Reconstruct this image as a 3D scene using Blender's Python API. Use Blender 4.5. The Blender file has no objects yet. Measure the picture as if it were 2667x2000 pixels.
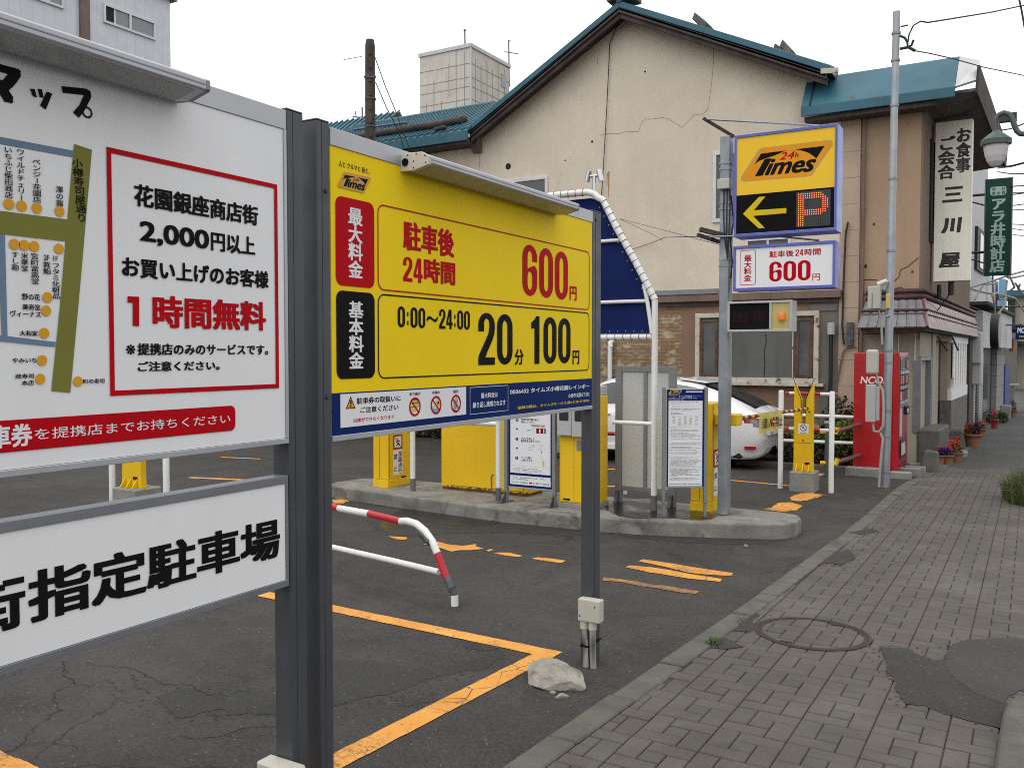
import bpy, bmesh, math, random
from mathutils import Vector, Matrix, noise
from mathutils.geometry import tessellate_polygon
R = math.radians
random.seed(7)
scn = bpy.context.scene
COL = bpy.context.collection

# ---------------------------------------------------------------- camera, sky, sun, exposure
F_PX, PITCH, YAW, EYE, SLOPE = 2305.0, R(2.0), R(30.45), 1.65, 0.018
cam_d = bpy.data.cameras.new('camera'); cam = bpy.data.objects.new('camera', cam_d); COL.objects.link(cam)
cam.location = (0, 0, EYE); cam.rotation_euler = (R(90) - PITCH, 0, YAW)
cam_d.sensor_width = 36; cam_d.lens = 36 * F_PX / 2667; cam_d.clip_start = 0.05; cam_d.clip_end = 2000
scn.camera = cam
world = bpy.data.worlds.new('World'); scn.world = world; world.use_nodes = True
nt = world.node_tree; nt.nodes.clear()
SUN_EL, SUN_AZ = R(58), R(188)
sky = nt.nodes.new('ShaderNodeTexSky'); sky.sky_type = 'NISHITA'; sky.sun_disc = False
sky.sun_elevation = SUN_EL; sky.sun_rotation = SUN_AZ
hsv = nt.nodes.new('ShaderNodeHueSaturation'); hsv.inputs['Saturation'].default_value = 0.12
hsv.inputs['Value'].default_value = 1.0
mixw = nt.nodes.new('ShaderNodeMix'); mixw.data_type = 'RGBA'; mixw.inputs['Factor'].default_value = 0.86
tcw = nt.nodes.new('ShaderNodeTexCoord'); sep = nt.nodes.new('ShaderNodeSeparateXYZ')
rampw = nt.nodes.new('ShaderNodeMapRange')      # overcast cloud: brighter towards the zenith
rampw.inputs['From Min'].default_value = 0.0; rampw.inputs['From Max'].default_value = 1.0
rampw.inputs['To Min'].default_value = 9.9; rampw.inputs['To Max'].default_value = 21
comb = nt.nodes.new('ShaderNodeCombineColor')
bg = nt.nodes.new('ShaderNodeBackground'); bg.inputs['Strength'].default_value = 0.1
outw = nt.nodes.new('ShaderNodeOutputWorld')
L = nt.links.new
cl = nt.nodes.new('ShaderNodeTexNoise'); cl.inputs['Scale'].default_value = 2.2; cl.inputs['Detail'].default_value = 5
L(tcw.outputs['Generated'], cl.inputs['Vector'])
L(tcw.outputs['Generated'], sep.inputs[0]); L(sep.outputs['Z'], rampw.inputs['Value'])
heavy = nt.nodes.new('ShaderNodeMapRange')      # unseen street side of the sky dimmed, added to darken street-facing signs
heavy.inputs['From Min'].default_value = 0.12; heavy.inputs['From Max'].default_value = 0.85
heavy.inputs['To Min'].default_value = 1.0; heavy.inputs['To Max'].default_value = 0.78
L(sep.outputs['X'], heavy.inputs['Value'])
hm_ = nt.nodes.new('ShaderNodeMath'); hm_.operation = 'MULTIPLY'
ad = nt.nodes.new('ShaderNodeMath'); ad.operation = 'MULTIPLY_ADD'; ad.inputs[1].default_value = 1.6; 
L(cl.outputs['Fac'], ad.inputs[0]); L(rampw.outputs[0], ad.inputs[2])
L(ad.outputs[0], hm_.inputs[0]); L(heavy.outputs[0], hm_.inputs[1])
for i in range(3):
    L(hm_.outputs[0], comb.inputs[i])
tintw = nt.nodes.new('ShaderNodeMix'); tintw.data_type = 'RGBA'; tintw.blend_type = 'MULTIPLY'
tintw.inputs['Factor'].default_value = 1.0; tintw.inputs['B'].default_value = (0.985, 0.995, 1.0, 1)
L(comb.outputs[0], tintw.inputs['A'])
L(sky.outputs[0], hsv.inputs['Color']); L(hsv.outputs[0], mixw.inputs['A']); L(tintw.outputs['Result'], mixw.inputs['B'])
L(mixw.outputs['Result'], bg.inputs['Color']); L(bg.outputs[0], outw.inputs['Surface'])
sun_d = bpy.data.lights.new('sun', 'SUN'); sun_d.energy = 0.5; sun_d.angle = R(40); sun_d.color = (1, .97, .93)
sun = bpy.data.objects.new('sun', sun_d); COL.objects.link(sun)
sun.rotation_euler = (R(90) - SUN_EL, 0, R(-8))
scn.view_settings.view_transform = 'Standard'; scn.view_settings.look = 'None'
scn.view_settings.gamma = 1; scn.view_settings.use_curve_mapping = False
scn.view_settings.exposure = 0.0
scn.cycles.filter_width = 1.0; scn.cycles.max_bounces = 6; scn.cycles.use_denoising = False; scn.cycles.use_adaptive_sampling = False

# ---------------------------------------------------------------- surveying helpers (photo point -> place on a real plane)
CAM = Vector((0, 0, EYE))
FW = Vector((-math.sin(YAW) * math.cos(PITCH), math.cos(YAW) * math.cos(PITCH), -math.sin(PITCH)))
RT = Vector((math.cos(YAW), math.sin(YAW), 0)); UP = RT.cross(FW)
def view(ox, oy, s): return lambda x, y: (ox + x / s, oy + y / s)
a1 = view(0, 0, 2.6756); a2 = view(0, 560, 2.6756); a3 = view(0, 1140, 1.9289); a4 = view(840, 300, 2.9105)
a5 = view(840, 720, 2.9105); a6 = view(840, 1080, 2.6763); b1 = view(840, 0, 2.9105); b2 = view(1500, 0, 2.884)
b3 = view(2200, 0, 3.1906); b4 = view(2200, 450, 2.3704); b5 = view(1560, 480, 3.191); b6 = view(1500, 900, 3.0301)
b7 = view(1300, 1380, 1.6181); b8 = view(2150, 1000, 3.9497); D = view(0, 0, 0.8294)
c1 = view(2420, 560, 2.7652); c2 = view(1560, 960, 3.6867); c3 = view(2400, 1100, 5.5318); c4 = view(860, 400, 4.6091)
c5 = view(860, 1000, 5.0273); c6 = view(1290, 1060, 6.32); c7 = view(2380, 200, 3.9512)
def ray(p): return FW + RT * ((p[0] - 1333.5) / F_PX) - UP * ((p[1] - 1000) / F_PX)
def gz(y): return -SLOPE * y
def gnd(p, dz=0.0):
    d = ray(p); return CAM + d * ((dz - EYE) / (d.z + SLOPE * d.y))
def onX(p, X): d = ray(p); return CAM + d * (X / d.x)
def onY(p, Y): d = ray(p); return CAM + d * (Y / d.y)
def onP(p, P0, N): d = ray(p); return CAM + d * ((P0 - CAM).dot(N) / d.dot(N))

# ---------------------------------------------------------------- materials
def new_mat(name):
    m = bpy.data.materials.new(name); m.use_nodes = True
    n = m.node_tree; b = n.nodes['Principled BSDF']; return m, n, b
def setin(b, k, v):
    if k in b.inputs: b.inputs[k].default_value = v
def ramp(n, src, lo, hi):
    r = n.nodes.new('ShaderNodeMapRange'); r.inputs['From Min'].default_value = lo; r.inputs['From Max'].default_value = hi
    n.links.new(src, r.inputs['Value']); return r.outputs[0]
def mixc(n, fac, A, B, blend='MIX'):
    x = n.nodes.new('ShaderNodeMix'); x.data_type = 'RGBA'; x.blend_type = blend
    for k, v in (('Factor', fac), ('A', A), ('B', B)):
        if hasattr(v, 'is_linked') or hasattr(v, 'links'): n.links.new(v, x.inputs[k])
        elif k == 'Factor': x.inputs[k].default_value = v
        else: x.inputs[k].default_value = (v[0], v[1], v[2], 1)
    return x.outputs['Result']
def noisen(n, vec, scale, detail=4, rough=.55, dist=0):
    t = n.nodes.new('ShaderNodeTexNoise'); t.inputs['Scale'].default_value = scale; t.inputs['Detail'].default_value = detail
    t.inputs['Roughness'].default_value = rough; t.inputs['Distortion'].default_value = dist
    n.links.new(vec, t.inputs['Vector']); return t.outputs['Fac']
def coord(n, kind='Object', sc=None):
    if kind == 'Position':
        o = n.nodes.new('ShaderNodeNewGeometry').outputs['Position']
    else:
        o = n.nodes.new('ShaderNodeTexCoord').outputs[kind]
    if sc:
        mp = n.nodes.new('ShaderNodeMapping'); mp.inputs['Scale'].default_value = sc; n.links.new(o, mp.inputs['Vector']); o = mp.outputs[0]
    return o
def mathn(n, op, a, b=None):
    x = n.nodes.new('ShaderNodeMath'); x.operation = op
    for i, v in enumerate((a, b)):
        if v is None: continue
        if hasattr(v, 'links'): n.links.new(v, x.inputs[i])
        else: x.inputs[i].default_value = v
    return x.outputs[0]
def add_bump(n, b, h, strength=.3, dist=.01):
    bp = n.nodes.new('ShaderNodeBump'); bp.inputs['Strength'].default_value = strength; bp.inputs['Distance'].default_value = dist
    n.links.new(h, bp.inputs['Height']); n.links.new(bp.outputs[0], b.inputs['Normal'])
def mat(name, col, rough=.5, metal=0, var=.1, vs=3.0, bump=0, bs=40, dirt=None, streak=None, spec=.5, coat=0, emit=None):
    """dirt=(colour, threshold 0..1, scale)  streak=(colour, amount) vertical runs"""
    m, n, b = new_mat(name)
    P = coord(n)
    c = mixc(n, ramp(n, noisen(n, P, vs, 5), .3, .7), tuple(x * (1 - var) for x in col), tuple(min(.95, x * (1 + var)) for x in col))
    if streak:
        s = noisen(n, coord(n, 'Object', (7, 7, .35)), 1.3, 5)
        c = mixc(n, mathn(n, 'MULTIPLY', ramp(n, s, .5, .78), streak[1]), c, streak[0])
    if dirt:
        d = noisen(n, P, dirt[2], 7, .62)
        c = mixc(n, ramp(n, d, dirt[1], dirt[1] + .07), c, dirt[0])
    n.links.new(c, b.inputs['Base Color'])
    b.inputs['Roughness'].default_value = rough; b.inputs['Metallic'].default_value = metal
    setin(b, 'Specular IOR Level', spec); setin(b, 'Coat Weight', coat)
    if rough < .8:
        n.links.new(ramp2(n, noisen(n, P, vs * 2.3, 4), max(.02, rough - .1), min(1, rough + .14)), b.inputs['Roughness'])
    if bump: add_bump(n, b, noisen(n, P, bs, 5), bump, .006)
    if emit:
        setin(b, 'Emission Color', (*emit[0], 1)); setin(b, 'Emission Strength', emit[1])
    return m
def ramp2(n, src, a, b_):
    r = n.nodes.new('ShaderNodeMapRange'); r.inputs['From Min'].default_value = .25; r.inputs['From Max'].default_value = .75
    r.inputs['To Min'].default_value = a; r.inputs['To Max'].default_value = b_; n.links.new(src, r.inputs['Value']); return r.outputs[0]
def glass_mat(name, col=(.02, .025, .03), rough=.08):
    m, n, b = new_mat(name); b.inputs['Base Color'].default_value = (*col, 1); b.inputs['Roughness'].default_value = rough
    setin(b, 'Specular IOR Level', .8); setin(b, 'Coat Weight', .4)
    P = coord(n); add_bump(n, b, noisen(n, P, 1.5, 2), .02, .02)
    return m
M = {}
def asphalt(name, lo, hi, specks=True, cracks=True):
    m, n, b = new_mat(name); P = coord(n, 'Position')
    big = ramp(n, noisen(n, P, .55, 6, .6, .4), .32, .68)
    mid = ramp(n, noisen(n, P, 5, 6, .65), .3, .72)
    c = mixc(n, mathn(n, 'ADD', mathn(n, 'MULTIPLY', big, .62), mathn(n, 'MULTIPLY', mid, .38)), lo, hi)
    st = ramp(n, noisen(n, P, .9, 7, .7, 1.2), .56, .66)
    c = mixc(n, mathn(n, 'MULTIPLY', st, .45), c, tuple(x * .55 for x in lo))
    if specks:
        v = n.nodes.new('ShaderNodeTexVoronoi'); v.inputs['Scale'].default_value = 36; n.links.new(P, v.inputs['Vector'])
        rnd = n.nodes.new('ShaderNodeSeparateColor'); n.links.new(v.outputs['Color'], rnd.inputs[0])
        near = mathn(n, 'LESS_THAN', v.outputs['Distance'], .2)
        pick = mathn(n, 'GREATER_THAN', rnd.outputs[0], .9)
        c = mixc(n, mathn(n, 'MULTIPLY', mathn(n, 'MULTIPLY', near, pick), .6), c, (.2, .19, .17))
        g = noisen(n, P, 75, 3)
        c = mixc(n, mathn(n, 'MULTIPLY', ramp(n, g, .4, .68), .45), c, tuple(x * 1.6 for x in hi))
        c = mixc(n, mathn(n, 'MULTIPLY', ramp(n, noisen(n, P, 48, 4, .7), .5, .68), .55), c, tuple(x * .6 for x in lo))
        c = mixc(n, mathn(n, 'MULTIPLY', ramp(n, noisen(n, P, 1.7, 8, .72, .6), .52, .66), .5), c, tuple(x * 1.25 for x in hi))
    if cracks:
        wv = n.nodes.new('ShaderNodeVectorMath'); wv.operation = 'ADD'
        nz = n.nodes.new('ShaderNodeTexNoise'); nz.inputs['Scale'].default_value = 2.5; nz.inputs['Detail'].default_value = 6; n.links.new(P, nz.inputs['Vector'])
        sc = n.nodes.new('ShaderNodeVectorMath'); sc.operation = 'SCALE'; sc.inputs['Scale'].default_value = .55
        n.links.new(nz.outputs['Color'], sc.inputs[0]); n.links.new(P, wv.inputs[0]); n.links.new(sc.outputs[0], wv.inputs[1])
        v2 = n.nodes.new('ShaderNodeTexVoronoi'); v2.feature = 'DISTANCE_TO_EDGE'; v2.inputs['Scale'].default_value = .62
        n.links.new(wv.outputs[0], v2.inputs['Vector'])
        line = mathn(n, 'LESS_THAN', v2.outputs['Distance'], .0045)
        msk = ramp(n, noisen(n, P, .35, 2), .5, .56)
        c = mixc(n, mathn(n, 'MULTIPLY', mathn(n, 'MULTIPLY', line, msk), .75), c, (.012, .011, .01))
    n.links.new(c, b.inputs['Base Color'])
    n.links.new(ramp2(n, noisen(n, P, .8, 5), .62, .9), b.inputs['Roughness']); setin(b, 'Specular IOR Level', .35)
    add_bump(n, b, noisen(n, P, 110, 4), .55, .006)
    return m
M['asphalt'] = asphalt('asphalt', (.0100, .0093, .0085), (.053, .0475, .043))
M['asphalt2'] = asphalt('road asphalt', (.034, .0335, .033), (.056, .054, .051), True, False)
M['patch'] = asphalt('patch asphalt', (.026, .0235, .022), (.046, .0415, .039), True, False)
M['patch_dark'] = asphalt('dirty patch asphalt', (.018, .017, .0155), (.040, .037, .033), True, False)
M['gravel'] = asphalt('broken dark asphalt', (.013, .0125, .012), (.036, .034, .031), True, False)
def paint_mark():
    m, n, b = new_mat('worn road paint'); P = coord(n, 'Position')
    c = mixc(n, ramp(n, noisen(n, P, 3.5, 6), .3, .7), (.60, .245, .03), (.74, .335, .05))
    c = mixc(n, mathn(n, 'MULTIPLY', ramp(n, noisen(n, P, 9, 8, .7), .56, .66), .6), c, (.30, .16, .05))
    w = mathn(n, 'MAXIMUM', ramp(n, noisen(n, P, 26, 8, .75), .585, .64), mathn(n, 'MULTIPLY', ramp(n, noisen(n, P, 2.2, 5, .6), .54, .68), ramp(n, noisen(n, P, 60, 5, .8), .46, .58)))
    vv = n.nodes.new('ShaderNodeTexVoronoi'); vv.feature = 'DISTANCE_TO_EDGE'; vv.inputs['Scale'].default_value = 4.5; n.links.new(P, vv.inputs['Vector'])
    w = mathn(n, 'MAXIMUM', w, mathn(n, 'MULTIPLY', mathn(n, 'LESS_THAN', vv.outputs['Distance'], .012), ramp(n, noisen(n, P, 1.3, 2), .45, .55)))
    c = mixc(n, w, c, (.05, .045, .04))
    n.links.new(c, b.inputs['Base Color']); b.inputs['Roughness'].default_value = .7
    add_bump(n, b, noisen(n, P, 90, 4), .4, .004); return m
M['mark'] = paint_mark()
def faded_mark():
    m, n, b = new_mat('faded road paint'); P = coord(n, 'Position')
    w = ramp(n, noisen(n, P, 14, 8, .75), .38, .62)
    c = mixc(n, w, (.42, .2, .055), (.06, .05, .042)); n.links.new(c, b.inputs['Base Color'])
    b.inputs['Roughness'].default_value = .8; add_bump(n, b, noisen(n, P, 100, 4), .5, .005); return m
M['mark_faded'] = faded_mark()
M['crackfill'] = mat('crack dirt', (.013, .012, .011), .95)
def concrete(name, lo, hi, scale=3, stain=.5):
    m, n, b = new_mat(name); P = coord(n, 'Position')
    c = mixc(n, ramp(n, noisen(n, P, scale, 7, .65), .3, .7), lo, hi)
    c = mixc(n, mathn(n, 'MULTIPLY', ramp(n, noisen(n, P, scale * .6, 8, .7, .8), .52, .66), stain), c, tuple(x * .38 for x in lo))
    g = ramp(n, noisen(n, P, 85, 3), .3, .75)
    c = mixc(n, mathn(n, 'MULTIPLY', g, .3), c, tuple(x * .6 for x in lo))
    n.links.new(c, b.inputs['Base Color']); b.inputs['Roughness'].default_value = .85
    add_bump(n, b, mathn(n, 'ADD', noisen(n, P, 60, 5), noisen(n, P, 9, 5)), .5, .008); return m
M['concrete'] = concrete('island concrete', (.13, .125, .108), (.31, .295, .26), 3.6, .85)
M['kerb'] = concrete('kerb concrete', (.075, .07, .059), (.135, .126, .107), 4, .6)
M['block'] = concrete('block concrete', (.2, .2, .185), (.33, .32, .3), 5, .35)
M['stone'] = concrete('pale stone', (.19, .175, .145), (.38, .355, .30), 9, .7)
M['graystone'] = concrete('grey weathered stone', (.075, .07, .06), (.14, .13, .115), 5, .5)
def paver_mat():
    m, n, b = new_mat('paver clay'); P = coord(n, 'Position')
    at = n.nodes.new('ShaderNodeAttribute'); at.attribute_name = 'tint'
    c = mixc(n, ramp(n, noisen(n, P, 2.2, 6, .65), .3, .7), (.80, .80, .80), (1.1, 1.08, 1.05))
    c = mixc(n, 1.0, at.outputs['Color'], c, 'MULTIPLY')
    c = mixc(n, mathn(n, 'MULTIPLY', ramp(n, noisen(n, P, .9, 7, .68), .5, .68), .45), c, (.17, .155, .14))
    c = mixc(n, mathn(n, 'MULTIPLY', ramp(n, noisen(n, P, 150, 3), .5, .72), .4), c, (.03, .027, .024))
    v = n.nodes.new('ShaderNodeTexVoronoi'); v.inputs['Scale'].default_value = 55; n.links.new(P, v.inputs['Vector'])
    c = mixc(n, mathn(n, 'MULTIPLY', mathn(n, 'LESS_THAN', v.outputs['Distance'], .13), .35), c, (.02, .018, .016))
    n.links.new(c, b.inputs['Base Color']); b.inputs['Roughness'].default_value = .85; setin(b, 'Specular IOR Level', .3)
    add_bump(n, b, noisen(n, P, 120, 4), .5, .004); return m
M['paver'] = paver_mat()
M['joint'] = mat('joint sand', (.046, .041, .035), .95, var=.3, vs=8)
def brick_mat():
    m, n, b = new_mat('peeling painted brick'); tc = coord(n, 'Position'); sp = n.nodes.new('ShaderNodeSeparateXYZ'); n.links.new(tc, sp.inputs[0])
    cb = n.nodes.new('ShaderNodeCombineXYZ'); n.links.new(sp.outputs['X'], cb.inputs['X']); n.links.new(sp.outputs['Z'], cb.inputs['Y'])
    br = n.nodes.new('ShaderNodeTexBrick'); br.inputs['Scale'].default_value = 1.0; br.inputs['Brick Width'].default_value = .22
    br.inputs['Row Height'].default_value = .072; br.inputs['Mortar Size'].default_value = .007
    br.inputs['Color1'].default_value = (.24, .15, .085, 1); br.inputs['Color2'].default_value = (.32, .21, .12, 1); br.inputs['Mortar'].default_value = (.13, .095, .06, 1)
    n.links.new(cb.outputs[0], br.inputs['Vector'])
    pl = ramp(n, noisen(n, coord(n, 'Position', (1, 1, 2.2)), 3.4, 9, .75), .535, .585)
    c = mixc(n, pl, br.outputs['Color'], (.46, .38, .25)); 
    c = mixc(n, mathn(n, 'MULTIPLY', ramp(n, noisen(n, tc, 1.2, 7, .7), .5, .7), .5), c, (.12, .085, .06))
    n.links.new(c, b.inputs['Base Color']); b.inputs['Roughness'].default_value = .9
    add_bump(n, b, mathn(n, 'ADD', br.outputs['Fac'], noisen(n, tc, 40, 4)), -.6, .01); return m
M['brick'] = brick_mat()
def lined(name, col, period, axis='Z', width=.02, line=None, var=.06, rough=.7, streak=None, bump=.3):
    m, n, b = new_mat(name); P = coord(n, 'Position'); sp = n.nodes.new('ShaderNodeSeparateXYZ'); n.links.new(P, sp.inputs[0])
    fr = mathn(n, 'FRACT', mathn(n, 'DIVIDE', mathn(n, 'ADD', sp.outputs[axis], 100.0), period))
    ln = mathn(n, 'LESS_THAN', fr, width)
    c = mixc(n, ramp(n, noisen(n, P, 2.5, 6), .3, .7), tuple(x * (1 - var) for x in col), tuple(x * (1 + var) for x in col))
    if streak:
        s = noisen(n, coord(n, 'Position', (3, 3, .25)), 1.5, 6, .65)
        c = mixc(n, mathn(n, 'MULTIPLY', ramp(n, s, .48, .75), streak[1]), c, streak[0])
    c = mixc(n, ln, c, line or tuple(x * .4 for x in col)); n.links.new(c, b.inputs['Base Color'])
    b.inputs['Roughness'].default_value = rough; add_bump(n, b, mathn(n, 'SUBTRACT', noisen(n, P, 60, 3), ln), bump, .006); return m
def stucco(name, col, stain=(.25, .2, .15), amt=.45):
    m, n, b = new_mat(name); P = coord(n, 'Position')
    c = mixc(n, ramp(n, noisen(n, P, .7, 6, .6), .3, .7), tuple(x * .9 for x in col), tuple(x * 1.07 for x in col))
    s = noisen(n, coord(n, 'Position', (2.5, 2.5, .22)), 1.6, 7, .62)
    c = mixc(n, mathn(n, 'MULTIPLY', ramp(n, s, .47, .78), amt), c, stain)
    c = mixc(n, mathn(n, 'MULTIPLY', ramp(n, noisen(n, P, 5, 8, .72), .6, .72), .35), c, tuple(x * .75 for x in col))
    c = mixc(n, mathn(n, 'MULTIPLY', ramp(n, noisen(n, P, 2.1, 8, .7, .5), .56, .68), .25), c, tuple(min(.9, x * 1.25) for x in col))
    n.links.new(c, b.inputs['Base Color']); b.inputs['Roughness'].default_value = .9; setin(b, 'Specular IOR Level', .25)
    add_bump(n, b, noisen(n, P, 35, 6), .25, .008); return m
M['stucco'] = stucco('cream stucco', (.66, .58, .465), (.42, .35, .26), .2)
M['pink'] = stucco('pinkish plaster', (.25, .155, .11), (.14, .09, .07), .6)
M['grayplaster'] = stucco('grey cement plaster', (.17, .16, .145), (.08, .075, .07), .6)
M['board_gray'] = stucco('grey boarding', (.13, .13, .125), (.07, .07, .068), .6)
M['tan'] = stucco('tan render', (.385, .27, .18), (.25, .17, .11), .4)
M['tanshade_crack'] = stucco('shaded tan and crack brown', (.21, .155, .115), (.11, .085, .07), .6)  # street face's shade painted into the tan; also the crack brown
M['creamwall'] = stucco('cream plaster', (.36, .33, .26), (.2, .18, .15), .5)
M['roughdash'] = concrete('rough dash render', (.1, .095, .09), (.2, .19, .18), 7, .5)
M['darkbase'] = concrete('dark stone base', (.022, .022, .022), (.045, .044, .043), 4, .4)
M['tilewall'] = lined('cream wall panels', (.44, .33, .25), .47, 'Z', .018, streak=((.3, .23, .17), .4))
M['siding'] = lined('pale ribbed siding', (.60, .61, .65), .45, 'Y', .05, (.5, .51, .55), rough=.55)
M['siding2'] = lined('white siding', (.52, .52, .54), .3, 'Z', .03, (.4, .4, .42), rough=.6, streak=((.35, .35, .35), .3))
M['tower'] = stucco('stained tower panels', (.56, .53, .47), (.33, .30, .26), .5)
M['towerline'] = mat('dark panel joint', (.30, .28, .25), .9, 0, .2, .5)
M['roofblue'] = mat('teal painted metal roof', (.030, .115, .16), .4, .0, .2, 1.2, .1, 6, dirt=((.045, .085, .10), .6, 3), spec=.4)
M['oldwood'] = mat('weathered dark timber', (.055, .042, .036), .85, 0, .4, 2.5, .5, 30, streak=((.16, .14, .12), .25))
M['greywood'] = mat('grey weathered timber', (.12, .11, .1), .9, 0, .35, 4, .5, 40)
M['peelwood'] = mat('peeling white painted wood', (.52, .48, .4), .85, 0, .15, 5, .5, 30, dirt=((.16, .095, .055), .57, 7))
M['brownframe'] = mat('brown window timber', (.10, .052, .03), .7, 0, .4, 5, .4, 40, dirt=((.045, .03, .02), .55, 8))
M['brownledge'] = mat('brown ledge', (.17, .115, .09), .7, 0, .2, 2, .2, 20, streak=((.09, .065, .05), .4))
M['dustglass'] = mat('dusty glass', (.085, .085, .085), .35, 0, .35, 2, streak=((.14, .14, .135), .5))
M['glass'] = glass_mat('dark window glass')
M['skyglass'] = glass_mat('sky reflecting glass', (.17, .19, .21), .12)
M['white_frame'] = mat('white window frame', (.62, .62, .62), .45, 0, .06)
M['black'] = mat('black void', (.008, .008, .008), .8)
M['post'] = mat('slate grey powder coat', (.062, .068, .076), .42, .25, .12, 3, .05, 90)
M['alu'] = mat('brushed aluminium frame', (.42, .43, .45), .35, .35, .06, 3)
M['alu_dark'] = mat('grey aluminium profile', (.22, .23, .25), .42, .5, .08, 3)
M['lampplastic'] = mat('cream lamp end cap', (.52, .5, .44), .5, 0, .06, 5)
M['lamplens'] = mat('ribbed lamp lens', (.3, .3, .29), .3, 0, .1, 8)
M['panel_white'] = mat('white sign face', (.77, .775, .785), .45, 0, .02, 1.5, streak=((.62, .62, .62), .2), spec=.2)
M['p_yellow'] = mat('yellow sign face', (.86, .62, .013), .45, 0, .03, 1.5, spec=.05)
M['p_blue'] = mat('navy sign face', (.006, .022, .12), .45, 0, .05, 2, spec=.05)
M['p_red'] = mat('red print', (.44, .004, .010), .5, 0, .04, 3, spec=.05)
M['p_redbrown'] = mat('red brown line', (.38, .04, .01), .5, 0, .04, 3, spec=.05)
M['p_black'] = mat('black print', (.008, .008, .009), .5, 0, .1, 3, spec=.05)
M['p_white'] = mat('white print', (.74, .74, .76), .5, 0, .02, 3, spec=.05)
M['p_olive'] = mat('olive map road', (.19, .19, .045), .5, 0, .04, 3, spec=.05)
M['p_slate'] = mat('blue grey map road', (.15, .22, .31), .5, 0, .04, 3, spec=.05)
M['p_dot'] = mat('amber map dot', (.67, .33, .03), .5, 0, .04, 3, spec=.05)
M['p_amber'] = mat('amber badge', (.75, .31, .02), .5, 0, .06, 3, spec=.05)
M['p_gold'] = mat('gold badge', (.52, .33, .09), .35, .1, .08, 4, spec=.05)
M['p_lemon'] = mat('pale lemon print', (.62, .52, .16), .5, 0, .04, 3, spec=.05)
M['p_sky'] = mat('pale blue print', (.2, .42, .62), .5, 0, .04, 3, spec=.05)
M['p_yel2'] = mat('yellow lettering', (.7, .5, .02), .5, 0, .04, 3, spec=.05)
M['p_grey'] = mat('grey print', (.3, .3, .31), .4, 0, .05, 3, spec=.05)
M['p_darkred'] = mat('dark red print', (.17, .006, .012), .5, 0, .05, 3, spec=.05)
M['violetframe'] = mat('violet blue sign case', (.10, .115, .42), .38, 0, .06, 2)
M['paleblue'] = mat('pale blue sign side', (.30, .36, .68), .4, 0, .08, 2)
M['galv'] = mat('galvanised steel', (.27, .29, .31), .45, .55, .16, 6, .05, 20, dirt=((.36, .38, .4), .58, 6))
M['galv_pole'] = mat('galvanised tube', (.33, .35, .37), .4, .5, .1, 5)
M['rust'] = mat('rusty angle iron', (.07, .055, .05), .7, .3, .3, 8, .2, 60)
M['yelsign'] = mat('golden sign face', (.86, .53, .012), .3, 0, .03, 1.5, spec=.35)
M['yel'] = mat('yellow machine paint', (.78, .49, .010), .42, 0, .06, 1.6, .03, 30, dirt=((.5, .3, .04), .67, 5), spec=.35)
M['yelrust'] = mat('rust stain', (.16, .07, .025), .85, 0, .5, 12, .4, 60)
M['ruststain'] = mat('pale rust stain', (.42, .25, .13), .9, 0, .2, 6)
M['machgrey'] = mat('light grey machine panel', (.42, .42, .41), .45, 0, .04, 3)
M['greyframe'] = mat('grey steel frame', (.23, .235, .24), .5, .3, .08, 4)
M['frost'] = mat('frosted white panel', (.54, .55, .53), .4, 0, .05, 1.2)
M['whitepipe'] = mat('white pipe paint', (.74, .74, .72), .4, 0, .05, 4, dirt=((.5, .48, .43), .68, 6))
M['redpipe'] = mat('red pipe paint', (.46, .012, .02), .4, 0, .08, 4)
M['scuff'] = mat('scuffed bare steel', (.09, .095, .1), .55, .4, .5, 12, .4, 50)
M['shoe'] = mat('grey pipe shoe', (.13, .13, .13), .7, .2, .15, 6)
M['tarp'] = mat('navy tarpaulin', (.004, .013, .085), .7, 0, .25, 2, .3, 5, spec=.15)
M['cord'] = mat('lashing cord', (.02, .02, .022), .8)
M['jbox'] = mat('cream plastic box', (.47, .46, .39), .5, 0, .06, 3)
M['conduit'] = mat('grey plastic conduit', (.36, .35, .32), .6, 0, .1, 5)
M['carwhite'] = mat('pearl white car paint', (.74, .74, .74), .22, 0, .02, 1, coat=.6)
M['cartrim'] = mat('black car trim', (.012, .012, .013), .5)
M['tyre'] = mat('tyre rubber', (.018, .018, .018), .85)
M['chrome'] = mat('bright metal', (.6, .6, .6), .2, .9, .05)
M['redlens'] = mat('red lamp lens', (.28, .008, .012), .2, 0, .1, 5, coat=.5)
M['clearlens'] = mat('clear lamp lens', (.22, .21, .22), .18, .3, .7, 30, coat=.5)
M['blackcloth'] = mat('black crumpled shade', (.01, .01, .011), .75, 0, .4, 8, .8, 8)
M['vred'] = mat('red vending enamel', (.40, .006, .011), .33, 0, .05, 1.5, coat=.2)
M['vred2'] = mat('dull red front panel', (.27, .02, .03), .35, 0, .08, 2)
M['banner'] = mat('yellow vinyl banner', (.62, .52, .10), .5, 0, .08, 4, .2, 10)
M['stripeyel'] = mat('amber arm stripe', (.66, .32, .02), .5)
M['stripeblk'] = mat('black arm stripe', (.012, .012, .012), .5)
M['awntile'] = mat('glazed brown roof tile', (.15, .055, .058), .3, 0, .2, 3, .2, 20, coat=.2)
M['awngrey'] = mat('grey worn roof tile', (.19, .185, .195), .4, 0, .2, 3, .2, 20)
M['awnridge'] = mat('maroon ridge', (.07, .03, .034), .5, 0, .2)
M['ivory'] = mat('ivory sign face', (.92, .90, .79), .45, 0, .03, 2, streak=((.66, .56, .32), .4), spec=.2)
M['ivoryedge'] = mat('white sign edge', (.78, .78, .77), .4, 0, .04, 2)
M['brush'] = mat('brown black brush lettering', (.016, .010, .008), .45)
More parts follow.
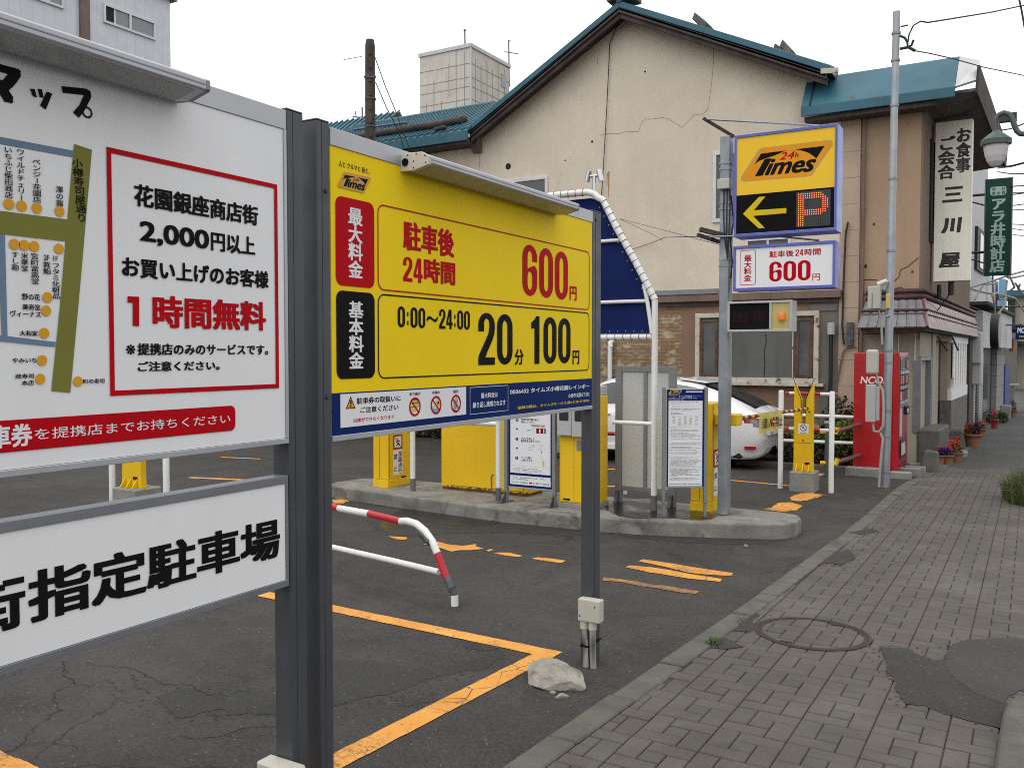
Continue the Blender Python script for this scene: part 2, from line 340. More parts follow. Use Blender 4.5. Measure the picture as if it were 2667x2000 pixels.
M['greensign'] = mat('dark green sign face', (.006, .05, .038), .5, 0, .08, 2, spec=.2)
M['mint'] = mat('pale mint lettering', (.33, .45, .40), .45)
M['lampgreen'] = mat('grey green lamp metal', (.075, .1, .092), .5, .3, .1, 5)
M['lampglobe'] = mat('frosted lamp globe', (.60, .56, .57), .35, 0, .06, 4)
M['terracotta'] = mat('terracotta', (.24, .105, .065), .75, 0, .15, 6, .1, 40)
M['soil'] = mat('soil', (.02, .015, .011), .95)
def leaf_mat(name, lo, hi):
    m, n, b = new_mat(name); P = coord(n); oi = n.nodes.new('ShaderNodeNewGeometry')
    c = mixc(n, oi.outputs['Random Per Island'], lo, hi); n.links.new(c, b.inputs['Base Color']); b.inputs['Roughness'].default_value = .6
    setin(b, 'Specular IOR Level', .25); return m
M['leaf'] = leaf_mat('green leaves', (.03, .06, .015), (.10, .15, .035))
M['scrub'] = leaf_mat('dry scrub leaves', (.03, .03, .015), (.10, .085, .04))
M['lime'] = leaf_mat('lime leaves', (.10, .14, .02), (.22, .25, .04))
M['straw'] = leaf_mat('dry grass blades', (.10, .10, .05), (.22, .2, .11))
M['fl_red'] = leaf_mat('red petals', (.42, .012, .008), (.6, .05, .01))
M['fl_orange'] = leaf_mat('orange petals', (.5, .08, .01), (.62, .16, .02))
M['fl_purple'] = leaf_mat('purple petals', (.05, .015, .16), (.10, .03, .26))
M['fl_pink'] = leaf_mat('pink petals', (.45, .04, .12), (.6, .12, .2))
M['fl_dark'] = leaf_mat('dark petals', (.05, .006, .03), (.16, .01, .02))
M['cable'] = mat('black cable', (.02, .02, .022), .7)
M['ledoff'] = mat('dark led panel', (.03, .03, .032), .5)
M['led'] = mat('lit red led', (.5, .03, .01), .4, emit=((1, .06, .012), 1.3))
M['ledcore'] = mat('lit led core', (.8, .5, .2), .4, emit=((1, .28, .06), 3.0))
M['ledghost'] = mat('unlit red segments', (.026, .005, .005), .6, spec=.1)
M['lampcell'] = mat('lit amber lamp housing', (.42, .35, .12), .4, emit=((.9, .62, .12), .04))
M['lamporange'] = mat('lit amber beacon', (.5, .13, .015), .3, emit=((1, .22, .02), .25))
def puddle_mat():
    m, n, b = new_mat('shallow puddle water'); P = coord(n, 'Position')
    b.inputs['Base Color'].default_value = (.015, .0145, .0135, 1)
    n.links.new(ramp2(n, noisen(n, P, 2.5, 5), .08, .42), b.inputs['Roughness']); setin(b, 'Specular IOR Level', .22); return m
M['puddle'] = puddle_mat()
M['damp'] = mat('damp concrete', (.035, .034, .032), .35, 0, .2, 3)
M['iron'] = mat('cast iron ring', (.040, .031, .028), .7, .3, .2, 10, .3, 60)
M['vendwin'] = glass_mat('vending window', (.10, .105, .11), .06)
M['shutter'] = lined('white roller shutter', (.42, .42, .42), .09, 'Z', .3, (.18, .18, .18), rough=.6, bump=.6)
M['blockwall'] = lined('grey block pillar', (.26, .265, .25), .4, 'Z', .05, (.1, .1, .1))
M['bluepaint'] = mat('blue paint', (.03, .06, .22), .5)
M['hill'] = leaf_mat('far hedge leaves', (.02, .035, .015), (.06, .085, .03))
# ---------------------------------------------------------------- mesh helpers
def V(*a): return Vector(a)
class MB:
    """collects shapes (world coordinates) and links them as ONE mesh object"""
    def __init__(s): s.v = []; s.f = []; s.mi = []; s.mats = []; s.sm = []
    def _m(s, m):
        if m not in s.mats: s.mats.append(m)
        return s.mats.index(m)
    def add(s, vs, fs, m, smooth=False):
        o = len(s.v); k = s._m(m); s.v += [Vector(p) for p in vs]
        for f in fs: s.f.append([i + o for i in f]); s.mi.append(k); s.sm.append(smooth)
    def box(s, lo, hi, m): 
        x0, y0, z0 = lo; x1, y1, z1 = hi
        s.frame(V(x0, y0, z0), V(x1 - x0, 0, 0), V(0, y1 - y0, 0), V(0, 0, z1 - z0), m)
    def frame(s, O, A, B, C, m):
        """parallelepiped from corner O and three edge vectors"""
        vs = [O, O + A, O + A + B, O + B, O + C, O + A + C, O + A + B + C, O + B + C]
        fs = [(0, 3, 2, 1), (4, 5, 6, 7), (0, 1, 5, 4), (1, 2, 6, 5), (2, 3, 7, 6), (3, 0, 4, 7)]
        if A.cross(B).dot(C) < 0: fs = [tuple(reversed(f)) for f in fs]
        s.add(vs, fs, m)
    def prism(s, loop, ext, m, cap=True):
        """closed loop of 3D points swept by vector ext"""
        n = len(loop); vs = [Vector(p) for p in loop] + [Vector(p) + ext for p in loop]
        nrm = Vector((0, 0, 0))
        for i in range(n): nrm += Vector(loop[i]).cross(Vector(loop[(i + 1) % n]))
        flip = nrm.dot(ext) > 0
        fs = [(i, (i + 1) % n, n + (i + 1) % n, n + i) for i in range(n)]
        if cap: fs += [tuple(reversed(range(n))), tuple(range(n, 2 * n))]
        if not flip: fs = [tuple(reversed(f)) for f in fs]
        s.add(vs, fs, m)
    def tube(s, pts, r, m, seg=10, caps=True, smooth=True):
        pts = [Vector(p) for p in pts]; n = len(pts); vs = []; fs = []
        rr = r if isinstance(r, (list, tuple)) else [r] * n
        t0 = (pts[1] - pts[0]).normalized(); a = t0.orthogonal().normalized()
        for i, p in enumerate(pts):
            t = ((pts[min(i + 1, n - 1)] - p).normalized() + (p - pts[max(i - 1, 0)]).normalized())
            t = t.normalized() if t.length > 1e-6 else t0
            a = (a - t * a.dot(t)).normalized(); b = t.cross(a)
            for k in range(seg):
                th = 2 * math.pi * k / seg; vs.append(p + (a * math.cos(th) + b * math.sin(th)) * rr[i])
        for i in range(n - 1):
            for k in range(seg):
                k2 = (k + 1) % seg; fs.append((i * seg + k, i * seg + k2, (i + 1) * seg + k2, (i + 1) * seg + k))
        s.add(vs, fs, m, smooth)
        if caps:
            s.add(vs[:seg], [tuple(reversed(range(seg)))], m); s.add(vs[-seg:], [tuple(range(seg))], m)
    def lathe(s, c, prof, m, seg=20, smooth=True):
        """prof = [(radius, z)] from bottom to top round the vertical through c"""
        c = Vector(c); vs = []; fs = []
        for (r, z) in prof:
            for k in range(seg):
                th = 2 * math.pi * k / seg; vs.append(c + V(r * math.cos(th), r * math.sin(th), z))
        for i in range(len(prof) - 1):
            for k in range(seg):
                k2 = (k + 1) % seg; fs.append((i * seg + k, i * seg + k2, (i + 1) * seg + k2, (i + 1) * seg + k))
        s.add(vs, fs, m, smooth)
        s.add(vs[:seg], [tuple(reversed(range(seg)))], m); s.add(vs[-seg:], [tuple(range(seg))], m)
    def poly(s, loop, m): s.add(loop, [tuple(range(len(loop)))], m)
    def leaves(s, c, rad, n, size, m, seed=0, flat=.0):
        rnd = random.Random(seed); c = Vector(c)
        ph = rnd.random() * 50
        for _ in range(n):
            while True:
                d = V(rnd.uniform(-1, 1), rnd.uniform(-1, 1), rnd.uniform(-1, 1))
                if d.length < 1 and noise.noise(d * 2.2 + V(ph, 0, 0)) > -.28: break
            p = c + V(d.x * rad[0], d.y * rad[1], d.z * rad[2])
            a = V(rnd.uniform(-1, 1), rnd.uniform(-1, 1), rnd.uniform(-1, 1) * (1 - flat)).normalized()
            b = a.orthogonal().normalized(); b.rotate(Matrix.Rotation(rnd.random() * 6.28, 3, a)); z = size * rnd.uniform(.6, 1.35)
            s.add([p - a * z, p + b * z * .45, p + a * z, p - b * z * .45], [(0, 1, 2, 3)], m)
    def clusters(s):
        """group the collected chunks into pieces that stand clear of one another"""
        n = len(s.v); par = list(range(n))
        def find(i):
            while par[i] != i: par[i] = par[par[i]]; i = par[i]
            return i
        for f in s.f:
            a = find(f[0])
            for i in f[1:]: par[find(i)] = a
        ids = {}
        for i in range(n): ids.setdefault(find(i), []).append(i)
        isl = list(ids.values())
        if len(isl) < 2 or len(isl) > 500: return None
        B = []
        for q in isl:
            lo = [min(s.v[i][k] for i in q) for k in range(3)]; hi = [max(s.v[i][k] for i in q) for k in range(3)]; B.append((lo, hi, max(hi[k] - lo[k] for k in range(3))))
        P = list(range(len(isl)))
        def f2(i):
            while P[i] != i: i = P[i]
            return i
        for i in range(len(isl)):
            for j in range(i):
                g = math.sqrt(sum(max(0, B[i][0][k] - B[j][1][k], B[j][0][k] - B[i][1][k]) ** 2 for k in range(3)))
                if g <= max(.02, .5 * max(B[i][2], B[j][2])): P[f2(i)] = f2(j)
        gr = {}
        for i in range(len(isl)): gr.setdefault(f2(i), []).extend(isl[i])
        return list(gr.values()) if len(gr) > 1 else None
    def build(s, name, parent=None, bev=0, kind=None, seg=1, weld=False):
        if parent is not None and not kind and name not in ('lettering', 'foliage', 'flowers', 'led_dots', 'standing_seam', 'joint'):
            cl_ = s.clusters()
            if cl_:
                first = None
                for q in cl_:
                    q = sorted(q); mp_ = {i: k for k, i in enumerate(q)}; t = MB(); t.v = [s.v[i] for i in q]; t.mats = s.mats
                    for f, mi, sm_ in zip(s.f, s.mi, s.sm):
                        if f[0] in mp_: t.f.append([mp_[i] for i in f]); t.mi.append(mi); t.sm.append(sm_)
                    o = t._make(name, parent, bev, kind, seg, weld); first = first or o
                return first
        return s._make(name, parent, bev, kind, seg, weld)
    def _make(s, name, parent=None, bev=0, kind=None, seg=1, weld=False):
        me = bpy.data.meshes.new(name); off = V(0, 0, 0)
        if parent is not None:
            q = parent
            while q is not None: off += q.location; q = q.parent
        else:
            lo = V(*[min(p[i] for p in s.v) for i in range(3)]); hi = V(*[max(p[i] for p in s.v) for i in range(3)])
            off = V((lo.x + hi.x) / 2, (lo.y + hi.y) / 2, lo.z)
        me.from_pydata([p - off for p in s.v], [], s.f)
        for m in s.mats: me.materials.append(M[m])
        me.polygons.foreach_set('material_index', s.mi); me.polygons.foreach_set('use_smooth', s.sm)
        if weld:
            bm = bmesh.new(); bm.from_mesh(me); bmesh.ops.remove_doubles(bm, verts=bm.verts, dist=.002); bmesh.ops.recalc_face_normals(bm, faces=bm.faces); bm.to_mesh(me); bm.free()
        if bev:
            bm = bmesh.new(); bm.from_mesh(me)
            bmesh.ops.remove_doubles(bm, verts=bm.verts, dist=1e-5)
            es = [e for e in bm.edges if len(e.link_faces) == 2 and e.calc_face_angle(0) > R(32)]
            bmesh.ops.bevel(bm, geom=es, offset=bev, segments=seg, affect='EDGES', clamp_overlap=True, profile=.5)
            bm.to_mesh(me); bm.free()
        me.validate(); me.update()
        o = bpy.data.objects.new(name, me); COL.objects.link(o)
        if parent is not None: o.parent = parent
        else: o.location = off
        if kind: o['kind'] = kind
        return o
def tag(o, label, cat, group=None):
    o['label'] = label; o['category'] = cat
    if group: o['group'] = group
    return o
def thing(name, loc, label, cat, group=None):
    o = bpy.data.objects.new(name, None); COL.objects.link(o); o.location = loc; o.empty_display_size = .2
    return tag(o, label, cat, group)
def copy_tree(o, parent=None):
    c = o.copy(); COL.objects.link(c)
    if parent is not None: c.parent = parent
    for ch in [x for x in bpy.data.objects if x.parent == o]: copy_tree(ch, c)
    return c
def rrect(u0, v0, u1, v1, r, n=5):
    r = min(r, (u1 - u0) / 2, (v1 - v0) / 2); P = []
    for cx, cy, a0 in ((u1 - r, v0 + r, -90), (u1 - r, v1 - r, 0), (u0 + r, v1 - r, 90), (u0 + r, v0 + r, 180)):
        for i in range(n + 1):
            a = R(a0 + 90 * i / n); P.append((cx + r * math.cos(a), cy + r * math.sin(a)))
    return P
# ---------------------------------------------------------------- lettering
_tc = {}
def glyphs(body, bold=0.0):
    k = (body, bold)
    if k not in _tc:
        c = bpy.data.curves.new('lettering', 'FONT'); c.body = body; c.offset = bold; c.resolution_u = 3
        o = bpy.data.objects.new('lettering', c); COL.objects.link(o)
        bpy.context.view_layer.update(); dg = bpy.context.evaluated_depsgraph_get()
        me = bpy.data.meshes.new_from_object(o.evaluated_get(dg))
        _tc[k] = ([(v.co.x, v.co.y) for v in me.vertices], [tuple(p.vertices) for p in me.polygons])
        bpy.data.objects.remove(o); bpy.data.curves.remove(c); bpy.data.meshes.remove(me)
    return _tc[k]
def bbox(vs): xs = [p[0] for p in vs]; ys = [p[1] for p in vs]; return min(xs), min(ys), max(xs), max(ys)
def arcpts(cx, cy, rx, ry, a0, a1_, n=10):
    return [(cx + rx * math.cos(R(a0 + (a1_ - a0) * i / n)), cy + ry * math.sin(R(a0 + (a1_ - a0) * i / n))) for i in range(n + 1)]
def slab_digit(ch):
    """heavy condensed numerals in a unit box: list of loops"""
    if ch == '0': return [arcpts(.5, .25, .5, .25, 180, 360) + arcpts(.5, .75, .5, .25, 0, 180), arcpts(.5, .26, .16, .13, 180, 360) + arcpts(.5, .74, .16, .13, 0, 180)]
    if ch == '6':
        o = arcpts(.5, .25, .5, .25, 180, 360) + [(1, .42)] + arcpts(.7, .46, .3, .15, 0, 75) + [(.5, .56), (.34, .52), (.34, .74)] + arcpts(.5, .76, .16, .12, 180, 0) + [(.66, .68), (1, .68)] + arcpts(.5, .75, .5, .25, 0, 180)
        return [o, arcpts(.5, .24, .16, .12, 180, 360) + arcpts(.5, .38, .16, .10, 0, 180)]
    if ch == '1': return [[(.36, 0), (.8, 0), (.8, 1), (.52, 1), (.38, .93), (.08, .86), (.08, .73), (.36, .75)]]
    if ch == '2': return [[(0, 0), (1, 0), (1, .145), (.42, .145), (.55, .26), (.83, .46), (.97, .6), (1, .72)] + arcpts(.5, .76, .5, .24, 0, 180) + [(0, .64), (.34, .64), (.34, .78)] + arcpts(.5, .79, .16, .1, 180, 0) + [(.66, .72), (.6, .6), (.3, .38), (.05, .2), (0, .14)]]
    if ch == '4': return [[(.5, 0), (.84, 0), (.84, .2), (1, .2), (1, .345), (.84, .345), (.84, 1), (.42, 1), (0, .36), (0, .2), (.5, .2)], [(.27, .345), (.5, .345), (.5, .76)]]
    if ch == ':': return [rrect(.3, .12, .7, .32, .02, 1), rrect(.3, .55, .7, .75, .02, 1)]
    if ch == '~': return [[(0, .42), (.1, .56), (.22, .6), (.36, .58), (.6, .47), (.72, .46), (.84, .5), (.93, .6), (1, .52), (.9, .38), (.78, .32), (.64, .34), (.4, .44), (.28, .46), (.17, .42), (.07, .34)]]
class Print:
    """flat print on a sign: artwork laid out on the plane through P0 with axes U, W"""
    def __init__(s, P0, U, W, base=.0005):
        s.P0 = Vector(P0); s.U = Vector(U).normalized(); s.W = Vector(W).normalized(); s.N = s.U.cross(s.W); s.mb = MB(); s.base = base
    def uv(s, p):
        if isinstance(p, tuple) and len(p) == 3: return p[0], p[1]
        q = onP(p, s.P0, s.N) - s.P0; return q.dot(s.U), q.dot(s.W)
    def pt(s, u, v, lay=0): return s.P0 + s.U * u + s.W * v + s.N * (s.base + lay * .00035)
    def loops(s, ls, m, lay=0):
        tri = tessellate_polygon([[V(a, b, 0) for a, b in l] for l in ls]); fl = [p for l in ls for p in l]
        fs = []
        for t in tri:
            a, b, c = (fl[i] for i in t)
            cr = (b[0] - a[0]) * (c[1] - a[1]) - (b[1] - a[1]) * (c[0] - a[0])
            if abs(cr) < 1e-12: continue
            fs.append(tuple(t) if cr > 0 else tuple(reversed(t)))
        s.mb.add([s.pt(a, b, lay) for a, b in fl], fs, m)
    def box4(s, q):
        """mean upright rectangle through four photo points TL, TR, BR, BL"""
        a = [s.uv(p) for p in q]
        return (a[0][0] + a[3][0]) / 2, (a[2][1] + a[3][1]) / 2, (a[1][0] + a[2][0]) / 2, (a[0][1] + a[1][1]) / 2
    def rect(s, q, m, lay=0, r=0.0):
        u0, v0, u1, v1 = q if not isinstance(q[0], tuple) else s.box4(q)
        s.loops([rrect(u0, v0, u1, v1, r) if r else [(u0, v0), (u1, v0), (u1, v1), (u0, v1)]], m, lay)
    def ring(s, q, m, w, lay=0, r=.02):
        u0, v0, u1, v1 = q if not isinstance(q[0], tuple) else s.box4(q)
        if r: s.loops([rrect(u0, v0, u1, v1, r), rrect(u0 + w, v0 + w, u1 - w, v1 - w, max(.001, r - w))], m, lay)
        else: s.loops([[(u0, v0), (u1, v0), (u1, v1), (u0, v1)], [(u0 + w, v0 + w), (u1 - w, v0 + w), (u1 - w, v1 - w), (u0 + w, v1 - w)]], m, lay)
    def poly(s, q, m, lay=0): s.loops([[s.uv(p) for p in q]], m, lay)
    def disc(s, p, r, m, lay=0, r2=None, n=24):
        u, v = s.uv(p); r2 = r2 or r; s.loops([[(u + r * math.cos(6.2832 * i / n), v + r2 * math.sin(6.2832 * i / n)) for i in range(n)]], m, lay)
    def annulus(s, p, r, w, m, lay=0, n=28):
        u, v = s.uv(p); c = lambda q: [(u + q * math.cos(6.2832 * i / n), v + q * math.sin(6.2832 * i / n)) for i in range(n)]
        s.loops([c(r), c(r - w)], m, lay)
    def bar(s, A, B, w, m, lay=0):
        (x0, y0), (x1, y1) = s.uv(A), s.uv(B); L_ = math.hypot(x1 - x0, y1 - y0) or 1; nx, ny = -(y1 - y0) / L_ * w / 2, (x1 - x0) / L_ * w / 2
        s.loops([[(x0 - nx, y0 - ny), (x1 - nx, y1 - ny), (x1 + nx, y1 + ny), (x0 + nx, y0 + ny)]], m, lay)
    def text(s, body, lb, tr, m, lay=1, bold=.0, shear=0.0):
        """fit the line of text into the rectangle lb .. tr (photo points or (u, v, None))"""
        u0, v0 = s.uv(lb); u1, v1 = s.uv(tr); vs, fs = glyphs(body); x0, y0, x1, y1 = bbox(vs); x0 -= bold; y0 -= bold; x1 += bold; y1 += bold
        sx, sy = (u1 - u0) / (x1 - x0), (v1 - v0) / (y1 - y0)
        s.put([(u0 + (x - x0) * sx + shear * ((y - y0) * sy), v0 + (y - y0) * sy) for x, y in vs], fs, m, lay, bold * sx, bold * sy)
    def put(s, P, fs, m, lay, bx, by):
        """lay a line of type; heavy type is struck several times, a hair apart"""
        by *= .62
        if bx <= 0: sh = [(0, 0)]
        elif bx < .0016: sh = [(-bx, -by), (bx, by), (-bx, by), (bx, -by)]
        else: sh = [(0, 0)] + [(bx * c, by * d) for c, d in ((-1, 0), (1, 0), (0, 1), (0, -1), (1, 1), (-1, 1), (1, -1), (-1, -1))]
        for i, (dx, dy) in enumerate(sh): s.mb.add([s.pt(a + dx, b + dy, lay + i * .05) for a, b in P], fs, m)
    def vtext(s, body, lb, tr, m, lay=1, bold=.0, skew=0.0):
        """vertical text, one character under the other, filling lb .. tr"""
        u0, v0 = s.uv(lb); u1, v1 = s.uv(tr); n = len(body); ch = (v1 - v0) / n
        ref = bbox(glyphs('国', 0)[0]); rw, rh = ref[2] - ref[0], ref[3] - ref[1]; cx, cy = (ref[0] + ref[2]) / 2, (ref[1] + ref[3]) / 2
        sx, sy = (u1 - u0) / (rw * 1.06), ch / (rh * 1.10)
        for i, c in enumerate(body):
            vs, fs = glyphs(c)
            if not vs: continue
            vc = v1 - (i + .5) * ch; uc = (u0 + u1) / 2 + skew * (i - (n - 1) / 2) * ch
            bb = bbox(vs)
            if c in 'ー〜':
                P = [(uc + (y - cy) * sx, vc - (x - cx) * sy) for x, y in vs]
            elif c.isascii():
                bx, by = (bb[0] + bb[2]) / 2, (bb[1] + bb[3]) / 2
                P = [(uc + (x - bx) * sx, vc + (y - by) * sy) for x, y in vs]
            else: P = [(uc + (x - cx) * sx, vc + (y - cy) * sy) for x, y in vs]
            s.put(P, fs, m, lay, bold * sx, bold * sy)
    def digits(s, body, lb, tr, m, lay=1, gap=.14, narrow=.5):
        u0, v0 = s.uv(lb); u1, v1 = s.uv(tr)
        ws = [narrow if c == ':' else (1.1 if c == '~' else (.82 if c == '1' else 1.0)) for c in body]
        k = (u1 - u0) / (sum(ws) + gap * (len(body) - 1)); x = u0
        for c, w in zip(body, ws):
            s.loops([[(x + a * w * k, v0 + b * (v1 - v0)) for a, b in l] for l in slab_digit(c)], m, lay); x += (w + gap) * k
    def dashes(s, q, rows, m, lay=1, seed=1, fill=.62, hgt=.5):
        """rows of illegible small print"""
        u0, v0, u1, v1 = q if not isinstance(q[0], tuple) else s.box4(q); rnd = random.Random(seed); dv = (v1 - v0) / rows
        for i in range(rows):
            if rnd.random() < .07: continue
            y = v1 - (i + .5) * dv; x = u0 + (0 if rnd.random() < .6 else .04 * (u1 - u0)); end = u0 + (u1 - u0) * (rnd.uniform(.72, 1) if rnd.random() < .75 else rnd.uniform(.25, .7))
            while x < end:
                w = rnd.uniform(.25, 1.0) * dv * hgt * 1.5; j = rnd.uniform(-.12, .12) * dv; h = dv * hgt * rnd.uniform(.55, 1)
                if rnd.random() < .9: s.loops([[(x, y - h / 2 + j), (x + w, y - h / 2 + j), (x + w, y + h / 2 + j), (x, y + h / 2 + j)]], m, lay)
                x += w + dv * hgt * rnd.uniform(.12, .4)
    def badge(s, q, lay=1, back='p_amber', edge='p_gold'):
        """the car park's slanted badge: q = BL, BR, TR, TL"""
        c = [s.uv(p) for p in q]
        def mp(a, b):
            bl, br, tr, tl = c
            # inverse-free bilinear with the slant taken off: a runs 0..1 over the full width, b over the height
            sl = .19; t = (a - sl * b) / (1 - sl - .016)
            x = (1 - b) * (bl[0] + (br[0] - bl[0]) * t) + b * (tl[0] + (tr[0] - tl[0]) * t)
            y = (1 - b) * (bl[1] + (br[1] - bl[1]) * t) + b * (tl[1] + (tr[1] - tl[1]) * t)
            return x, y
        def rounded(e):
            P = []; base = [(e, e), (.794 - e, e), (1 - e, 1 - e), (.19 + e, 1 - e)]
            for i in range(4):
                p0, p1, p2 = base[i - 1], base[i], base[(i + 1) % 4]; r = .085
                for k in range(6):
                    t = k / 5
                    A = (p1[0] + (p0[0] - p1[0]) * r * 1.0, p1[1] + (p0[1] - p1[1]) * (r * 2 if abs(p0[1] - p1[1]) > .1 else r))
                    B = (p1[0] + (p2[0] - p1[0]) * r * 1.0, p1[1] + (p2[1] - p1[1]) * (r * 2 if abs(p2[1] - p1[1]) > .1 else r))
                    P.append(tuple((1 - t) ** 2 * A[j] + 2 * t * (1 - t) * p1[j] + t * t * B[j] for j in (0, 1)))
            return P
        s.loops([[mp(*p) for p in rounded(-.012)]], edge, lay); s.loops([[mp(*p) for p in rounded(.018)]], back, lay + 1)
        s.loops([[mp(*p) for p in [(.147, .5), (.17, .6), (.22, .83), (.515, .845), (.48, .825), (.44, .785), (.37, .72), (.28, .667), (.2, .6)]]], 'p_black', lay + 2)
        s.loops([[mp(*p) for p in [(.59, .845), (.912, .85), (.824, .486), (.81, .55), (.787, .60), (.75, .68), (.706, .74), (.65, .8)]]], 'p_black', lay + 2)
        s.loops([[mp(*p) for p in [(.16, .13), (.245, .13), (.345, .64), (.30, .655), (.262, .64)]]], 'p_black', lay + 2)
        def word(t, a0, b0, a1_, b1_, m, bold, sh):
            vs, fs = glyphs(t); x0, y0, x1, y1 = bbox(vs); k_ = (a1_ - a0) / (x1 - x0) * math.hypot(c[1][0] - c[0][0], c[1][1] - c[0][1]) / .794
            P = []
            for x, y in vs:
                bb = b0 + (y - y0) / (y1 - y0) * (b1_ - b0); P.append(mp(a0 + (x - x0) / (x1 - x0) * (a1_ - a0) + sh * (bb - b0), bb))
            s.put(P, fs, m, lay + 3, bold * k_, bold * k_)
        word('imes', .275, .14, .775, .61, 'p_black', .03, .16)
        word('24', .43, .57, .575, .79, 'p_red', .012, .14); word('h', .595, .60, .63, .74, 'p_black', .01, .1)
    def build(s, name, parent): return s.mb.build(name, parent)
XF = (0, 1, 0), (0, 0, 1)       # a face looking towards +X (the street)
YF = (1, 0, 0), (0, 0, 1)       # a face looking towards -Y (the viewer's side)
# ================================================================ GROUND
def ground_sheet(name, loop, m, dz, kind='structure'):
    mb = MB(); mb.poly([V(x, y, gz(y) + dz) for x, y in loop], m); return mb.build(name, kind=kind)
g = MB(); xs = [-300, -60, -20, -8, 0, 8, 60, 300]; ys = [-60, -10, 0, 10, 20, 40, 80, 200, 700]
for i in range(len(xs) - 1):
    for j in range(len(ys) - 1):
        g.poly([V(xs[i], ys[j], gz(ys[j])), V(xs[i + 1], ys[j], gz(ys[j])), V(xs[i + 1], ys[j + 1], gz(ys[j + 1])), V(xs[i], ys[j + 1], gz(ys[j + 1]))], 'asphalt')
g.build('parking_ground', kind='structure')
# kerb between car park and pavement
KI = [(-1.80, -2), (-1.76, 1.0), (-1.68, 3.2), (-1.55, 6.2), (-1.46, 9.0), (-1.45, 13.4), (-1.21, 16.9), (-1.1, 21.4)]
def kerb_x(y):
    for (x0, y0), (x1, y1) in zip(KI, KI[1:]):
        if y0 <= y <= y1: return x0 + (x1 - x0) * (y - y0) / (y1 - y0)
    return KI[-1][0] if y > 0 else KI[0][0]
kb = MB(); rk = random.Random(3); y = -2.0
while y < 21:
    L_ = .6; y2 = y + L_ - .012; jx, jz = rk.uniform(-.006, .006), rk.uniform(-.006, .006)
    A = V(kerb_x(y) + jx, y, gz(y) + .028 + jz); B = V(kerb_x(y2) + jx, y2, gz(y2) + .028 + jz); w = V(-.14, 0, 0)
    kb.frame(A - V(0, 0, .2), B - A, w, V(0, 0, .2), 'kerb'); y += L_
kb.build('kerb', bev=.008, kind='structure')
# pavement: bedding, then real clay pavers laid two flat + one upright in 30 cm bands
XR = 1.35
bed = MB()
yy = [-2 + .5 * i for i in range(40)]
for y0, y1 in zip(yy, yy[1:]):
    bed.poly([V(kerb_x(y0) - .02, y0, gz(y0) + .012), V(XR, y0, gz(y0) + .012), V(XR, y1, gz(y1) + .012), V(kerb_x(y1) - .02, y1, gz(y1) + .012)], 'joint')
bed.build('pavement_bed', kind='structure')
def pavers():
    rnd = random.Random(11); vs = []; fs = []; tint = []
    top = .022
    def brick(x0, y0, x1, y1, mid=False):
        gpx = .0024
        x0 += gpx; y0 += gpx; x1 -= gpx; y1 -= gpx
        cx, cy = (x0 + x1) / 2, (y0 + y1) / 2
        if x0 < kerb_x(cy) + .004: 
            x0 = kerb_x(cy) + .004
        if x1 - x0 < .025 or x1 > XR + .05: return
        base = V(.092, .087, .078) if mid else (V(.100, .0875, .0795) if rnd.random() > .08 else V(.092, .085, .076))
        c = base * rnd.uniform(.93, 1.08); c.x *= rnd.uniform(.97, 1.03)
        t = V(rnd.uniform(-.012, .012), rnd.uniform(-.012, .012), 0); dz = rnd.uniform(-.0016, .0016) + .0025 * noise.noise(V(cx * .9, cy * .9, 3))
        h = lambda x, y, z: V(x, y, gz(y) + z + dz + (x - cx) * t.x + (y - cy) * t.y)
        b = .004; o = len(vs)
        for (ax, ay, z) in ((x0, y0, .0), (x1, y0, .0), (x1, y1, .0), (x0, y1, .0)): vs.append(h(ax, ay, z))
        for (ax, ay, z) in ((x0, y0, top - b), (x1, y0, top - b), (x1, y1, top - b), (x0, y1, top - b)): vs.append(h(ax, ay, z))
        for (ax, ay, z) in ((x0 + b, y0 + b, top), (x1 - b, y0 + b, top), (x1 - b, y1 - b, top), (x0 + b, y1 - b, top)): vs.append(h(ax, ay, z))
        for k in range(2):
            for i in range(4): fs.append((o + 4 * k + i, o + 4 * k + (i + 1) % 4, o + 4 * k + 4 + (i + 1) % 4, o + 4 * k + 4 + i))
        fs.append((o + 8, o + 9, o + 10, o + 11)); tint.extend([c] * 12)
    for bi in range(-7, 6):
        X0 = bi * .3
        for ri in range(0, 60):
            y0 = -.6 + ri * .3
            if y0 > 16.4 + .5 * noise.noise(V(bi * .7, 0, 0)): continue
            for (ax, ay, bx_, by_) in ((0, 0, 2, 1), (2, 0, 3, 2), (1, 2, 3, 3), (0, 1, 1, 3), (1, 1, 2, 2)):     # four pavers turning round a grey half
                brick(X0 + ax * .1, y0 + ay * .1, X0 + bx_ * .1, y0 + by_ * .1, ax == 1 and ay == 1)
    me = bpy.data.meshes.new('pavement'); me.from_pydata(vs, [], fs); me.materials.append(M['paver'])
    at = me.color_attributes.new('tint', 'FLOAT_COLOR', 'POINT')
    at.data.foreach_set('color', [q for c in tint for q in (c.x, c.y, c.z, 1)])
    o = bpy.data.objects.new('pavement', me); COL.objects.link(o); o['kind'] = 'structure'
pavers()
far = MB()
for y0, y1 in ((16.3, 22), (22, 30), (30, 45), (45, 70)):
    far.poly([V(kerb_x(y0) - .15, y0, gz(y0) + .015), V(XR, y0, gz(y0) + .015), V(XR, y1, gz(y1) + .015), V(kerb_x(y1) - .15, y1, gz(y1) + .015)], 'asphalt2')
far.build('far_pavement', kind='structure')
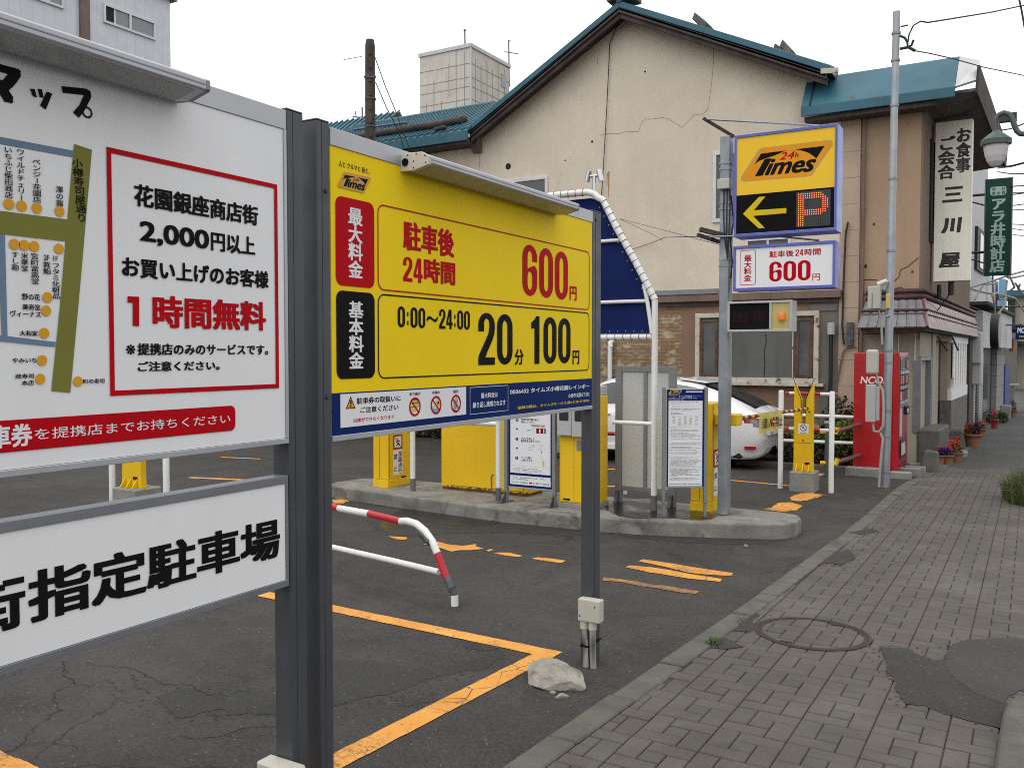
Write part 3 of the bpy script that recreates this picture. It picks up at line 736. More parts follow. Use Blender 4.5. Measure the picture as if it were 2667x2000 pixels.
def patch(name, pts, m, dz, jag=.0, seed=1):
    rnd = random.Random(seed); P = [gnd(p) for p in pts]; out = []
    for i, p in enumerate(P):
        q = P[(i + 1) % len(P)]; n = max(1, int((q - p).length / .022)) if jag else 1
        for k in range(n):
            r_ = p.lerp(q, k / n); ax = 1.7 * noise.noise(V(r_.x * 7, r_.y * 7, seed)) + .9 * noise.noise(V(r_.x * 23, r_.y * 23, seed)) + rnd.uniform(-.25, .25); ay = 1.7 * noise.noise(V(r_.x * 7, r_.y * 7, seed + 40)) + .9 * noise.noise(V(r_.x * 23, r_.y * 23, seed + 40)) + rnd.uniform(-.25, .25)
            out.append((r_.x + ax * jag, r_.y + ay * jag))
    pr = Print(V(0, 0, 0), (1, 0, 0), (0, 1, 0)); ls = [out]
    tri = tessellate_polygon([[V(a, b, 0) for a, b in out]]); mb = MB(); fs = []
    for t in tri:
        a, b, c = (out[i] for i in t); cr = (b[0] - a[0]) * (c[1] - a[1]) - (b[1] - a[1]) * (c[0] - a[0])
        if abs(cr) > 1e-10: fs.append(tuple(t) if cr > 0 else tuple(reversed(t)))
    mb.add([V(a, b, gz(b) + dz) for a, b in out], fs, m)
    if jag >= .01 and m in ('patch_dark', 'gravel', 'patch'):      # crumbs and specks round the ragged edge
        for _ in range(int(len(out) * 1.6)):
            a, b = out[rnd.randrange(len(out))]; w = min(jag * 6, .13); r_ = rnd.uniform(.002, .012) * (1 if jag > .015 else .8); a += rnd.gauss(0, w * .45); b += rnd.gauss(0, w * .45)
            k = rnd.randrange(5, 8); ph = rnd.random() * 6; mb.add([V(a + r_ * rnd.uniform(.5, 1.4) * math.cos(ph + 6.2832 * i / k), b + r_ * rnd.uniform(.5, 1.4) * math.sin(ph + 6.2832 * i / k), gz(b) + dz - .0003) for i in range(k)], [tuple(range(k))], m)
    return mb.build(name, kind='structure')
patch('asphalt_patch', [b7(1590, 505), b7(1640, 515), b7(1720, 515), b7(1830, 565), b7(1885, 560), b7(1960, 640), b7(2030, 690), b7(2120, 745), b7(2260, 780), b7(2230, 850), b7(2110, 856), b7(2000, 825), b7(1880, 800), b7(1800, 765), b7(1720, 752), b7(1680, 722), b7(1655, 640), b7(1630, 600), b7(1630, 560)], 'patch_dark', .0250, .014, 2)
patch('asphalt_patch', [b7(1882, 560), b7(1884, 525), b7(1905, 498), b7(1950, 483), b7(2020, 475), b7(2100, 471), b7(2230, 476), b7(2420, 520), b7(2420, 650), b7(2212, 690), b7(2145, 712), b7(2128, 755), b7(2000, 705), b7(1930, 655), b7(1888, 600)], 'patch', .0264, .010, 3)
for q, sd in (([b7(985, 440), b7(1060, 445), b7(1072, 390), b7(1100, 378), b7(1085, 365), b7(1030, 395)], 4), ([b7(880, 515), b7(905, 495), b7(955, 470), b7(985, 490), b7(1015, 512), b7(960, 520)], 5), ([b7(1330, 165), b7(1400, 110), b7(1470, 95), b7(1505, 128), b7(1440, 160), b7(1390, 150)], 6), ([b7(1480, 20), b7(1560, 5), b7(1600, 12), b7(1540, 30)], 7)):
    patch('asphalt_patch', q, 'patch_dark', .0255, .012, sd)
def tz_(x, y): return (807 + x / 1.734, 1043 + y / 1.734)
for q, m, jg, sd in (([tz_(60, 1180), tz_(200, 1170), tz_(330, 1190), tz_(560, 1212), tz_(700, 1185), tz_(860, 1130), tz_(880, 1160), tz_(760, 1215), tz_(640, 1240), tz_(430, 1282), tz_(330, 1330), tz_(220, 1352), tz_(60, 1385)], 'gravel', .03, 61),
        ([tz_(400, 1375), tz_(470, 1335), tz_(560, 1328), tz_(580, 1350), tz_(500, 1372)], 'gravel', .02, 62), ([tz_(700, 1120), tz_(760, 1080), tz_(860, 1075), tz_(900, 1100), tz_(820, 1130)], 'gravel', .02, 63),
        ([a3(800, 1300), a3(900, 1265), a3(1100, 1285), a3(1360, 1275), a3(1500, 1290), a3(1500, 1380), a3(1340, 1390), a3(1100, 1370), a3(900, 1400), a3(810, 1360)], 'gravel', .035, 64), ([a3(900, 1490), a3(1050, 1440), a3(1300, 1400), a3(1480, 1420), a3(1200, 1470), a3(980, 1520)], 'patch', .03, 65),
        ([a6(330, 770), a6(480, 690), a6(700, 640), a6(1000, 680), a6(1500, 760), a6(1820, 800), a6(1810, 850), a6(1300, 820), a6(900, 830), a6(500, 850)], 'gravel', .03, 66), ([b6(230, 1440), b6(600, 1500), b6(1100, 1530), b6(1640, 1535), b6(1500, 1570), b6(900, 1560), b6(400, 1510)], 'gravel', .02, 67)):
    patch('rough_asphalt', q, m, .0018, jg, sd)
def crackline(pts, w, nm='ground_crack'):
    rnd = random.Random(len(pts)); P = [gnd(p) for p in pts]; Q = []
    for A, B in zip(P, P[1:]):
        n = max(2, int((B - A).length / .025))
        for k in range(n):
            r_ = A.lerp(B, k / n); Q.append(V(r_.x + rnd.uniform(-.012, .012), r_.y + rnd.uniform(-.012, .012), 0))
    mb = MB()
    for i in range(len(Q) - 1):
        d = (Q[i + 1] - Q[i]).normalized(); n2 = V(-d.y, d.x, 0) * w * rnd.uniform(.08, .3); mb.poly([V(p.x, p.y, gz(p.y) + .0032) for p in (Q[i] - n2, Q[i + 1] - n2, Q[i + 1] + n2, Q[i] + n2)], 'crackfill')
    mb.build(nm, kind='structure')
for q, w in (([a3(315, 1120), a3(330, 1190), a3(375, 1230), a3(300, 1262), a3(265, 1300), a3(300, 1370), a3(200, 1440), a3(140, 1490), a3(110, 1545), a3(10, 1590), a3(-60, 1640)], .009), ([a3(430, 1135), a3(560, 1150), a3(650, 1155), a3(740, 1195), a3(820, 1240), a3(960, 1245), a3(1040, 1290), a3(1180, 1298)], .010),
        ([a3(375, 1230), a3(450, 1250), a3(540, 1215), a3(620, 1290)], .006), ([a3(650, 1155), a3(690, 1250), a3(760, 1295)], .006), ([a3(110, 1545), a3(260, 1530), a3(420, 1560)], .005), ([a3(560, 1290), a3(640, 1330), a3(800, 1310)], .005)):
    crackline(q, w)
# kerb slab at the carriageway crossing, lower right
pts = [gnd(q, .075) for q in (b7(2078, 1050), b7(2092, 930), b7(2108, 830), b7(2120, 765), b7(2130, 730), b7(2146, 708), b7(2175, 697), b7(2230, 694), b7(2500, 710), b7(2500, 1050))]
cs = MB(); cs.prism([V(p.x, p.y, gz(p.y) - .05) for p in pts], V(0, 0, .125), 'kerb'); cs.build('kerb_ramp', bev=.03, kind='structure', seg=3)
rd = MB(); 
for y0, y1 in ((-8, 0), (0, 20), (20, 60), (60, 200)):
    rd.poly([V(XR, y0, gz(y0) + .006), V(14, y0, gz(y0) + .006), V(14, y1, gz(y1) + .006), V(XR, y1, gz(y1) + .006)], 'asphalt2')
rd.build('road', kind='structure')
# painted marks
def ribbon(pts, w, m, name='road_marking', dz=.004, jag=.004, seed=1, square=True):
    """a line of paint of width w through ground points"""
    rnd = random.Random(seed); P = [Vector((p.x, p.y)) for p in pts]; mb = MB(); Lf = []; Rt = []
    for i, p in enumerate(P):
        d0 = (p - P[i - 1]).normalized() if i else (P[1] - p).normalized(); d1 = (P[i + 1] - p).normalized() if i + 1 < len(P) else d0
        t = (d0 + d1).normalized(); n = Vector((-t.y, t.x)) / max(.35, t.dot(d0)); Lf.append(p + n * w / 2); Rt.append(p - n * w / 2)
    for i in range(len(P) - 1):
        n = max(1, int((P[i + 1] - P[i]).length / .05)); A = []; B = []
        for k in range(n + 1):
            j = 0 if k in (0, n) else jag
            A.append(Lf[i].lerp(Lf[i + 1], k / n) + Vector((rnd.uniform(-j, j), rnd.uniform(-j, j)))); B.append(Rt[i].lerp(Rt[i + 1], k / n) + Vector((rnd.uniform(-j, j), rnd.uniform(-j, j))))
        for k in range(n):
            q = [A[k], B[k], B[k + 1], A[k + 1]]; mb.poly([V(a.x, a.y, gz(a.y) + dz) for a in q], m)
    return mb.build(name, kind='structure')
corner = gnd(a6(1655, 1700)); corner = gnd(b7(205, 520))
lA = gnd(a6(88, 1355)); lC = gnd(D(735, 1640)); 
lB = lA + (lA - corner) * 1.2
ribbon([lB, lA, corner, lC, lC + (lC - corner) * .8], .125, 'mark', jag=.003)
patch('road_marking', [a3(-140, 1560), a3(0, 1568), a3(60, 1600), a3(150, 1640), a3(200, 1665), a3(150, 1750), a3(-140, 1750)], 'mark', .004, .006, 3)
for i, q in enumerate(([a6(455, 848), a6(590, 855), a6(588, 868), a6(560, 874), a6(510, 868)],
          [a6(705, 905), a6(760, 895), a6(800, 885), a6(880, 905), a6(980, 915), a6(1075, 902), a6(1065, 918), a6(1125, 935), a6(1040, 945), a6(960, 945), a6(900, 955), a6(820, 930), a6(760, 915)],
          [a6(1190, 965), a6(1230, 962), a6(1300, 962), a6(1392, 985), a6(1370, 993), a6(1290, 985)],
          [a6(1455, 1005), a6(1500, 995), a6(1600, 1005), a6(1700, 1018), a6(1660, 1035), a6(1560, 1022)],
          [a6(1140, 948), a6(1165, 938), a6(1195, 943), a6(1160, 955)],
          [b7(587, 133), b7(606, 124), b7(700, 138), b7(820, 158), b7(986, 183), b7(980, 194), b7(880, 190), b7(800, 181), b7(690, 154)],
          [b7(532, 158), b7(552, 150), b7(640, 158), b7(720, 170), b7(800, 186), b7(939, 207), b7(930, 219), b7(800, 206), b7(680, 186), b7(640, 181)])):
    patch('road_marking', q, 'mark', .004, .0032, 20 + i)
for i, q in enumerate(([b7(440, 200), b7(500, 205), b7(690, 235), b7(845, 260), b7(830, 272), b7(660, 248), b7(520, 222), b7(440, 214)],
          [b6(1490, 1295), b6(1560, 1270), b6(1600, 1240), b6(1700, 1238), b6(1790, 1265), b6(1740, 1300), b6(1640, 1312)],
          [a6(70, 592), a6(140, 588), a6(190, 602), a6(150, 617), a6(75, 620)])):
    patch('road_marking', q, 'mark' if i else 'mark_faded', .004, .012, 40 + i)
patch('road_marking', [b6(1690, 1200), b6(1770, 1165), b6(1860, 1165), b6(1952, 1178), b6(1920, 1200), b6(1850, 1215), b6(1780, 1232), b6(1700, 1225)], 'mark', .004, .02, 51)
for i, (p, q, w) in enumerate(((b6(1215, 1063), b6(1700, 1108), .09), (b6(1700, 1108), b6(1950, 1010), .09), (b6(250, 1112), b6(318, 1112), .12), (b6(440, 1130), b6(565, 1138), .1), (b6(250, 976), b6(320, 976), .09),
        (a3(950, 200), a3(1215, 212), .12), (a3(1215, 212), a3(1500, 225), .12), (a3(1110, 98), a3(1310, 107), .1), (a6(145, 160), a6(300, 156), .1))):
    ribbon([gnd(p), gnd(q)], w, 'mark', seed=60 + i, jag=.006)
# shallow puddle along the island
patch('puddle', [a6(400, 770), a6(480, 700), a6(560, 660), a6(700, 660), a6(830, 672), a6(900, 690), a6(1010, 690), a6(1130, 705), a6(1235, 735), a6(1215, 765), a6(1120, 780), a6(960, 770), a6(800, 768), a6(690, 745), a6(600, 775), a6(500, 800), a6(430, 800)], 'puddle', .003, .01, 77)
# ================================================================ THE TWO BIG SIGNS (faces on the plane X = XB)
XB = -2.08
def lamp_bar(parent, y0, y1, zt, cap=True):
    """slim lamp casing reaching out over the top of a sign face"""
    r = MB(); prof = [(XB + .003, zt - .046), (XB + .06, zt - .05), (XB + .126, zt - .034), (XB + .132, zt - .030), (XB + .132, zt - .005), (XB + .127, zt - .0005), (XB + .003, zt + .006)]
    r.prism([V(x, y0, z) for x, z in prof], V(0, y1 - y0, 0), 'alu')
    o = r.build('lamp_casing', parent, bev=.0015)
    l = MB(); l.frame(V(XB + .055, y0 + .03, zt - .053), V(0, y1 - y0 - .06, 0), V(.064, 0, .0162), V(-.0008, 0, .004), 'lamplens'); l.build('lamp_lens', o)
    l = MB(); l.box((XB + .1322, y0 + .004, zt - .019), (XB + .1335, y1 - .004, zt - .016), 'alu_dark'); l.build('trim_line', o)
    for yy_, sgn in ((y0, -1), (y1, 1)):
        c = MB(); prof2 = [(XB - .002, zt - .052), (XB + .06, zt - .054), (XB + .134, zt - .038), (XB + .137, zt - .008), (XB + .10, zt + .012), (XB + .04, zt + .014), (XB - .002, zt + .010)] if cap and sgn < 0 else [(x, z) for x, z in prof]
        c.prism([V(x, yy_, z) for x, z in prof2], V(0, .014 * sgn, 0), 'lampplastic' if cap and sgn < 0 else 'alu_dark'); co_ = c.build('lamp_end_cap', o, bev=.0015)
        if sgn < 0 and cap:
            k = MB(); k.tube([V(XB + .024, yy_ - .012, zt - .020), V(XB + .024, yy_ - .018, zt - .020)], .0145, 'p_black', 16); k.build('plug', co_)
            for dx, dz in ((.035, .006), (.075, .006), (.115, -.004), (.118, -.03), (.062, -.02), (.062, -.045)):
                k = MB(); k.tube([V(XB + dx, yy_ - .0125, zt + dz), V(XB + dx, yy_ - .016, zt + dz)], .0026, 'p_black', 8); k.build('screw', co_)
    return o
def square_post(parent, y0, y1, x0, x1, zt, zb, slot=False):
    p = MB(); p.box((x0, y0, zb), (x1, y1, zt), 'post')
    o = p.build('post', parent, bev=.004)
    if slot:
        q = MB(); q.box((x0 + .02, y0 - .002, zb + .01), (x1 - .024, y0 - .0005, zt - .01), 'post')
        q.box((x1 + .0005, y0 + .024, zb + .01), (x1 + .0025, y0 + .052, zt - .01), 'post'); q.build('post_rib', o)
    c = MB(); c.box((x0 + .001, y0 + .001, zt), (x1 - .001, y1 - .001, zt + .006), 'post'); c.build('post_cap', o, bev=.002)
    c = MB(); c.box((x1 + .0003, y0 + (y1 - y0) * .36, zb + .01), (x1 + .0014, y0 + (y1 - y0) * .40, zt - .004), 'post'); c.build('post_rib', o)
    return o
# ---- map sign on the left
ms = thing('map_sign', (XB, 1.1, gz(1.1)), 'white shopping street map board with red framed notice on slate posts, left foreground', 'sign')
tl, tr_ = onX(a1(1980, 905), XB), onX(a1(1990, 770), XB)
zt = tr_.z; zin = tl.z; yR = tr_.y; zb = onX(a2(2008, 1590), XB).z
Y0 = -.45
b = MB(); b.box((XB - .06, Y0, zb), (XB - .004, yR, zt), 'alu'); bo = b.build('board', ms, bev=.003)
f = MB(); f.box((XB - .004, Y0 + .012, zb + .018), (XB - .0015, yR - .012, zin), 'panel_white'); fo = f.build('face', bo)
fr = MB()
fr.box((XB - .004, Y0, zb), (XB + .004, yR, zb + .017), 'alu'); fr.box((XB - .004, yR - .011, zb + .0175), (XB + .004, yR, zin), 'alu'); fr.box((XB - .004, Y0, zin + .0005), (XB + .002, yR, zt), 'alu'); fr.build('frame', bo, bev=.0015)
pr = Print((XB, 0, 0), *XF)
B_ = .028
pr.text('マ', a1(-110, 690), a1(145, 478), 'p_black', 1, .075)
pr.poly([a1(208, 620), a1(240, 622), a1(258, 682), a1(228, 672)], 'p_black', 1); pr.poly([a1(262, 620), a1(292, 626), a1(303, 684), a1(275, 678)], 'p_black', 1); pr.poly([a1(325, 640), a1(364, 655), a1(318, 767), a1(279, 736)], 'p_black', 1)
pr.poly([a1(428, 602), a1(600, 620), a1(630, 640), a1(635, 680), a1(590, 770), a1(550, 823), a1(508, 785), a1(552, 735), a1(585, 665), a1(436, 648)], 'p_black', 1); pr.annulus(a1(607, 785), .0145, .0045, 'p_black', 2)
pr.poly([a1(0, 955), a1(512, 1052), a1(507, 1096), a1(0, 1003), a1(-400, 930), a1(-400, 880)], 'p_slate', 0)
pr.poly([a1(516, 1004), a1(640, 1046), a2(565, 420), a2(490, 1238), a2(358, 1226), a2(420, 620), a2(470, 30)], 'p_olive', 0)
pr.poly([a1(-400, 1415), a1(0, 1470), a1(472, 1530), a2(452, 183), a2(0, 131), a2(-400, 90)], 'p_olive', 1)
pr.poly([a2(-20, 131), a2(34, 137), a2(52, 845), a2(12, 842)], 'p_slate', 0)
pr.poly([a2(-400, 780), a2(0, 838), a2(388, 885), a2(383, 918), a2(0, 878), a2(-400, 830)], 'p_slate', 1)
for t, l, r_, sk in (('小樽寿司屋通り', a1(522, 1545), a1(582, 1118), .07),):
    pr.vtext(t, l, r_, 'p_black', 3, .012, sk)
for t, x0, y1_, x1_, y0_ in (('いちふじ柴田商店', 35, 1380, 82, 1030), ('ワイルドチェリー', 122, 1398, 168, 1045), ('ベンジー花園店', 232, 1412, 280, 1112), ('澤の露', 392, 1437, 438, 1304)):
    pr.vtext(t, a1(x0, y1_), a1(x1_, y0_), 'p_black', 2, .012)
for t, x0, y1_, x1_, y0_ in (('すし勘', 82, 386, 128, 258), ('米華堂', 148, 393, 194, 266), ('宮町富高堂', 218, 483, 266, 270), ('巽鮨', 302, 412, 350, 328), ('フタミ化粧品', 366, 584, 414, 335)):
    pr.vtext(t, a2(x0, y1_), a2(x1_, y0_), 'p_black', 2, .012)
pr.text('2F', a2(305, 315), a2(343, 280), 'p_black', 2, .02); pr.text('1F', a2(370, 320), a2(402, 287), 'p_black', 2, .02)
for t, x0, y1_, x1_, y0_ in (('野の花', 152, 590, 278, 552), ('美容室', 155, 660, 280, 624), ('ヴィーナス', 70, 708, 283, 672), ('大和家', 135, 842, 262, 806), ('やみいち', 85, 1030, 253, 995), ('政寿司', 105, 1140, 235, 1104), ('本店', 150, 1188, 235, 1150), ('町の寿司', 577, 1176, 727, 1138)):
    pr.text(t, a2(x0, y1_), a2(x1_, y0_), 'p_black', 2, .025)
for p in (a1(62, 1423), a1(150, 1436), a1(257, 1451), a1(415, 1473), a2(100, 204), a2(168, 211), a2(238, 218), a2(410, 236), a2(330, 574), a2(320, 667), a2(307, 823), a2(292, 1012), a2(280, 1142), a2(542, 1158)):
    pr.disc(p, .0128, 'p_dot', 2)
pr.ring([a1(736, 1027), a1(1927, 1284), a2(1948, 1207), a2(773, 1258)], 'p_red', .0135, 1, 0)
pr.text('花園銀座商店街', a1(935, 1436), a1(1797, 1438), 'p_black', 1, .036)
pr.text('2,000', a2(974, 203), a2(1456, 108), 'p_black', 1, .03); pr.text('円以上', a2(1470, 250), a2(1777, 156), 'p_black', 1, .036)
pr.text('お買い上げのお客様', a2(850, 430), a2(1870, 392), 'p_black', 1, .036)
pr.poly([a2(888, 566), a2(969, 570), a2(969, 776), a2(925, 772), a2(925, 612), a2(888, 609)], 'p_red', 1); pr.text('時間無料', a2(1064, 788), a2(1852, 605), 'p_red', 1, .04)
pr.text('※', a2(878, 972), a2(942, 903), 'p_black', 1, .012); pr.text('提携店のみのサービスです。', a2(957, 978), a2(1868, 902), 'p_black', 1, .034)
pr.text('ご注意ください。', a2(960, 1092), a2(1530, 1014), 'p_black', 1, .034)
pr.rect([a2(-700, 1480), a2(1640, 1325), a2(1638, 1503), a2(-700, 1720)], 'p_red', 1, .018)
pr.text('駐車券', a2(-235, 1650), a2(222, 1447), 'p_white', 2, .035); pr.text('を提携店までお持ちください', a2(240, 1568), a2(1602, 1385), 'p_white', 2, .004)
pr.build('lettering', bo)
# name board under it
n1 = onX(a3(1445, 188), XB); n2 = onX(a3(1450, 742), XB)
b = MB(); b.box((XB - .05, Y0, n2.z), (XB - .004, n1.y, n1.z), 'alu_dark'); nb = b.build('name_board', ms, bev=.002)
f = MB(); f.box((XB - .004, Y0 + .01, n2.z + .022), (XB - .0012, n1.y - .012, n1.z - .026), 'panel_white'); f.build('face', nb)
f = MB(); f.box((XB - .004, Y0, n2.z), (XB + .003, n1.y, n2.z + .021), 'alu_dark'); f.box((XB - .004, Y0, n1.z - .0255), (XB + .003, n1.y, n1.z), 'alu_dark'); f.box((XB - .004, n1.y - .011, n2.z + .0215), (XB + .003, n1.y, n1.z - .026), 'alu_dark'); f.build('frame', nb, bev=.001)
pr = Print((XB, 0, 0), *XF)
u0, v0 = pr.uv(a3(143, 940)); u1, v1 = pr.uv(a3(1405, 395)); cw = (u1 - u0) / 5
pr.text('指定駐車場', (u0, v0, 0), (u1, v1, 0), 'p_black', 1, .036)
pr.text('街', (u0 - cw * 1.0, v0, 0), (u0 - cw * .04, v1, 0), 'p_black', 1, .036)
pr.build('lettering', nb)
pB = square_post(ms, 2.108, 2.185, -2.155, XB, zt + .005, gz(2.1) - .05)
square_post(ms, -.53, -.453, -2.155, XB, zt + .005, gz(-.5) - .05)
lamp_bar(ms, -.2, onX(a1(1440, 585), XB + .132).y, onX(a1(1440, 548), XB + .132).z, False)
jb = MB(); q0, q1 = onY(a3(1285, 1648), 2.04), onY(a3(1465, 1656), 2.04); jb.box((q0.x, 2.04, q0.z - .2), (q1.x, 2.107, (q0.z + q1.z) / 2), 'jbox'); jb.build('junction_box', ms, bev=.006)
# ---- yellow tariff sign
ys = thing('tariff_sign', (XB, 3.4, gz(3.4)), 'large yellow parking tariff board with navy bottom strip between two slate posts', 'sign')
yl = onX(a4(57, 245), XB).y; yr = onX(a4(2046, 800), XB).y
zt2 = (onX(a4(57, 100), XB).z + onX(a4(2046, 725), XB).z) / 2; zyt = (onX(a4(57, 243), XB).z + onX(a4(2046, 806), XB).z) / 2
zy = (onX(a5(85, 875), XB).z + onX(a5(2046, 780), XB).z) / 2; zb2 = (onX(a5(87, 1188), XB).z + onX(a5(2048, 988), XB).z) / 2
b = MB(); b.box((XB - .06, yl, zb2 - .02), (XB - .004, yr, zt2), 'alu'); bo = b.build('board', ys, bev=.002)
f = MB(); f.box((XB - .004, yl + .002, zy + .0005), (XB - .001, yr - .002, zyt), 'p_yellow'); f.box((XB - .004, yl + .002, zb2), (XB - .001, yr - .002, zy), 'p_blue'); f.build('face', bo)
f = MB(); f.box((XB - .004, yl, zyt + .0005), (XB + .003, yr, zt2), 'alu'); f.box((XB - .004, yl, zb2 - .02), (XB + .004, yr, zb2 - .0005), 'alu'); f.build('frame', bo, bev=.0015)
pr = Print((XB, 0, 0), *XF)
pr.text('人と クルマと 街と、', c4(100, 152), c4(475, 186), 'p_black', 1, .012)
pr.badge([c4(92, 402), c4(405, 478), c4(480, 290), c4(160, 222)], 1, 'p_gold', 'p_amber')
pr.rect([c4(58, 503), c4(526, 598), c4(531, 1620), c4(70, 1578)], 'p_red', 1, .03)
pr.vtext('最大料金', c4(226, 1497), c4(374, 672), 'p_white', 2, .03)
pr.ring([c4(565, 612), a4(2025, 1030), a5(2022, 256), a5(419, 106)], 'p_redbrown', .0055, 1, .035)
pr.text('駐車後', c4(875, 1158), c4(1487, 923), 'p_red', 1, .038)
pr.digits('24', c4(876, 1530), c4(1108, 1268), 'p_red', 1); pr.text('時間', c4(1125, 1545), c4(1500, 1303), 'p_red', 1, .044)
pr.digits('600', a5(1515, 142), a4(1860, 1045), 'p_red', 1); pr.text('円', a5(1873, 180), a5(1926, 78), 'p_red', 1, .03)
pr.rect([a5(102, 104), a5(394, 128), a5(397, 770), a5(107, 778)], 'p_black', 1, .03)
pr.vtext('基本料金', a5(206, 707), a5(301, 195), 'p_white', 2, .03)
pr.ring([a5(419, 130), a5(2023, 274), a5(2021, 716), a5(420, 773)], 'p_black', .0055, 1, .035)
pr.digits('0:00', a5(570, 385), a5(778, 240), 'p_black', 1); pr.digits('~', a5(788, 395), a5(876, 240), 'p_black', 1); pr.digits('24:00', a5(884, 396), a5(1116, 263), 'p_black', 1)
pr.digits('20', a5(1181, 672), a5(1440, 290), 'p_black', 1); pr.text('分', a5(1456, 673), a5(1524, 550), 'p_black', 1, .03)
pr.digits('100', a5(1575, 664), a5(1880, 320), 'p_black', 1); pr.text('円', a5(1895, 667), a5(1946, 560), 'p_black', 1, .03)
W4 = [c5(130, 128), c5(1777, 43), c5(1778, 405), c5(133, 565)]
pr.rect(W4, 'p_white', 1)
pr.poly([c5(265, 158), c5(330, 320), c5(200, 328)], 'p_black', 2); pr.poly([c5(265, 186), c5(314, 308), c5(216, 314)], 'p_dot', 3)
pr.text('!', c5(256, 304), c5(275, 208), 'p_black', 4, .04)
pr.text('駐車券の取扱いに', c5(345, 268), c5(922, 143), 'p_black', 2, .032); pr.text('ご注意ください', c5(392, 382), c5(890, 262), 'p_black', 2, .028)
pr.text('出庫ができなくなります', c5(302, 506), c5(838, 398), 'p_red', 2, .018)
for (cx, cy, t, l, r_) in ((1105, 297, '折り曲げ', c5(1032, 154), c5(1178, 102)), (1382, 275, '水濡れ', c5(1330, 132), c5(1433, 87)), (1642, 256, '紛失', c5(1608, 120), c5(1674, 74))):
    pr.text(t, l, r_, 'p_black', 6, .018)
    rr = .0375
    if cx == 1105:
        pr.poly([c5(1070, 218), c5(1160, 210), c5(1165, 290), c5(1062, 300)], 'p_lemon', 2); pr.poly([c5(1040, 308), c5(1150, 296), c5(1145, 360), c5(1050, 370)], 'p_lemon', 2)
        pr.bar(c5(1040, 304), c5(1150, 294), .002, 'p_black', 3); pr.bar(c5(1068, 214), c5(1164, 206), .002, 'p_black', 3)
        pr.text('駐車券', c5(1085, 262), c5(1152, 232), 'p_black', 3, .01)
    elif cx == 1382:
        pr.poly([c5(1310, 325), c5(1340, 308), c5(1375, 325), c5(1410, 312), c5(1450, 320), c5(1430, 360), c5(1395, 383), c5(1355, 378)], 'p_sky', 2)
        pr.poly([c5(1405, 190), c5(1452, 255), c5(1410, 315), c5(1345, 300)], 'p_lemon', 3); pr.disc(c5(1410, 245), .006, 'p_black', 4)
    else:
        pr.poly([c5(1610, 205), c5(1650, 175), c5(1672, 205), c5(1655, 330), c5(1615, 345)], 'p_grey', 2); pr.poly([c5(1618, 190), c5(1660, 185), c5(1658, 215), c5(1620, 218)], 'p_lemon', 3)
        pr.poly([c5(1600, 330), c5(1650, 322), c5(1632, 378)], 'p_dot', 3)
    pr.annulus(c5(cx, cy), rr, .0085, 'p_red', 5)
    u, v = pr.uv(c5(cx, cy)); pr.bar((u - rr * .66, v + rr * .62, 0), (u + rr * .66, v - rr * .62, 0), .006, 'p_red', 5)
pr.ring([a5(1115, 840), a5(1405, 824), a5(1407, 1018), a5(1117, 1045)], 'p_white', .0022, 1, 0)
pr.text('最大料金は', a5(1200, 924), a5(1328, 874), 'p_white', 1, .022); pr.text('繰り返し適用されます', a5(1138, 1000), a5(1386, 932), 'p_white', 1, .02)
pr.text('0036432 タイムズ小樽花銀レインボー', a5(1420, 896), a5(2021, 813), 'p_white', 1, .026); pr.text('小樽市花園3丁目2', a5(1860, 922), a5(2021, 875), 'p_white', 1, .016)
pr.text('故障の際は、タイムズサービス(株) 0120-77-8924', a5(1479, 1012), a5(2021, 928), 'p_yel2', 1, .026)
pr.build('lettering', bo)
square_post(ys, 2.248, yl, -2.155, XB, zt2 + .012, gz(2.2) - .05)
square_post(ys, yr, yr + .115, -2.145, XB, zt2 + .004, gz(4.5) - .05)
lamp_bar(ys, onX(a4(607, 320), XB).y, onX(a4(1940, 690), XB + .132).y, (onX(a4(815, 298), XB + .132).z + onX(a4(1940, 668), XB + .132).z) / 2)
bl = MB()
for yy_, zz in ((2.29, 2.2), (2.29, 1.5), (yr + .05, zt2 - .04)):
    bl.tube([V(XB + .0, yy_, zz), V(XB + .006, yy_, zz)], .008, 'scuff', 10)
bl.build('bolt', ys)
# junction box and conduits strapped to the right post
yj = yr - .062
ja, jb_ = onY(a6(1777, 1440), yj), onY(a6(1930, 1298), yj); jzb = (ja.z + onY(a6(1930, 1455), yj).z) / 2; jzt = (jb_.z + onY(a6(1777, 1282), yj).z) / 2
jm = MB(); jm.box((ja.x, yj, jzb), (jb_.x, yr - .001, jzt), 'jbox')
jo = jm.build('junction_box', ys, bev=.007, seg=2)
for x, z in ((jb_.x - .028, jzt - .035), (ja.x + .014, jzb + .03)):
    sc_ = MB(); sc_.tube([V(x, yj + .001, z), V(x, yj - .0025, z)], .0042, 'p_black', 8); sc_.build('screw', jo)
for k, (xa_, xb_) in enumerate(((1825, 1835), (1882, 1878))):
    p0, p1 = onY(a6(xa_, 1450), yr - .03), onY(a6(xb_ + 10 * k, 1659), yr - .03); pz = gz(4.5)
    cd = MB(); cd.tube([V(p0.x, yr - .03, jzb - .045), V(p0.x, yr - .03, jzb + .01)], .0235, 'jbox', 14)
    cd.tube([V(p0.x, yr - .03, jzb - .02), V(p0.x + .004, yr - .033, jzb - .12), V(p1.x - .004, yr - .03, .06), V(p1.x, yr - .03, pz - .02)], .0175, 'conduit', 14)
    cd.build('conduit', ys)
st = MB(); zst = onY(a6(1860, 1640), yr - .05).z + .06; zst = .035
x0_, x1_ = onY(a6(1800, 1600), yr - .05).x, XB + .004
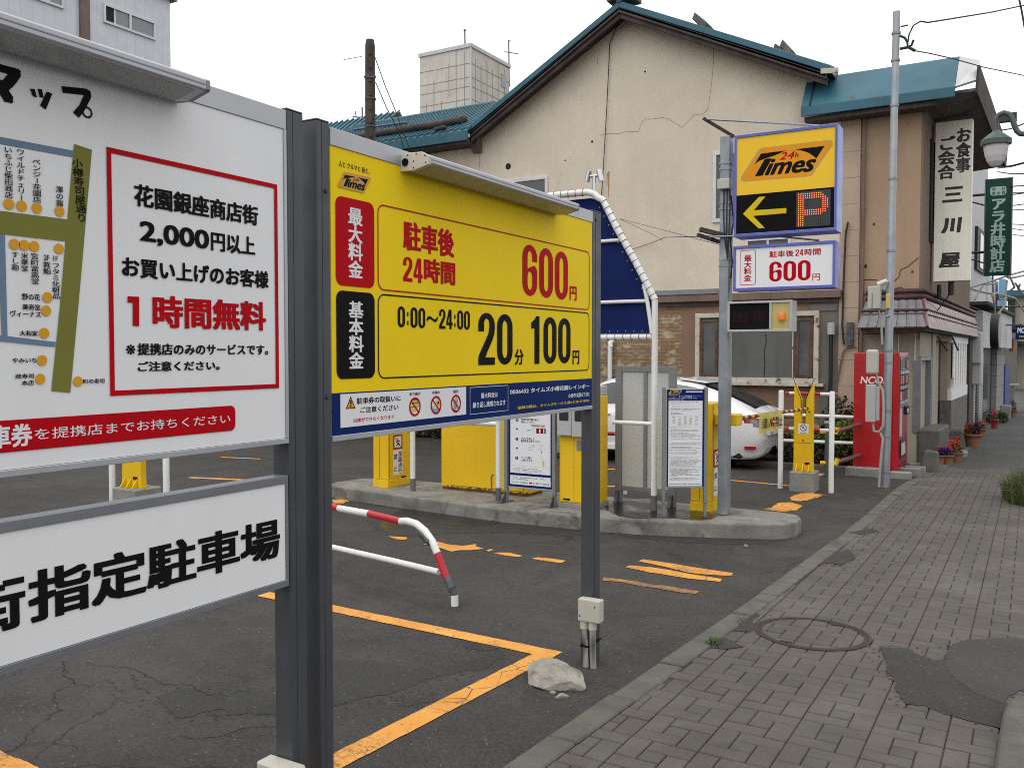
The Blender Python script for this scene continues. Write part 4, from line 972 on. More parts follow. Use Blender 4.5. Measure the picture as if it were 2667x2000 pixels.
for q in (((x0_, yr - .053, zst), (x1_, yr - .050, zst + .010)), ((x1_, yr - .053, zst), (x1_ + .003, yr + .118, zst + .010)), ((x0_ - .003, yr - .053, zst), (x0_, yr + .118, zst + .010))): st.box(q[0], q[1], 'p_black')
st.build('strap', ys)

# ================================================================ striped pipe guard behind the signs
hb = gnd(a6(922, 1330))
gy = hb.y
ph = thing('pipe_guard', (hb.x, hb.y, gz(gy)), 'dented red and white striped hoop guard standing in the car park behind the tariff board', 'barrier')
def hpt(p): return onP(p, hb, HN)
HN = Vector((-.22, -1, 0)).normalized()
P = [hpt(a6(922, 1330)), hpt(a6(920, 1255)), hpt(a6(905, 1210)), hpt(a6(870, 1150)), hpt(a6(835, 1060)), hpt(a6(800, 965)), hpt(a6(765, 880)), hpt(a6(715, 810)), hpt(a6(655, 760)), hpt(a6(590, 740)), hpt(a6(545, 742)), hpt(a6(325, 690)), hpt(a6(115, 652)), hpt(a6(-200, 577)), hpt(a6(-330, 549)), hpt(a6(-380, 560)), hpt(a6(-430, 620)), hpt(a6(-470, 800)), ]
P.append(V(P[-1].x, P[-1].y, gz(P[-1].y)))
rp = .026
segs = [('whitepipe', P[0:2]), ('scuff', P[1:3]), ('scuff', P[2:4]), ('redpipe', P[3:6]), ('whitepipe', P[5:11]), ('redpipe', P[10:12]), ('whitepipe', P[11:13]), ('redpipe', P[12:14]), ('whitepipe', P[13:])]
hm = MB()
for m, q in segs: hm.tube(q, rp, m, 14)
hm.tube([hpt(a6(905, 1210)) - V(0, 0, .02), hpt(a6(886, 1170)), hpt(a6(868, 1135))], rp * 1.03, 'scuff', 12)
hm.build('hoop', ph)
sm = MB()
for (q0, q1, rr) in ((a6(676, 815), a6(705, 850), .012), (a6(700, 835), a6(750, 875), .024), (a6(725, 860), a6(758, 885), .026)):
    sm.tube([hpt(q0) - HN * .0, hpt(q1)], rr * 1.0 + .008, 'scuff', 10)
sm.build('scuff_mark', ph)
cr = MB(); cr.tube([hpt(a6(812, 1095)), hpt(a6(500, 1020)), hpt(a6(88, 927)), hpt(a6(-450, 800))], .022, 'whitepipe', 12); cr.build('crossbar', ph)
# ================================================================ ISLAND and what stands on it
IZ = .15
def isl(p): return gnd(p, IZ)
isle = MB()
front = [V(-7.70, 8.62, 0), V(-7.62, 8.40, 0), V(-7.42, 8.30, 0), V(-6.2, 8.14, 0), V(-4.8, 7.99, 0), V(-3.9, 8.06, 0), V(-3.3, 8.14, 0), V(-2.6, 8.42, 0), V(-2.16, 8.62, 0), V(-2.04, 8.74, 0), V(-1.985, 8.9, 0), V(-1.985, 9.15, 0), V(-2.06, 9.33, 0), V(-2.25, 9.42, 0), V(-4.3, 9.44, 0), V(-7.4, 9.3, 0), V(-7.66, 9.1, 0)]
isle.prism([V(p.x, p.y, gz(p.y) - .06) for p in front], V(0, 0, IZ + .06), 'concrete')
isle.build('traffic_island', bev=.022, kind='structure', seg=2)
patch_i = MB()
rndp = random.Random(5)
wet = [isl(p) for p in (b6(225, 1270), b6(300, 1235), b6(420, 1215), b6(560, 1210), b6(700, 1235), b6(800, 1255), b6(890, 1280), b6(1000, 1300), b6(1110, 1335), b6(1095, 1362), b6(1010, 1378), b6(900, 1375), b6(760, 1362), b6(600, 1362), b6(450, 1365), b6(330, 1345), b6(260, 1310))]
wl = []
for i, p in enumerate(wet):
    q = wet[(i + 1) % len(wet)]
    for k in range(6):
        r_ = p.lerp(q, k / 6); wl.append(V(r_.x + rndp.uniform(-.012, .012), r_.y + rndp.uniform(-.012, .012), gz(r_.y) + IZ + .003))
tri = tessellate_polygon([[V(p.x, p.y, 0) for p in wl]]); patch_i.add(wl, [tuple(t) if (wl[t[1]] - wl[t[0]]).cross(wl[t[2]] - wl[t[0]]).z > 0 else tuple(reversed(t)) for t in tri], 'puddle'); patch_i.build('puddle', kind='structure')
def walker_sticker(pr, q, lay=1):
    """red framed no-walking picture: q = TL TR BR BL"""
    u0, v0, u1, v1 = pr.box4(q); w, h = u1 - u0, v1 - v0
    pr.rect((u0, v0, u1, v1), 'p_redbrown', lay); pr.rect((u0 + .13 * w, v0 + .12 * h, u1 - .13 * w, v1 - .12 * h), 'p_white', lay + 1)
    P = lambda a, b: (u0 + a * w, v0 + b * h, 0)
    pr.disc(P(.5, .72), .06 * h, 'p_black', lay + 2, n=12); pr.bar(P(.5, .68), P(.5, .42), .10 * w, 'p_black', lay + 2)
    pr.bar(P(.5, .45), P(.36, .2), .09 * w, 'p_black', lay + 3); pr.bar(P(.5, .45), P(.66, .22), .09 * w, 'p_black', lay + 2); pr.bar(P(.5, .62), P(.3, .48), .07 * w, 'p_black', lay + 3); pr.bar(P(.5, .62), P(.7, .5), .07 * w, 'p_black', lay + 2)
    pr.bar(P(.2, .86), P(.8, .16), .05 * w, 'p_redbrown', lay + 4)
def gate_machine(root, x0, y0, x1, y1, zt, z0):
    b = MB(); b.box((x0, y0, z0 + .1), (x1, y1, zt), 'yel'); o = b.build('cabinet', root, bev=.008, seg=2)
    p = MB(); p.box((x0 - .004, y0 - .004, z0), (x1 + .004, y1 + .004, z0 + .098), 'yel'); p.build('plinth', root, bev=.004)
    s = MB(); s.box((x0 + (x1 - x0) * .42, y0 - .0015, z0 + .12), (x0 + (x1 - x0) * .42 + .004, y0, zt - .02), 'cartrim'); s.box((x1, y0 + .03, z0 + .12), (x1 + .0015, y0 + .034, zt - .02), 'cartrim'); s.build('seam', o)
    return o
# gate machine at the far (entry) end
g1 = thing('gate_machine', (-6.9, 8.8, gz(8.8) + IZ), 'yellow gate machine with red framed no walking sticker, left end of the island', 'gate machine', 'yellow gate machines')
z0 = gz(8.8) + IZ
o1 = gate_machine(g1, -7.03, 8.56, -6.80, 9.10, 1.12, z0)
hb_ = MB(); hb_.box((-7.10, 8.62, .72), (-7.03, 8.86, .96), 'yel'); hb_.build('arm_hub', g1, bev=.01)
pr = Print((-6.80, 0, 0), *XF, base=.002)
walker_sticker(pr, [a6(492, 143), a6(556, 135), a6(556, 235), a6(492, 243)])
pr.rect([a6(492, 248), a6(556, 240), a6(556, 412), a6(492, 420)], 'p_white', 1)
pr.vtext('車路歩行', a6(528, 412), a6(552, 250), 'p_black', 2, .02); pr.vtext('禁　止', a6(498, 398), a6(520, 272), 'p_black', 2, .02)
pr.rect([a6(548, 428), a6(580, 423), a6(580, 434), a6(548, 439)], 'p_black', 1)
pr.build('lettering', o1)
# second gate machine at the exit
g2 = thing('gate_machine', (-2.98, 9.0, gz(9) + IZ), 'yellow gate machine behind the info board, striped barrier arm pointing away', 'gate machine', 'yellow gate machines')
X2a, X2b, Y2a, Y2b = -3.09, -2.86, 8.98, 9.35
zt3 = onY(b6(1060, 455), 9.0).z
o2 = gate_machine(g2, X2a, Y2a, X2b, Y2b, zt3, gz(9) + IZ)
q0_, q1_ = onY(b6(1275, 545), 9.03), onY(b6(1275, 636), 9.03); mo = MB(); mo.box((X2b, 9.03, q1_.z), (q1_.x, 9.22, q0_.z), 'yel'); mo.build('arm_hub', g2, bev=.01)
pr = Print((X2b, 0, 0), *XF, base=.002)
walker_sticker(pr, [b6(1085, 825), b6(1150, 805), b6(1150, 950), b6(1085, 957)]); pr.rect([b6(1085, 965), b6(1150, 960), b6(1150, 1170), b6(1085, 1175)], 'p_white', 1)
pr.vtext('禁　止', b6(1090, 1155), b6(1112, 1000), 'p_black', 2, .02); pr.vtext('車路歩行', b6(1120, 1165), b6(1145, 985), 'p_black', 2, .02)
pr.build('lettering', o2)
A0 = V(q1_.x - .04, 9.12, (q0_.z + q1_.z) / 2 + .01); A1 = onY(b6(1825, 498), 12.26)
arm = MB(); nS = 26
for i in range(nS):
    arm.tube([A0.lerp(A1, i / nS), A0.lerp(A1, (i + 1) / nS)], .022, 'stripeblk' if i % 2 else 'stripeyel', 10)
ao = arm.build('barrier_arm', g2)
# banner hanging from the arm
bt = .50; bu = .86
def armx(t): return A0.lerp(A1, t)
tL = next(t / 400 for t in range(400) if (armx(t / 400) - CAM).dot(RT) / (armx(t / 400) - CAM).dot(FW) * F_PX + 1333.5 > b6(1425, 0)[0])
tR = next((t / 400 for t in range(400) if (armx(t / 400) - CAM).dot(RT) / (armx(t / 400) - CAM).dot(FW) * F_PX + 1333.5 > b6(1600, 0)[0]), .6)
bn = MB(); nb_ = 14; hN = .225
for i in range(nb_):
    for j in range(4):
        def bp(a, b_):
            p = armx(tL + (tR - tL) * a / nb_); w = .02 * math.sin(a * 1.1) * b_ / 4
            return V(p.x + .031 + w, p.y, p.z + .03 - hN * b_ / 4 - .012 * math.sin(a * .9) * b_ / 4)
        bn.add([bp(i, j), bp(i + 1, j), bp(i + 1, j + 1), bp(i, j + 1)], [(3, 2, 1, 0)], 'banner', True)
bo2 = bn.build('banner', g2)
pa, pb = armx(tL), armx(tR); Ub = (pb - pa).normalized()
pr = Print(pa + V(.058, 0, .03), Ub, Ub.cross(V(1, 0, 0)).cross(Ub) if False else V(0, 0, 1), base=.002)
LW = (pb - pa).length; h_ = hN
for k, ch in enumerate('進入'):
    pr.text(ch, (LW * (.07 + .215 * k), -h_ * .78, 0), (LW * (.07 + .215 * k + .175), -h_ * .25, 0), 'p_black', 1, .018)
pr.disc((LW * .52, -h_ * .5, 0), LW * .055, 'p_red', 1, h_ * .25); pr.rect((LW * .485, -h_ * .55, LW * .555, -h_ * .46), 'p_white', 2)
for k, ch in enumerate('禁止'):
    pr.text(ch, (LW * (.60 + .19 * k), -h_ * .78, 0), (LW * (.60 + .19 * k + .165), -h_ * .25, 0), 'p_black', 1, .018)
pr.build('lettering', bo2)
# big yellow cabinet
cb = thing('control_cabinet', (-5.6, 9.05, gz(9) + IZ), 'wide yellow control cabinet with rust along its base, on the concrete island', 'cabinet')
zc = gz(9) + IZ
m_ = MB(); m_.box((-6.22, 8.87, zc + .03), (-5.0, 9.27, zc + 1.36), 'yel'); co = m_.build('cabinet', cb, bev=.01, seg=2)
m_ = MB(); m_.box((-6.23, 8.86, zc + 1.36), (-4.99, 9.28, zc + 1.40), 'yel'); m_.build('lid', cb, bev=.005)
m_ = MB(); m_.box((-6.06, 8.858, zc + .06), (-5.06, 8.87, zc + 1.3), 'yel'); dr = m_.build('door', cb, bev=.004)
m_ = MB()
for i in range(40):
    x = -6.2 + 1.2 * i / 40; m_.box((x, 8.8655, zc + .025), (x + .03, 8.868, zc + .03 + random.random() * .035), 'yelrust')
m_.box((-6.2, 8.88, zc), (-5.02, 9.26, zc + .028), 'yelrust'); m_.build('rusty_base', cb)
m_ = MB()
for gx in (-5.72, -5.5):
    for i in range(2):
        for j in range(3): m_.box((gx + i * .03, 8.8565, zc + .98 + j * .03), (gx + i * .03 + .010, 8.858, zc + .99 + j * .03), 'p_black')
m_.box((-5.74, 8.854, zc + .80), (-5.715, 8.858, zc + .88), 'oldwood'); m_.build('vent_hole', dr)
# instruction board
pI = Print((0, 8.41, 0), *YF)
def i8(p): return onY(p, 8.41)
ib = thing('instruction_board', (-4.72, 8.41, gz(8.4) + IZ), 'white and navy three step instruction board on two grey legs, on the island', 'sign')
L0, L1 = i8(c6(190, 1560)), i8(c6(980, 1640))
zi = gz(8.41) + IZ
zb_ = (i8(c6(200, 1315)).z + i8(c6(945, 1390)).z) / 2; zt_ = 1.42
xa, xb_ = i8(c6(165, 700)).x, i8(c6(212, 700)).x; xc, xd = i8(c6(950, 700)).x, i8(c6(1003, 700)).x
for u, v in ((xa, xb_), (xc, xd)):
    m_ = MB(); m_.box((u, 8.38, zi), (v, 8.43, zt_ + .03), 'greyframe'); 
    lo = m_.build('leg', ib, bev=.003)
    m_ = MB(); m_.prism([V(u + .01, 8.27, zi + .009), V(u + .01, 8.379, zi + .009), V(u + .01, 8.379, zi + .13)], V(v - u - .02, 0, 0), 'scuff'); m_.box((u - .02, 8.26, zi), (v + .02, 8.5, zi + .008), 'scuff'); m_.build('foot_bracket', lo)
m_ = MB(); m_.box((xb_ + .001, 8.405, zb_), (xc - .001, 8.425, zt_), 'alu'); bo = m_.build('panel', ib, bev=.002)
pr = Print((0, 8.405, 0), *YF)
pr.rect((xb_ + .006, zb_ + .018, xc - .006, zt_ - .006), 'p_blue', 0)
w4 = [c6(253, 130), c6(905, 155), c6(912, 1127), c6(245, 1070)]
u0, v0, u1, v1 = pr.box4(w4); pr.rect((u0, v0, u1, zt_ - .12), 'p_white', 1)
pr.rect([c6(245, 1113), c6(910, 1168), c6(910, 1320), c6(245, 1258)], 'p_white', 1)
for n_, cy in (('1', 212), ('2', 523), ('3', 838)):
    pr.disc(c6(360 - (cy - 212) * .012, cy), .019, 'p_blue', 2); u, v = pr.uv(c6(360 - (cy - 212) * .012, cy)); pr.text(n_, (u - .006, v - .011, 0), (u + .006, v + .011, 0), 'p_white', 3, .03)
for t1, t2, y in (('駐車券発行機の前で', '停車して下さい。', 185), ('ボタンを押して', '駐車券をお取り下さい。', 498), ('ゲートが開き', '入場できます。', 812)):
    wd = {185: 285, 498: 215, 812: 170}[y]; w2 = {185: 225, 498: 320, 812: 195}[y]
    pr.text(t1, c6(428, y + 36), c6(428 + wd, y + 8), 'p_black', 2, .02); pr.text(t2, c6(425, y + 78), c6(425 + w2, y + 52), 'p_black', 2, .02)
for cy in (362, 678): pr.poly([c6(338, cy - 16), c6(380, cy - 14), c6(358, cy + 22)], 'p_black', 2)
pr.poly([c6(585, 290), c6(828, 298), c6(808, 335), c6(605, 322)], 'p_grey', 2); pr.poly([c6(725, 296), c6(765, 297), c6(760, 335), c6(722, 333)], 'p_yel2', 3)
pr.text('IN', c6(527, 398), c6(565, 370), 'p_black', 2, .0); pr.bar(c6(580, 383), c6(606, 384), .0025, 'p_black', 2); pr.poly([c6(578, 383), c6(592, 374), c6(592, 393)], 'p_black', 2)
pr.bar(c6(627, 330), c6(627, 435), .0015, 'p_black', 2)
pr.rect([c6(675, 350), c6(832, 355), c6(832, 440), c6(672, 434)], 'p_darkred', 2, .008); pr.rect([c6(722, 362), c6(744, 362), c6(744, 428), c6(720, 428)], 'p_white', 3); pr.rect([c6(790, 366), c6(808, 366), c6(808, 432), c6(790, 432)], 'p_white', 3)
pr.annulus(c6(635, 640), .012, .002, 'p_black', 2)
for q0, q1 in ((c6(535, 680), c6(600, 650)), (c6(600, 650), c6(632, 640)), (c6(545, 715), c6(600, 705)), (c6(600, 705), c6(625, 670)), (c6(535, 680), c6(545, 715))): pr.bar(q0, q1, .0022, 'p_black', 2)
for q0, q1 in ((c6(712, 625), c6(802, 628)), (c6(727, 630), c6(708, 705)), (c6(788, 630), c6(818, 710)), (c6(708, 705), c6(818, 710))): pr.bar(q0, q1, .0015, 'p_grey', 2)
pr.dashes([c6(748, 640), c6(778, 640), c6(780, 695), c6(748, 693)], 4, 'p_grey', 2, 3)
pr.bar(c6(760, 722), c6(760, 745), .004, 'p_black', 2); pr.poly([c6(745, 740), c6(778, 742), c6(760, 760)], 'p_black', 2)
pr.bar(c6(748, 800), c6(788, 885), .0015, 'p_black', 2); pr.bar(c6(690, 905), c6(780, 910), .0015, 'p_grey', 2); pr.rect([c6(775, 888), c6(812, 890), c6(806, 985), c6(778, 983)], 'p_yel2', 2)
pr.bar(c6(270, 955), c6(885, 1005), .0015, 'p_grey', 2)
pr.dashes([c6(290, 985), c6(870, 1030), c6(870, 1095), c6(290, 1060)], 3, 'p_grey', 2, 5, hgt=.62); pr.dashes([c6(265, 1130), c6(885, 1185), c6(885, 1235), c6(265, 1195)], 2, 'p_grey', 2, 8, hgt=.7)
pr.text('タイムズサービス株式会社', c6(268, 1243), c6(540, 1234), 'p_black', 2, .01); pr.rect([c6(560, 1235), c6(608, 1238), c6(608, 1268), c6(560, 1264)], 'p_red', 2); pr.text('0120-77-8924', c6(620, 1272), c6(884, 1262), 'p_black', 2, .01)
pr.build('lettering', bo)
# ticket machine
tk = thing('ticket_machine', (-4.1, 8.55, gz(8.5) + IZ), 'ticket machine with yellow pedestal and light grey two window head, behind the slate post', 'ticket machine')
def t8(p): return onY(p, 8.43)
x0 = t8(c6(1055, 1000)).x; x1 = -3.955; zb_ = gz(8.5) + IZ; zg = onY(c6(1250, 478), 8.36).z; ztm = onY(b6(230, 322), 8.6).z
zcp = onX(b6(230, 392), x1).z; yk = onX(b6(252, 800), x1).y; m_ = MB(); m_.box((x0, 8.43, zb_ + .055), (x1, yk, zcp), 'yel'); o_ = m_.build('pedestal', tk, bev=.008, seg=2)
m_ = MB(); m_.box((x0, 8.621, zcp + .001), (x1 - .004, yk - .01, ztm - .001), 'machgrey'); m_.build('top_cover', tk, bev=.006)
m_ = MB(); m_.box((x0 - .012, 8.42, zb_), (x1 + .01, yk + .01, zb_ + .053), 'block'); m_.build('base', tk, bev=.004)
xs_ = t8(c6(1298, 1000)).x; 
m_ = MB(); m_.box((x0 + .012, 8.424, zb_ + .07), (xs_ - .003, 8.43, zg - .01), 'yel'); m_.build('door', tk, bev=.003)
m_ = MB(); m_.box((xs_ + .003, 8.424, zb_ + .07), (x1 - .012, 8.43, zg - .01), 'yel'); d2 = m_.build('door', tk, bev=.003)
lk = Print((0, 8.423, 0), *YF); u0, v0, u1, v1 = lk.box4([c6(1340, 545), c6(1420, 555), c6(1420, 720), c6(1340, 712)])
m_ = MB(); m_.prism([V(a, 8.424, b) for a, b in rrect(u0, v0, u1, v1, .02)], V(0, -.006, 0), 'greyframe'); m_.build('lock', d2)
lk = Print((0, 8.423, 0), *YF); lk.rect([c6(1118, 1498), c6(1228, 1505), c6(1228, 1535), c6(1118, 1528)], 'p_black', 1); lk.build('name_plate', tk)
xg = onY(c6(1012, 300), 8.36).x
m_ = MB(); m_.box((xg, 8.36, zg), (xg + (xs_ - xg) * .98, 8.62, ztm), 'machgrey'); h1 = m_.build('head', tk, bev=.008, seg=2)
m_ = MB(); m_.box((xg + (xs_ - xg) * 1.0, 8.36, zg - .008), (x1 - .03, 8.62, ztm), 'machgrey'); h2 = m_.build('head', tk, bev=.008, seg=2)
for ho, q in ((h1, [c6(1052, 30), c6(1205, 20), c6(1205, 232), c6(1055, 215)]), (h2, [c6(1305, 20), c6(1462, 15), c6(1458, 245), c6(1305, 230)])):
    w = Print((0, 8.36, 0), *YF); u0, v0, u1, v1 = w.box4(q)
    m_ = MB(); m_.prism([V(a, 8.3605, b) for a, b in rrect(u0, v0, u1, v1 + .1, .012)], V(0, -.003, 0), 'glass'); m_.build('window', ho)
# white canopy frame with navy tarpaulin
cn = thing('canopy', (-4.9, 8.76, gz(8.7) + IZ), 'white pipe canopy frame hung with navy tarpaulin lashed by cords, over the island', 'canopy')
YC = 8.76
def cc(p, y=YC): return onY(p, y)
zc0 = gz(YC) + IZ
pR = cc(b5(465, 960)); base = V(pR.x, YC, zc0)
bend = [cc(b5(465, 960)), cc(b5(300, 640)), cc(b5(150, 370)), cc(b5(30, 130)), cc(a4(2085, 625)), cc(a4(2060, 598)), cc(a4(2010, 585)), cc(a4(1880, 597))]
zT = bend[-1].z; xL = -6.34; zlow_ = cc(b5(440, 1268)).z
top = bend + [V(xL + 1.0, YC, zT), V(xL + .75, YC, zT - .1), V(xL, YC - .1, pR.z), V(-6.39, 8.52, zlow_)]
m_ = MB(); m_.tube([base + V(0, 0, .14), pR], .032, 'whitepipe', 14); m_.build('post', cn)
m_ = MB(); m_.tube(top, .036, 'whitepipe', 14); ho_ = m_.build('hoop', cn)
m_ = MB(); m_.tube([base, base + V(0, 0, .16)], .035, 'shoe', 14); m_.build('post_shoe', cn)
m_ = MB(); m_.tube([cc(b5(372, 830)), cc(b5(400, 960)), cc(b5(425, 1130)), cc(b5(440, 1240))], .022, 'whitepipe', 10); m_.build('brace', cn)
for yA, yB in ((475, 462), (975, 968), (1282, 1268)):
    e = cc(b5(160 if yA < 500 else (400 if yA < 1000 else 440), yB)); m_ = MB(); m_.tube([V(xL + .05, YC + .03, e.z), V(e.x, YC + .03, e.z)], .030 if yA > 1000 else .02, 'whitepipe', 10); m_.build('rail', cn)
zlow = cc(b5(440, 1268)).z
tp = [V(e.x - .03, YC + .05, e.z) for e in bend[:4]]; tp[0] = V(cc(b5(425, 900)).x, YC + .05, cc(b5(425, 900)).z)
loop = [V(tp[0].x, YC + .05, zlow + .04)] + [V(tp[0].x - .01, YC + .05, tp[0].z)] + tp[1:] + [V(bend[5].x - .06, YC + .05, zT - .06), V(xL + 1, YC + .05, zT - .06), V(xL + .06, YC + .05, pR.z), V(xL + .06, YC + .05, zlow + .04)]
m_ = MB(); m_.prism(loop, V(0, .006, 0), 'tarp'); m_.build('tarpaulin', cn)
m_ = MB()
def coil(p, d, r=.040):
    d = d.normalized(); a = d.orthogonal().normalized(); b_ = d.cross(a)
    m_.tube([p + (a * math.cos(t * .7854) + b_ * math.sin(t * .7854)) * r + d * (.02 * t / 8) for t in range(9)], .0028, 'cord', 5, False)
for A, B, n_ in ((bend[0], bend[3], 15), (bend[6], bend[7] - V(.5, 0, 0), 8)):
    for i in range(n_): coil(A.lerp(B, (i + .5) / n_), B - A)
for i in range(6): coil(V(cc(b5(60 + 66 * i, 1270)).x, YC + .03, zlow), V(1, 0, 0), .034)
m_.build('lashing', cn)
m_ = MB()
for i in range(11):
    q = bend[0].lerp(bend[3], (i + .5) / 11); m_.tube([V(q.x - .085, YC + .046, q.z - .02), V(q.x - .085, YC + .05, q.z - .02)], .008, 'alu_dark', 8)
for i in range(6): m_.tube([V(cc(b5(72 + 68 * i, 1245)).x, YC + .046, zlow + .065), V(cc(b5(72 + 68 * i, 1245)).x, YC + .05, zlow + .065)], .008, 'alu_dark', 8)
m_.build('eyelet', cn)
def low_post(x, y, top, lab=None):
    m_ = MB(); m_.tube([V(x, y, gz(y) + IZ + .13), V(x, y, top)], .031, 'whitepipe', 14); m_.build('post', cn)
    m_ = MB(); m_.tube([V(x, y, gz(y) + IZ), V(x, y, gz(y) + IZ + .15)], .034, 'shoe', 14); m_.build('post_shoe', cn)
low_post(-6.39, 8.52, zlow); low_post(-5.12, 8.41, zlow)
m_ = MB(); zr = cc(c6(2000, 252)).z; m_.tube([V(-3.9, YC + .02, zr), V(base.x, YC + .0, zr)], .022, 'whitepipe', 10); m_.tube([V(-5.12, 8.41, .86), V(-5.9, 8.45, .86)], .03, 'whitepipe', 10); m_.build('rail', cn)
m_ = MB()
m_.tube([V(-5.155, 8.36, .3), V(-5.175, 8.35, .27), V(-5.17, 8.35, .12), V(-5.14, 8.36, .06)], .010, 'shoe', 8); m_.build('conduit', cn)
# steel twin spotlight on the canopy
sp = cc(b2(140, 1480)); sl = thing('twin_spotlight', (sp.x, YC, zT), 'small twin stainless spotlight on a stub pole above the navy canopy', 'spotlight')
q0, q1 = cc(b2(138, 1490)), cc(b2(138, 1330)); m_ = MB(); m_.tube([V(q0.x, YC, zT), V(q0.x, YC, q1.z)], .022, 'chrome', 10); m_.build('pole', sl)
m_ = MB(); m_.tube([cc(b2(95, 1328)), cc(b2(185, 1318))], .016, 'chrome', 10); m_.build('yoke', sl)
for A, B in ((b2(82, 1368), b2(100, 1288)), (b2(192, 1362), b2(172, 1278))):
    m_ = MB(); m_.tube([cc(A), cc(B)], .030, 'chrome', 14); m_.build('lamp_head', sl)
# blank notice frame seen from behind
YB = 9.12
nf = thing('notice_frame', (-3.65, YB, gz(YB) + IZ), 'tall grey frame holding two blank frosted panels, beside the white canopy post', 'notice board')
def n9(p): return onY(p, YB)
xA, xB_ = n9(b6(318, 600)).x, n9(b6(790, 600)).x; zT9 = n9(b6(550, 165)).z; zB9 = n9(b6(450, 1110)).z; z9 = gz(YB) + IZ
for u in (xA, xB_ - .075):
    m_ = MB(); m_.box((u, YB - .03, z9), (u + .075, YB + .03, zT9), 'greyframe'); lo = m_.build('leg', nf, bev=.003)
    m_ = MB(); m_.prism([V(u + .02, YB - .12, z9 + .003), V(u + .02, YB - .031, z9 + .003), V(u + .02, YB - .031, z9 + .13), V(u + .02, YB - .06, z9 + .13)], V(.035, 0, 0), 'scuff'); m_.build('foot_bracket', lo)
xm = n9(b6(552, 600)).x
m_ = MB(); m_.box((xA + .0755, YB - .025, zT9 - .06), (xB_ - .0755, YB + .025, zT9 - .002), 'greyframe'); m_.box((xA + .0755, YB - .025, zB9 - .05), (xB_ - .0755, YB + .025, zB9), 'greyframe'); m_.box((xm - .02, YB - .025, zB9 + .0005), (xm + .02, YB + .025, zT9 - .0605), 'greyframe'); m_.build('rail', nf, bev=.002)
for u, v in ((xA + .076, xm - .0205), (xm + .0205, xB_ - .076)):
    m_ = MB(); m_.box((u, YB - .006, zB9), (v, YB + .006, zT9 - .06), 'frost'); m_.build('panel', nf)
# small print information board, turned towards the pavement
q0, q1 = isl(b6(687, 1350)), isl(b6(1030, 1352)); q0.z = q1.z = 0
Ud = (q1 - q0).normalized(); ND = Ud.cross(V(0, 0, 1))
nfb = thing('information_board', ((q0.x + q1.x) / 2, (q0.y + q1.y) / 2, gz(8.55) + IZ), 'narrow navy and white board of small print between grey posts by the steel pole', 'sign')
pr = Print(q0, Ud, (0, 0, 1)); zi = gz(8.55) + IZ
uA, vT = pr.uv(b6(687, 330)); uB = pr.uv(b6(1046, 330))[0]; uC = pr.uv(b6(717, 700))[0]; uE = pr.uv(b6(1012, 700))[0]; vB = pr.uv(b6(860, 1122))[1]
def slab(mb, u0, u1, v0, v1, d0, d1, m): mb.frame(pr.P0 + pr.U * u0 + V(0, 0, v0) - pr.N * d0, pr.U * (u1 - u0), V(0, 0, v1 - v0), -pr.N * (d1 - d0), m)
for u, v in ((uA, uC - .0005), (uE + .0005, uB)):
    m_ = MB(); slab(m_, u, u + .028 if u == uA else u + .034, vT - 1.17, vT, -.012, .045, 'greyframe'); 
    m_.v = [V(p.x, p.y, max(p.z, zi)) for p in m_.v]; m_.build('leg', nfb, bev=.003)
    m_ = MB(); slab(m_, u + .004, u + .03, zi, vB + .02, .0, .035, 'greyframe'); m_.build('leg_tube', nfb)
m_ = MB(); slab(m_, uA + .0285, uE, vB, vT - .015, 0, .02, 'alu'); bo = m_.build('panel', nfb, bev=.002)
pr.rect((uC, vB + .01, uE - .002, vT - .02), 'p_blue', 0)
pr.rect([b6(730, 436), b6(998, 436), b6(996, 1108), b6(728, 1108)], 'p_white', 1)
pr.badge([b6(730, 388), b6(815, 388), b6(836, 348), b6(748, 348)], 1, 'p_gold', 'p_gold')
pr.rect([b6(868, 360), b6(1000, 360), b6(1000, 369), b6(868, 369)], 'p_white', 1); pr.rect([b6(868, 350), b6(1000, 350), b6(1000, 353), b6(868, 353)], 'p_slate', 1)
pr.text('タイムズ利用約款', b6(812, 406), b6(918, 393), 'p_white', 1, .01)
pr.bar(b6(738, 400), b6(800, 400), .0015, 'p_white', 1); pr.bar(b6(925, 400), b6(995, 400), .0015, 'p_white', 1)
pr.dashes([b6(730, 412), b6(990, 412), b6(990, 430), b6(730, 430)], 2, 'p_white', 1, 3, hgt=.5)
for k, (ya, yb, rows) in enumerate(((442, 462, 2), (468, 492, 3), (496, 516, 2), (524, 545, 2), (636, 726, 13), (735, 785, 7), (795, 828, 4), (838, 862, 3), (872, 965, 13), (970, 1032, 8), (1040, 1062, 3), (1085, 1098, 1))):
    pr.dashes([b6(738, ya), b6(988, ya), b6(988, yb), b6(738, yb)], rows, 'p_black', 2, 30 + k, hgt=.40)
for r_ in (555, 570, 585, 600, 615):
    for cx in (760, 808, 850, 893, 940): pr.dashes([b6(cx, r_), b6(cx + 26, r_), b6(cx + 26, r_ + 12), b6(cx, r_ + 12)], 2, 'p_black', 2, r_ + cx, hgt=.45)
pr.build('lettering', bo)
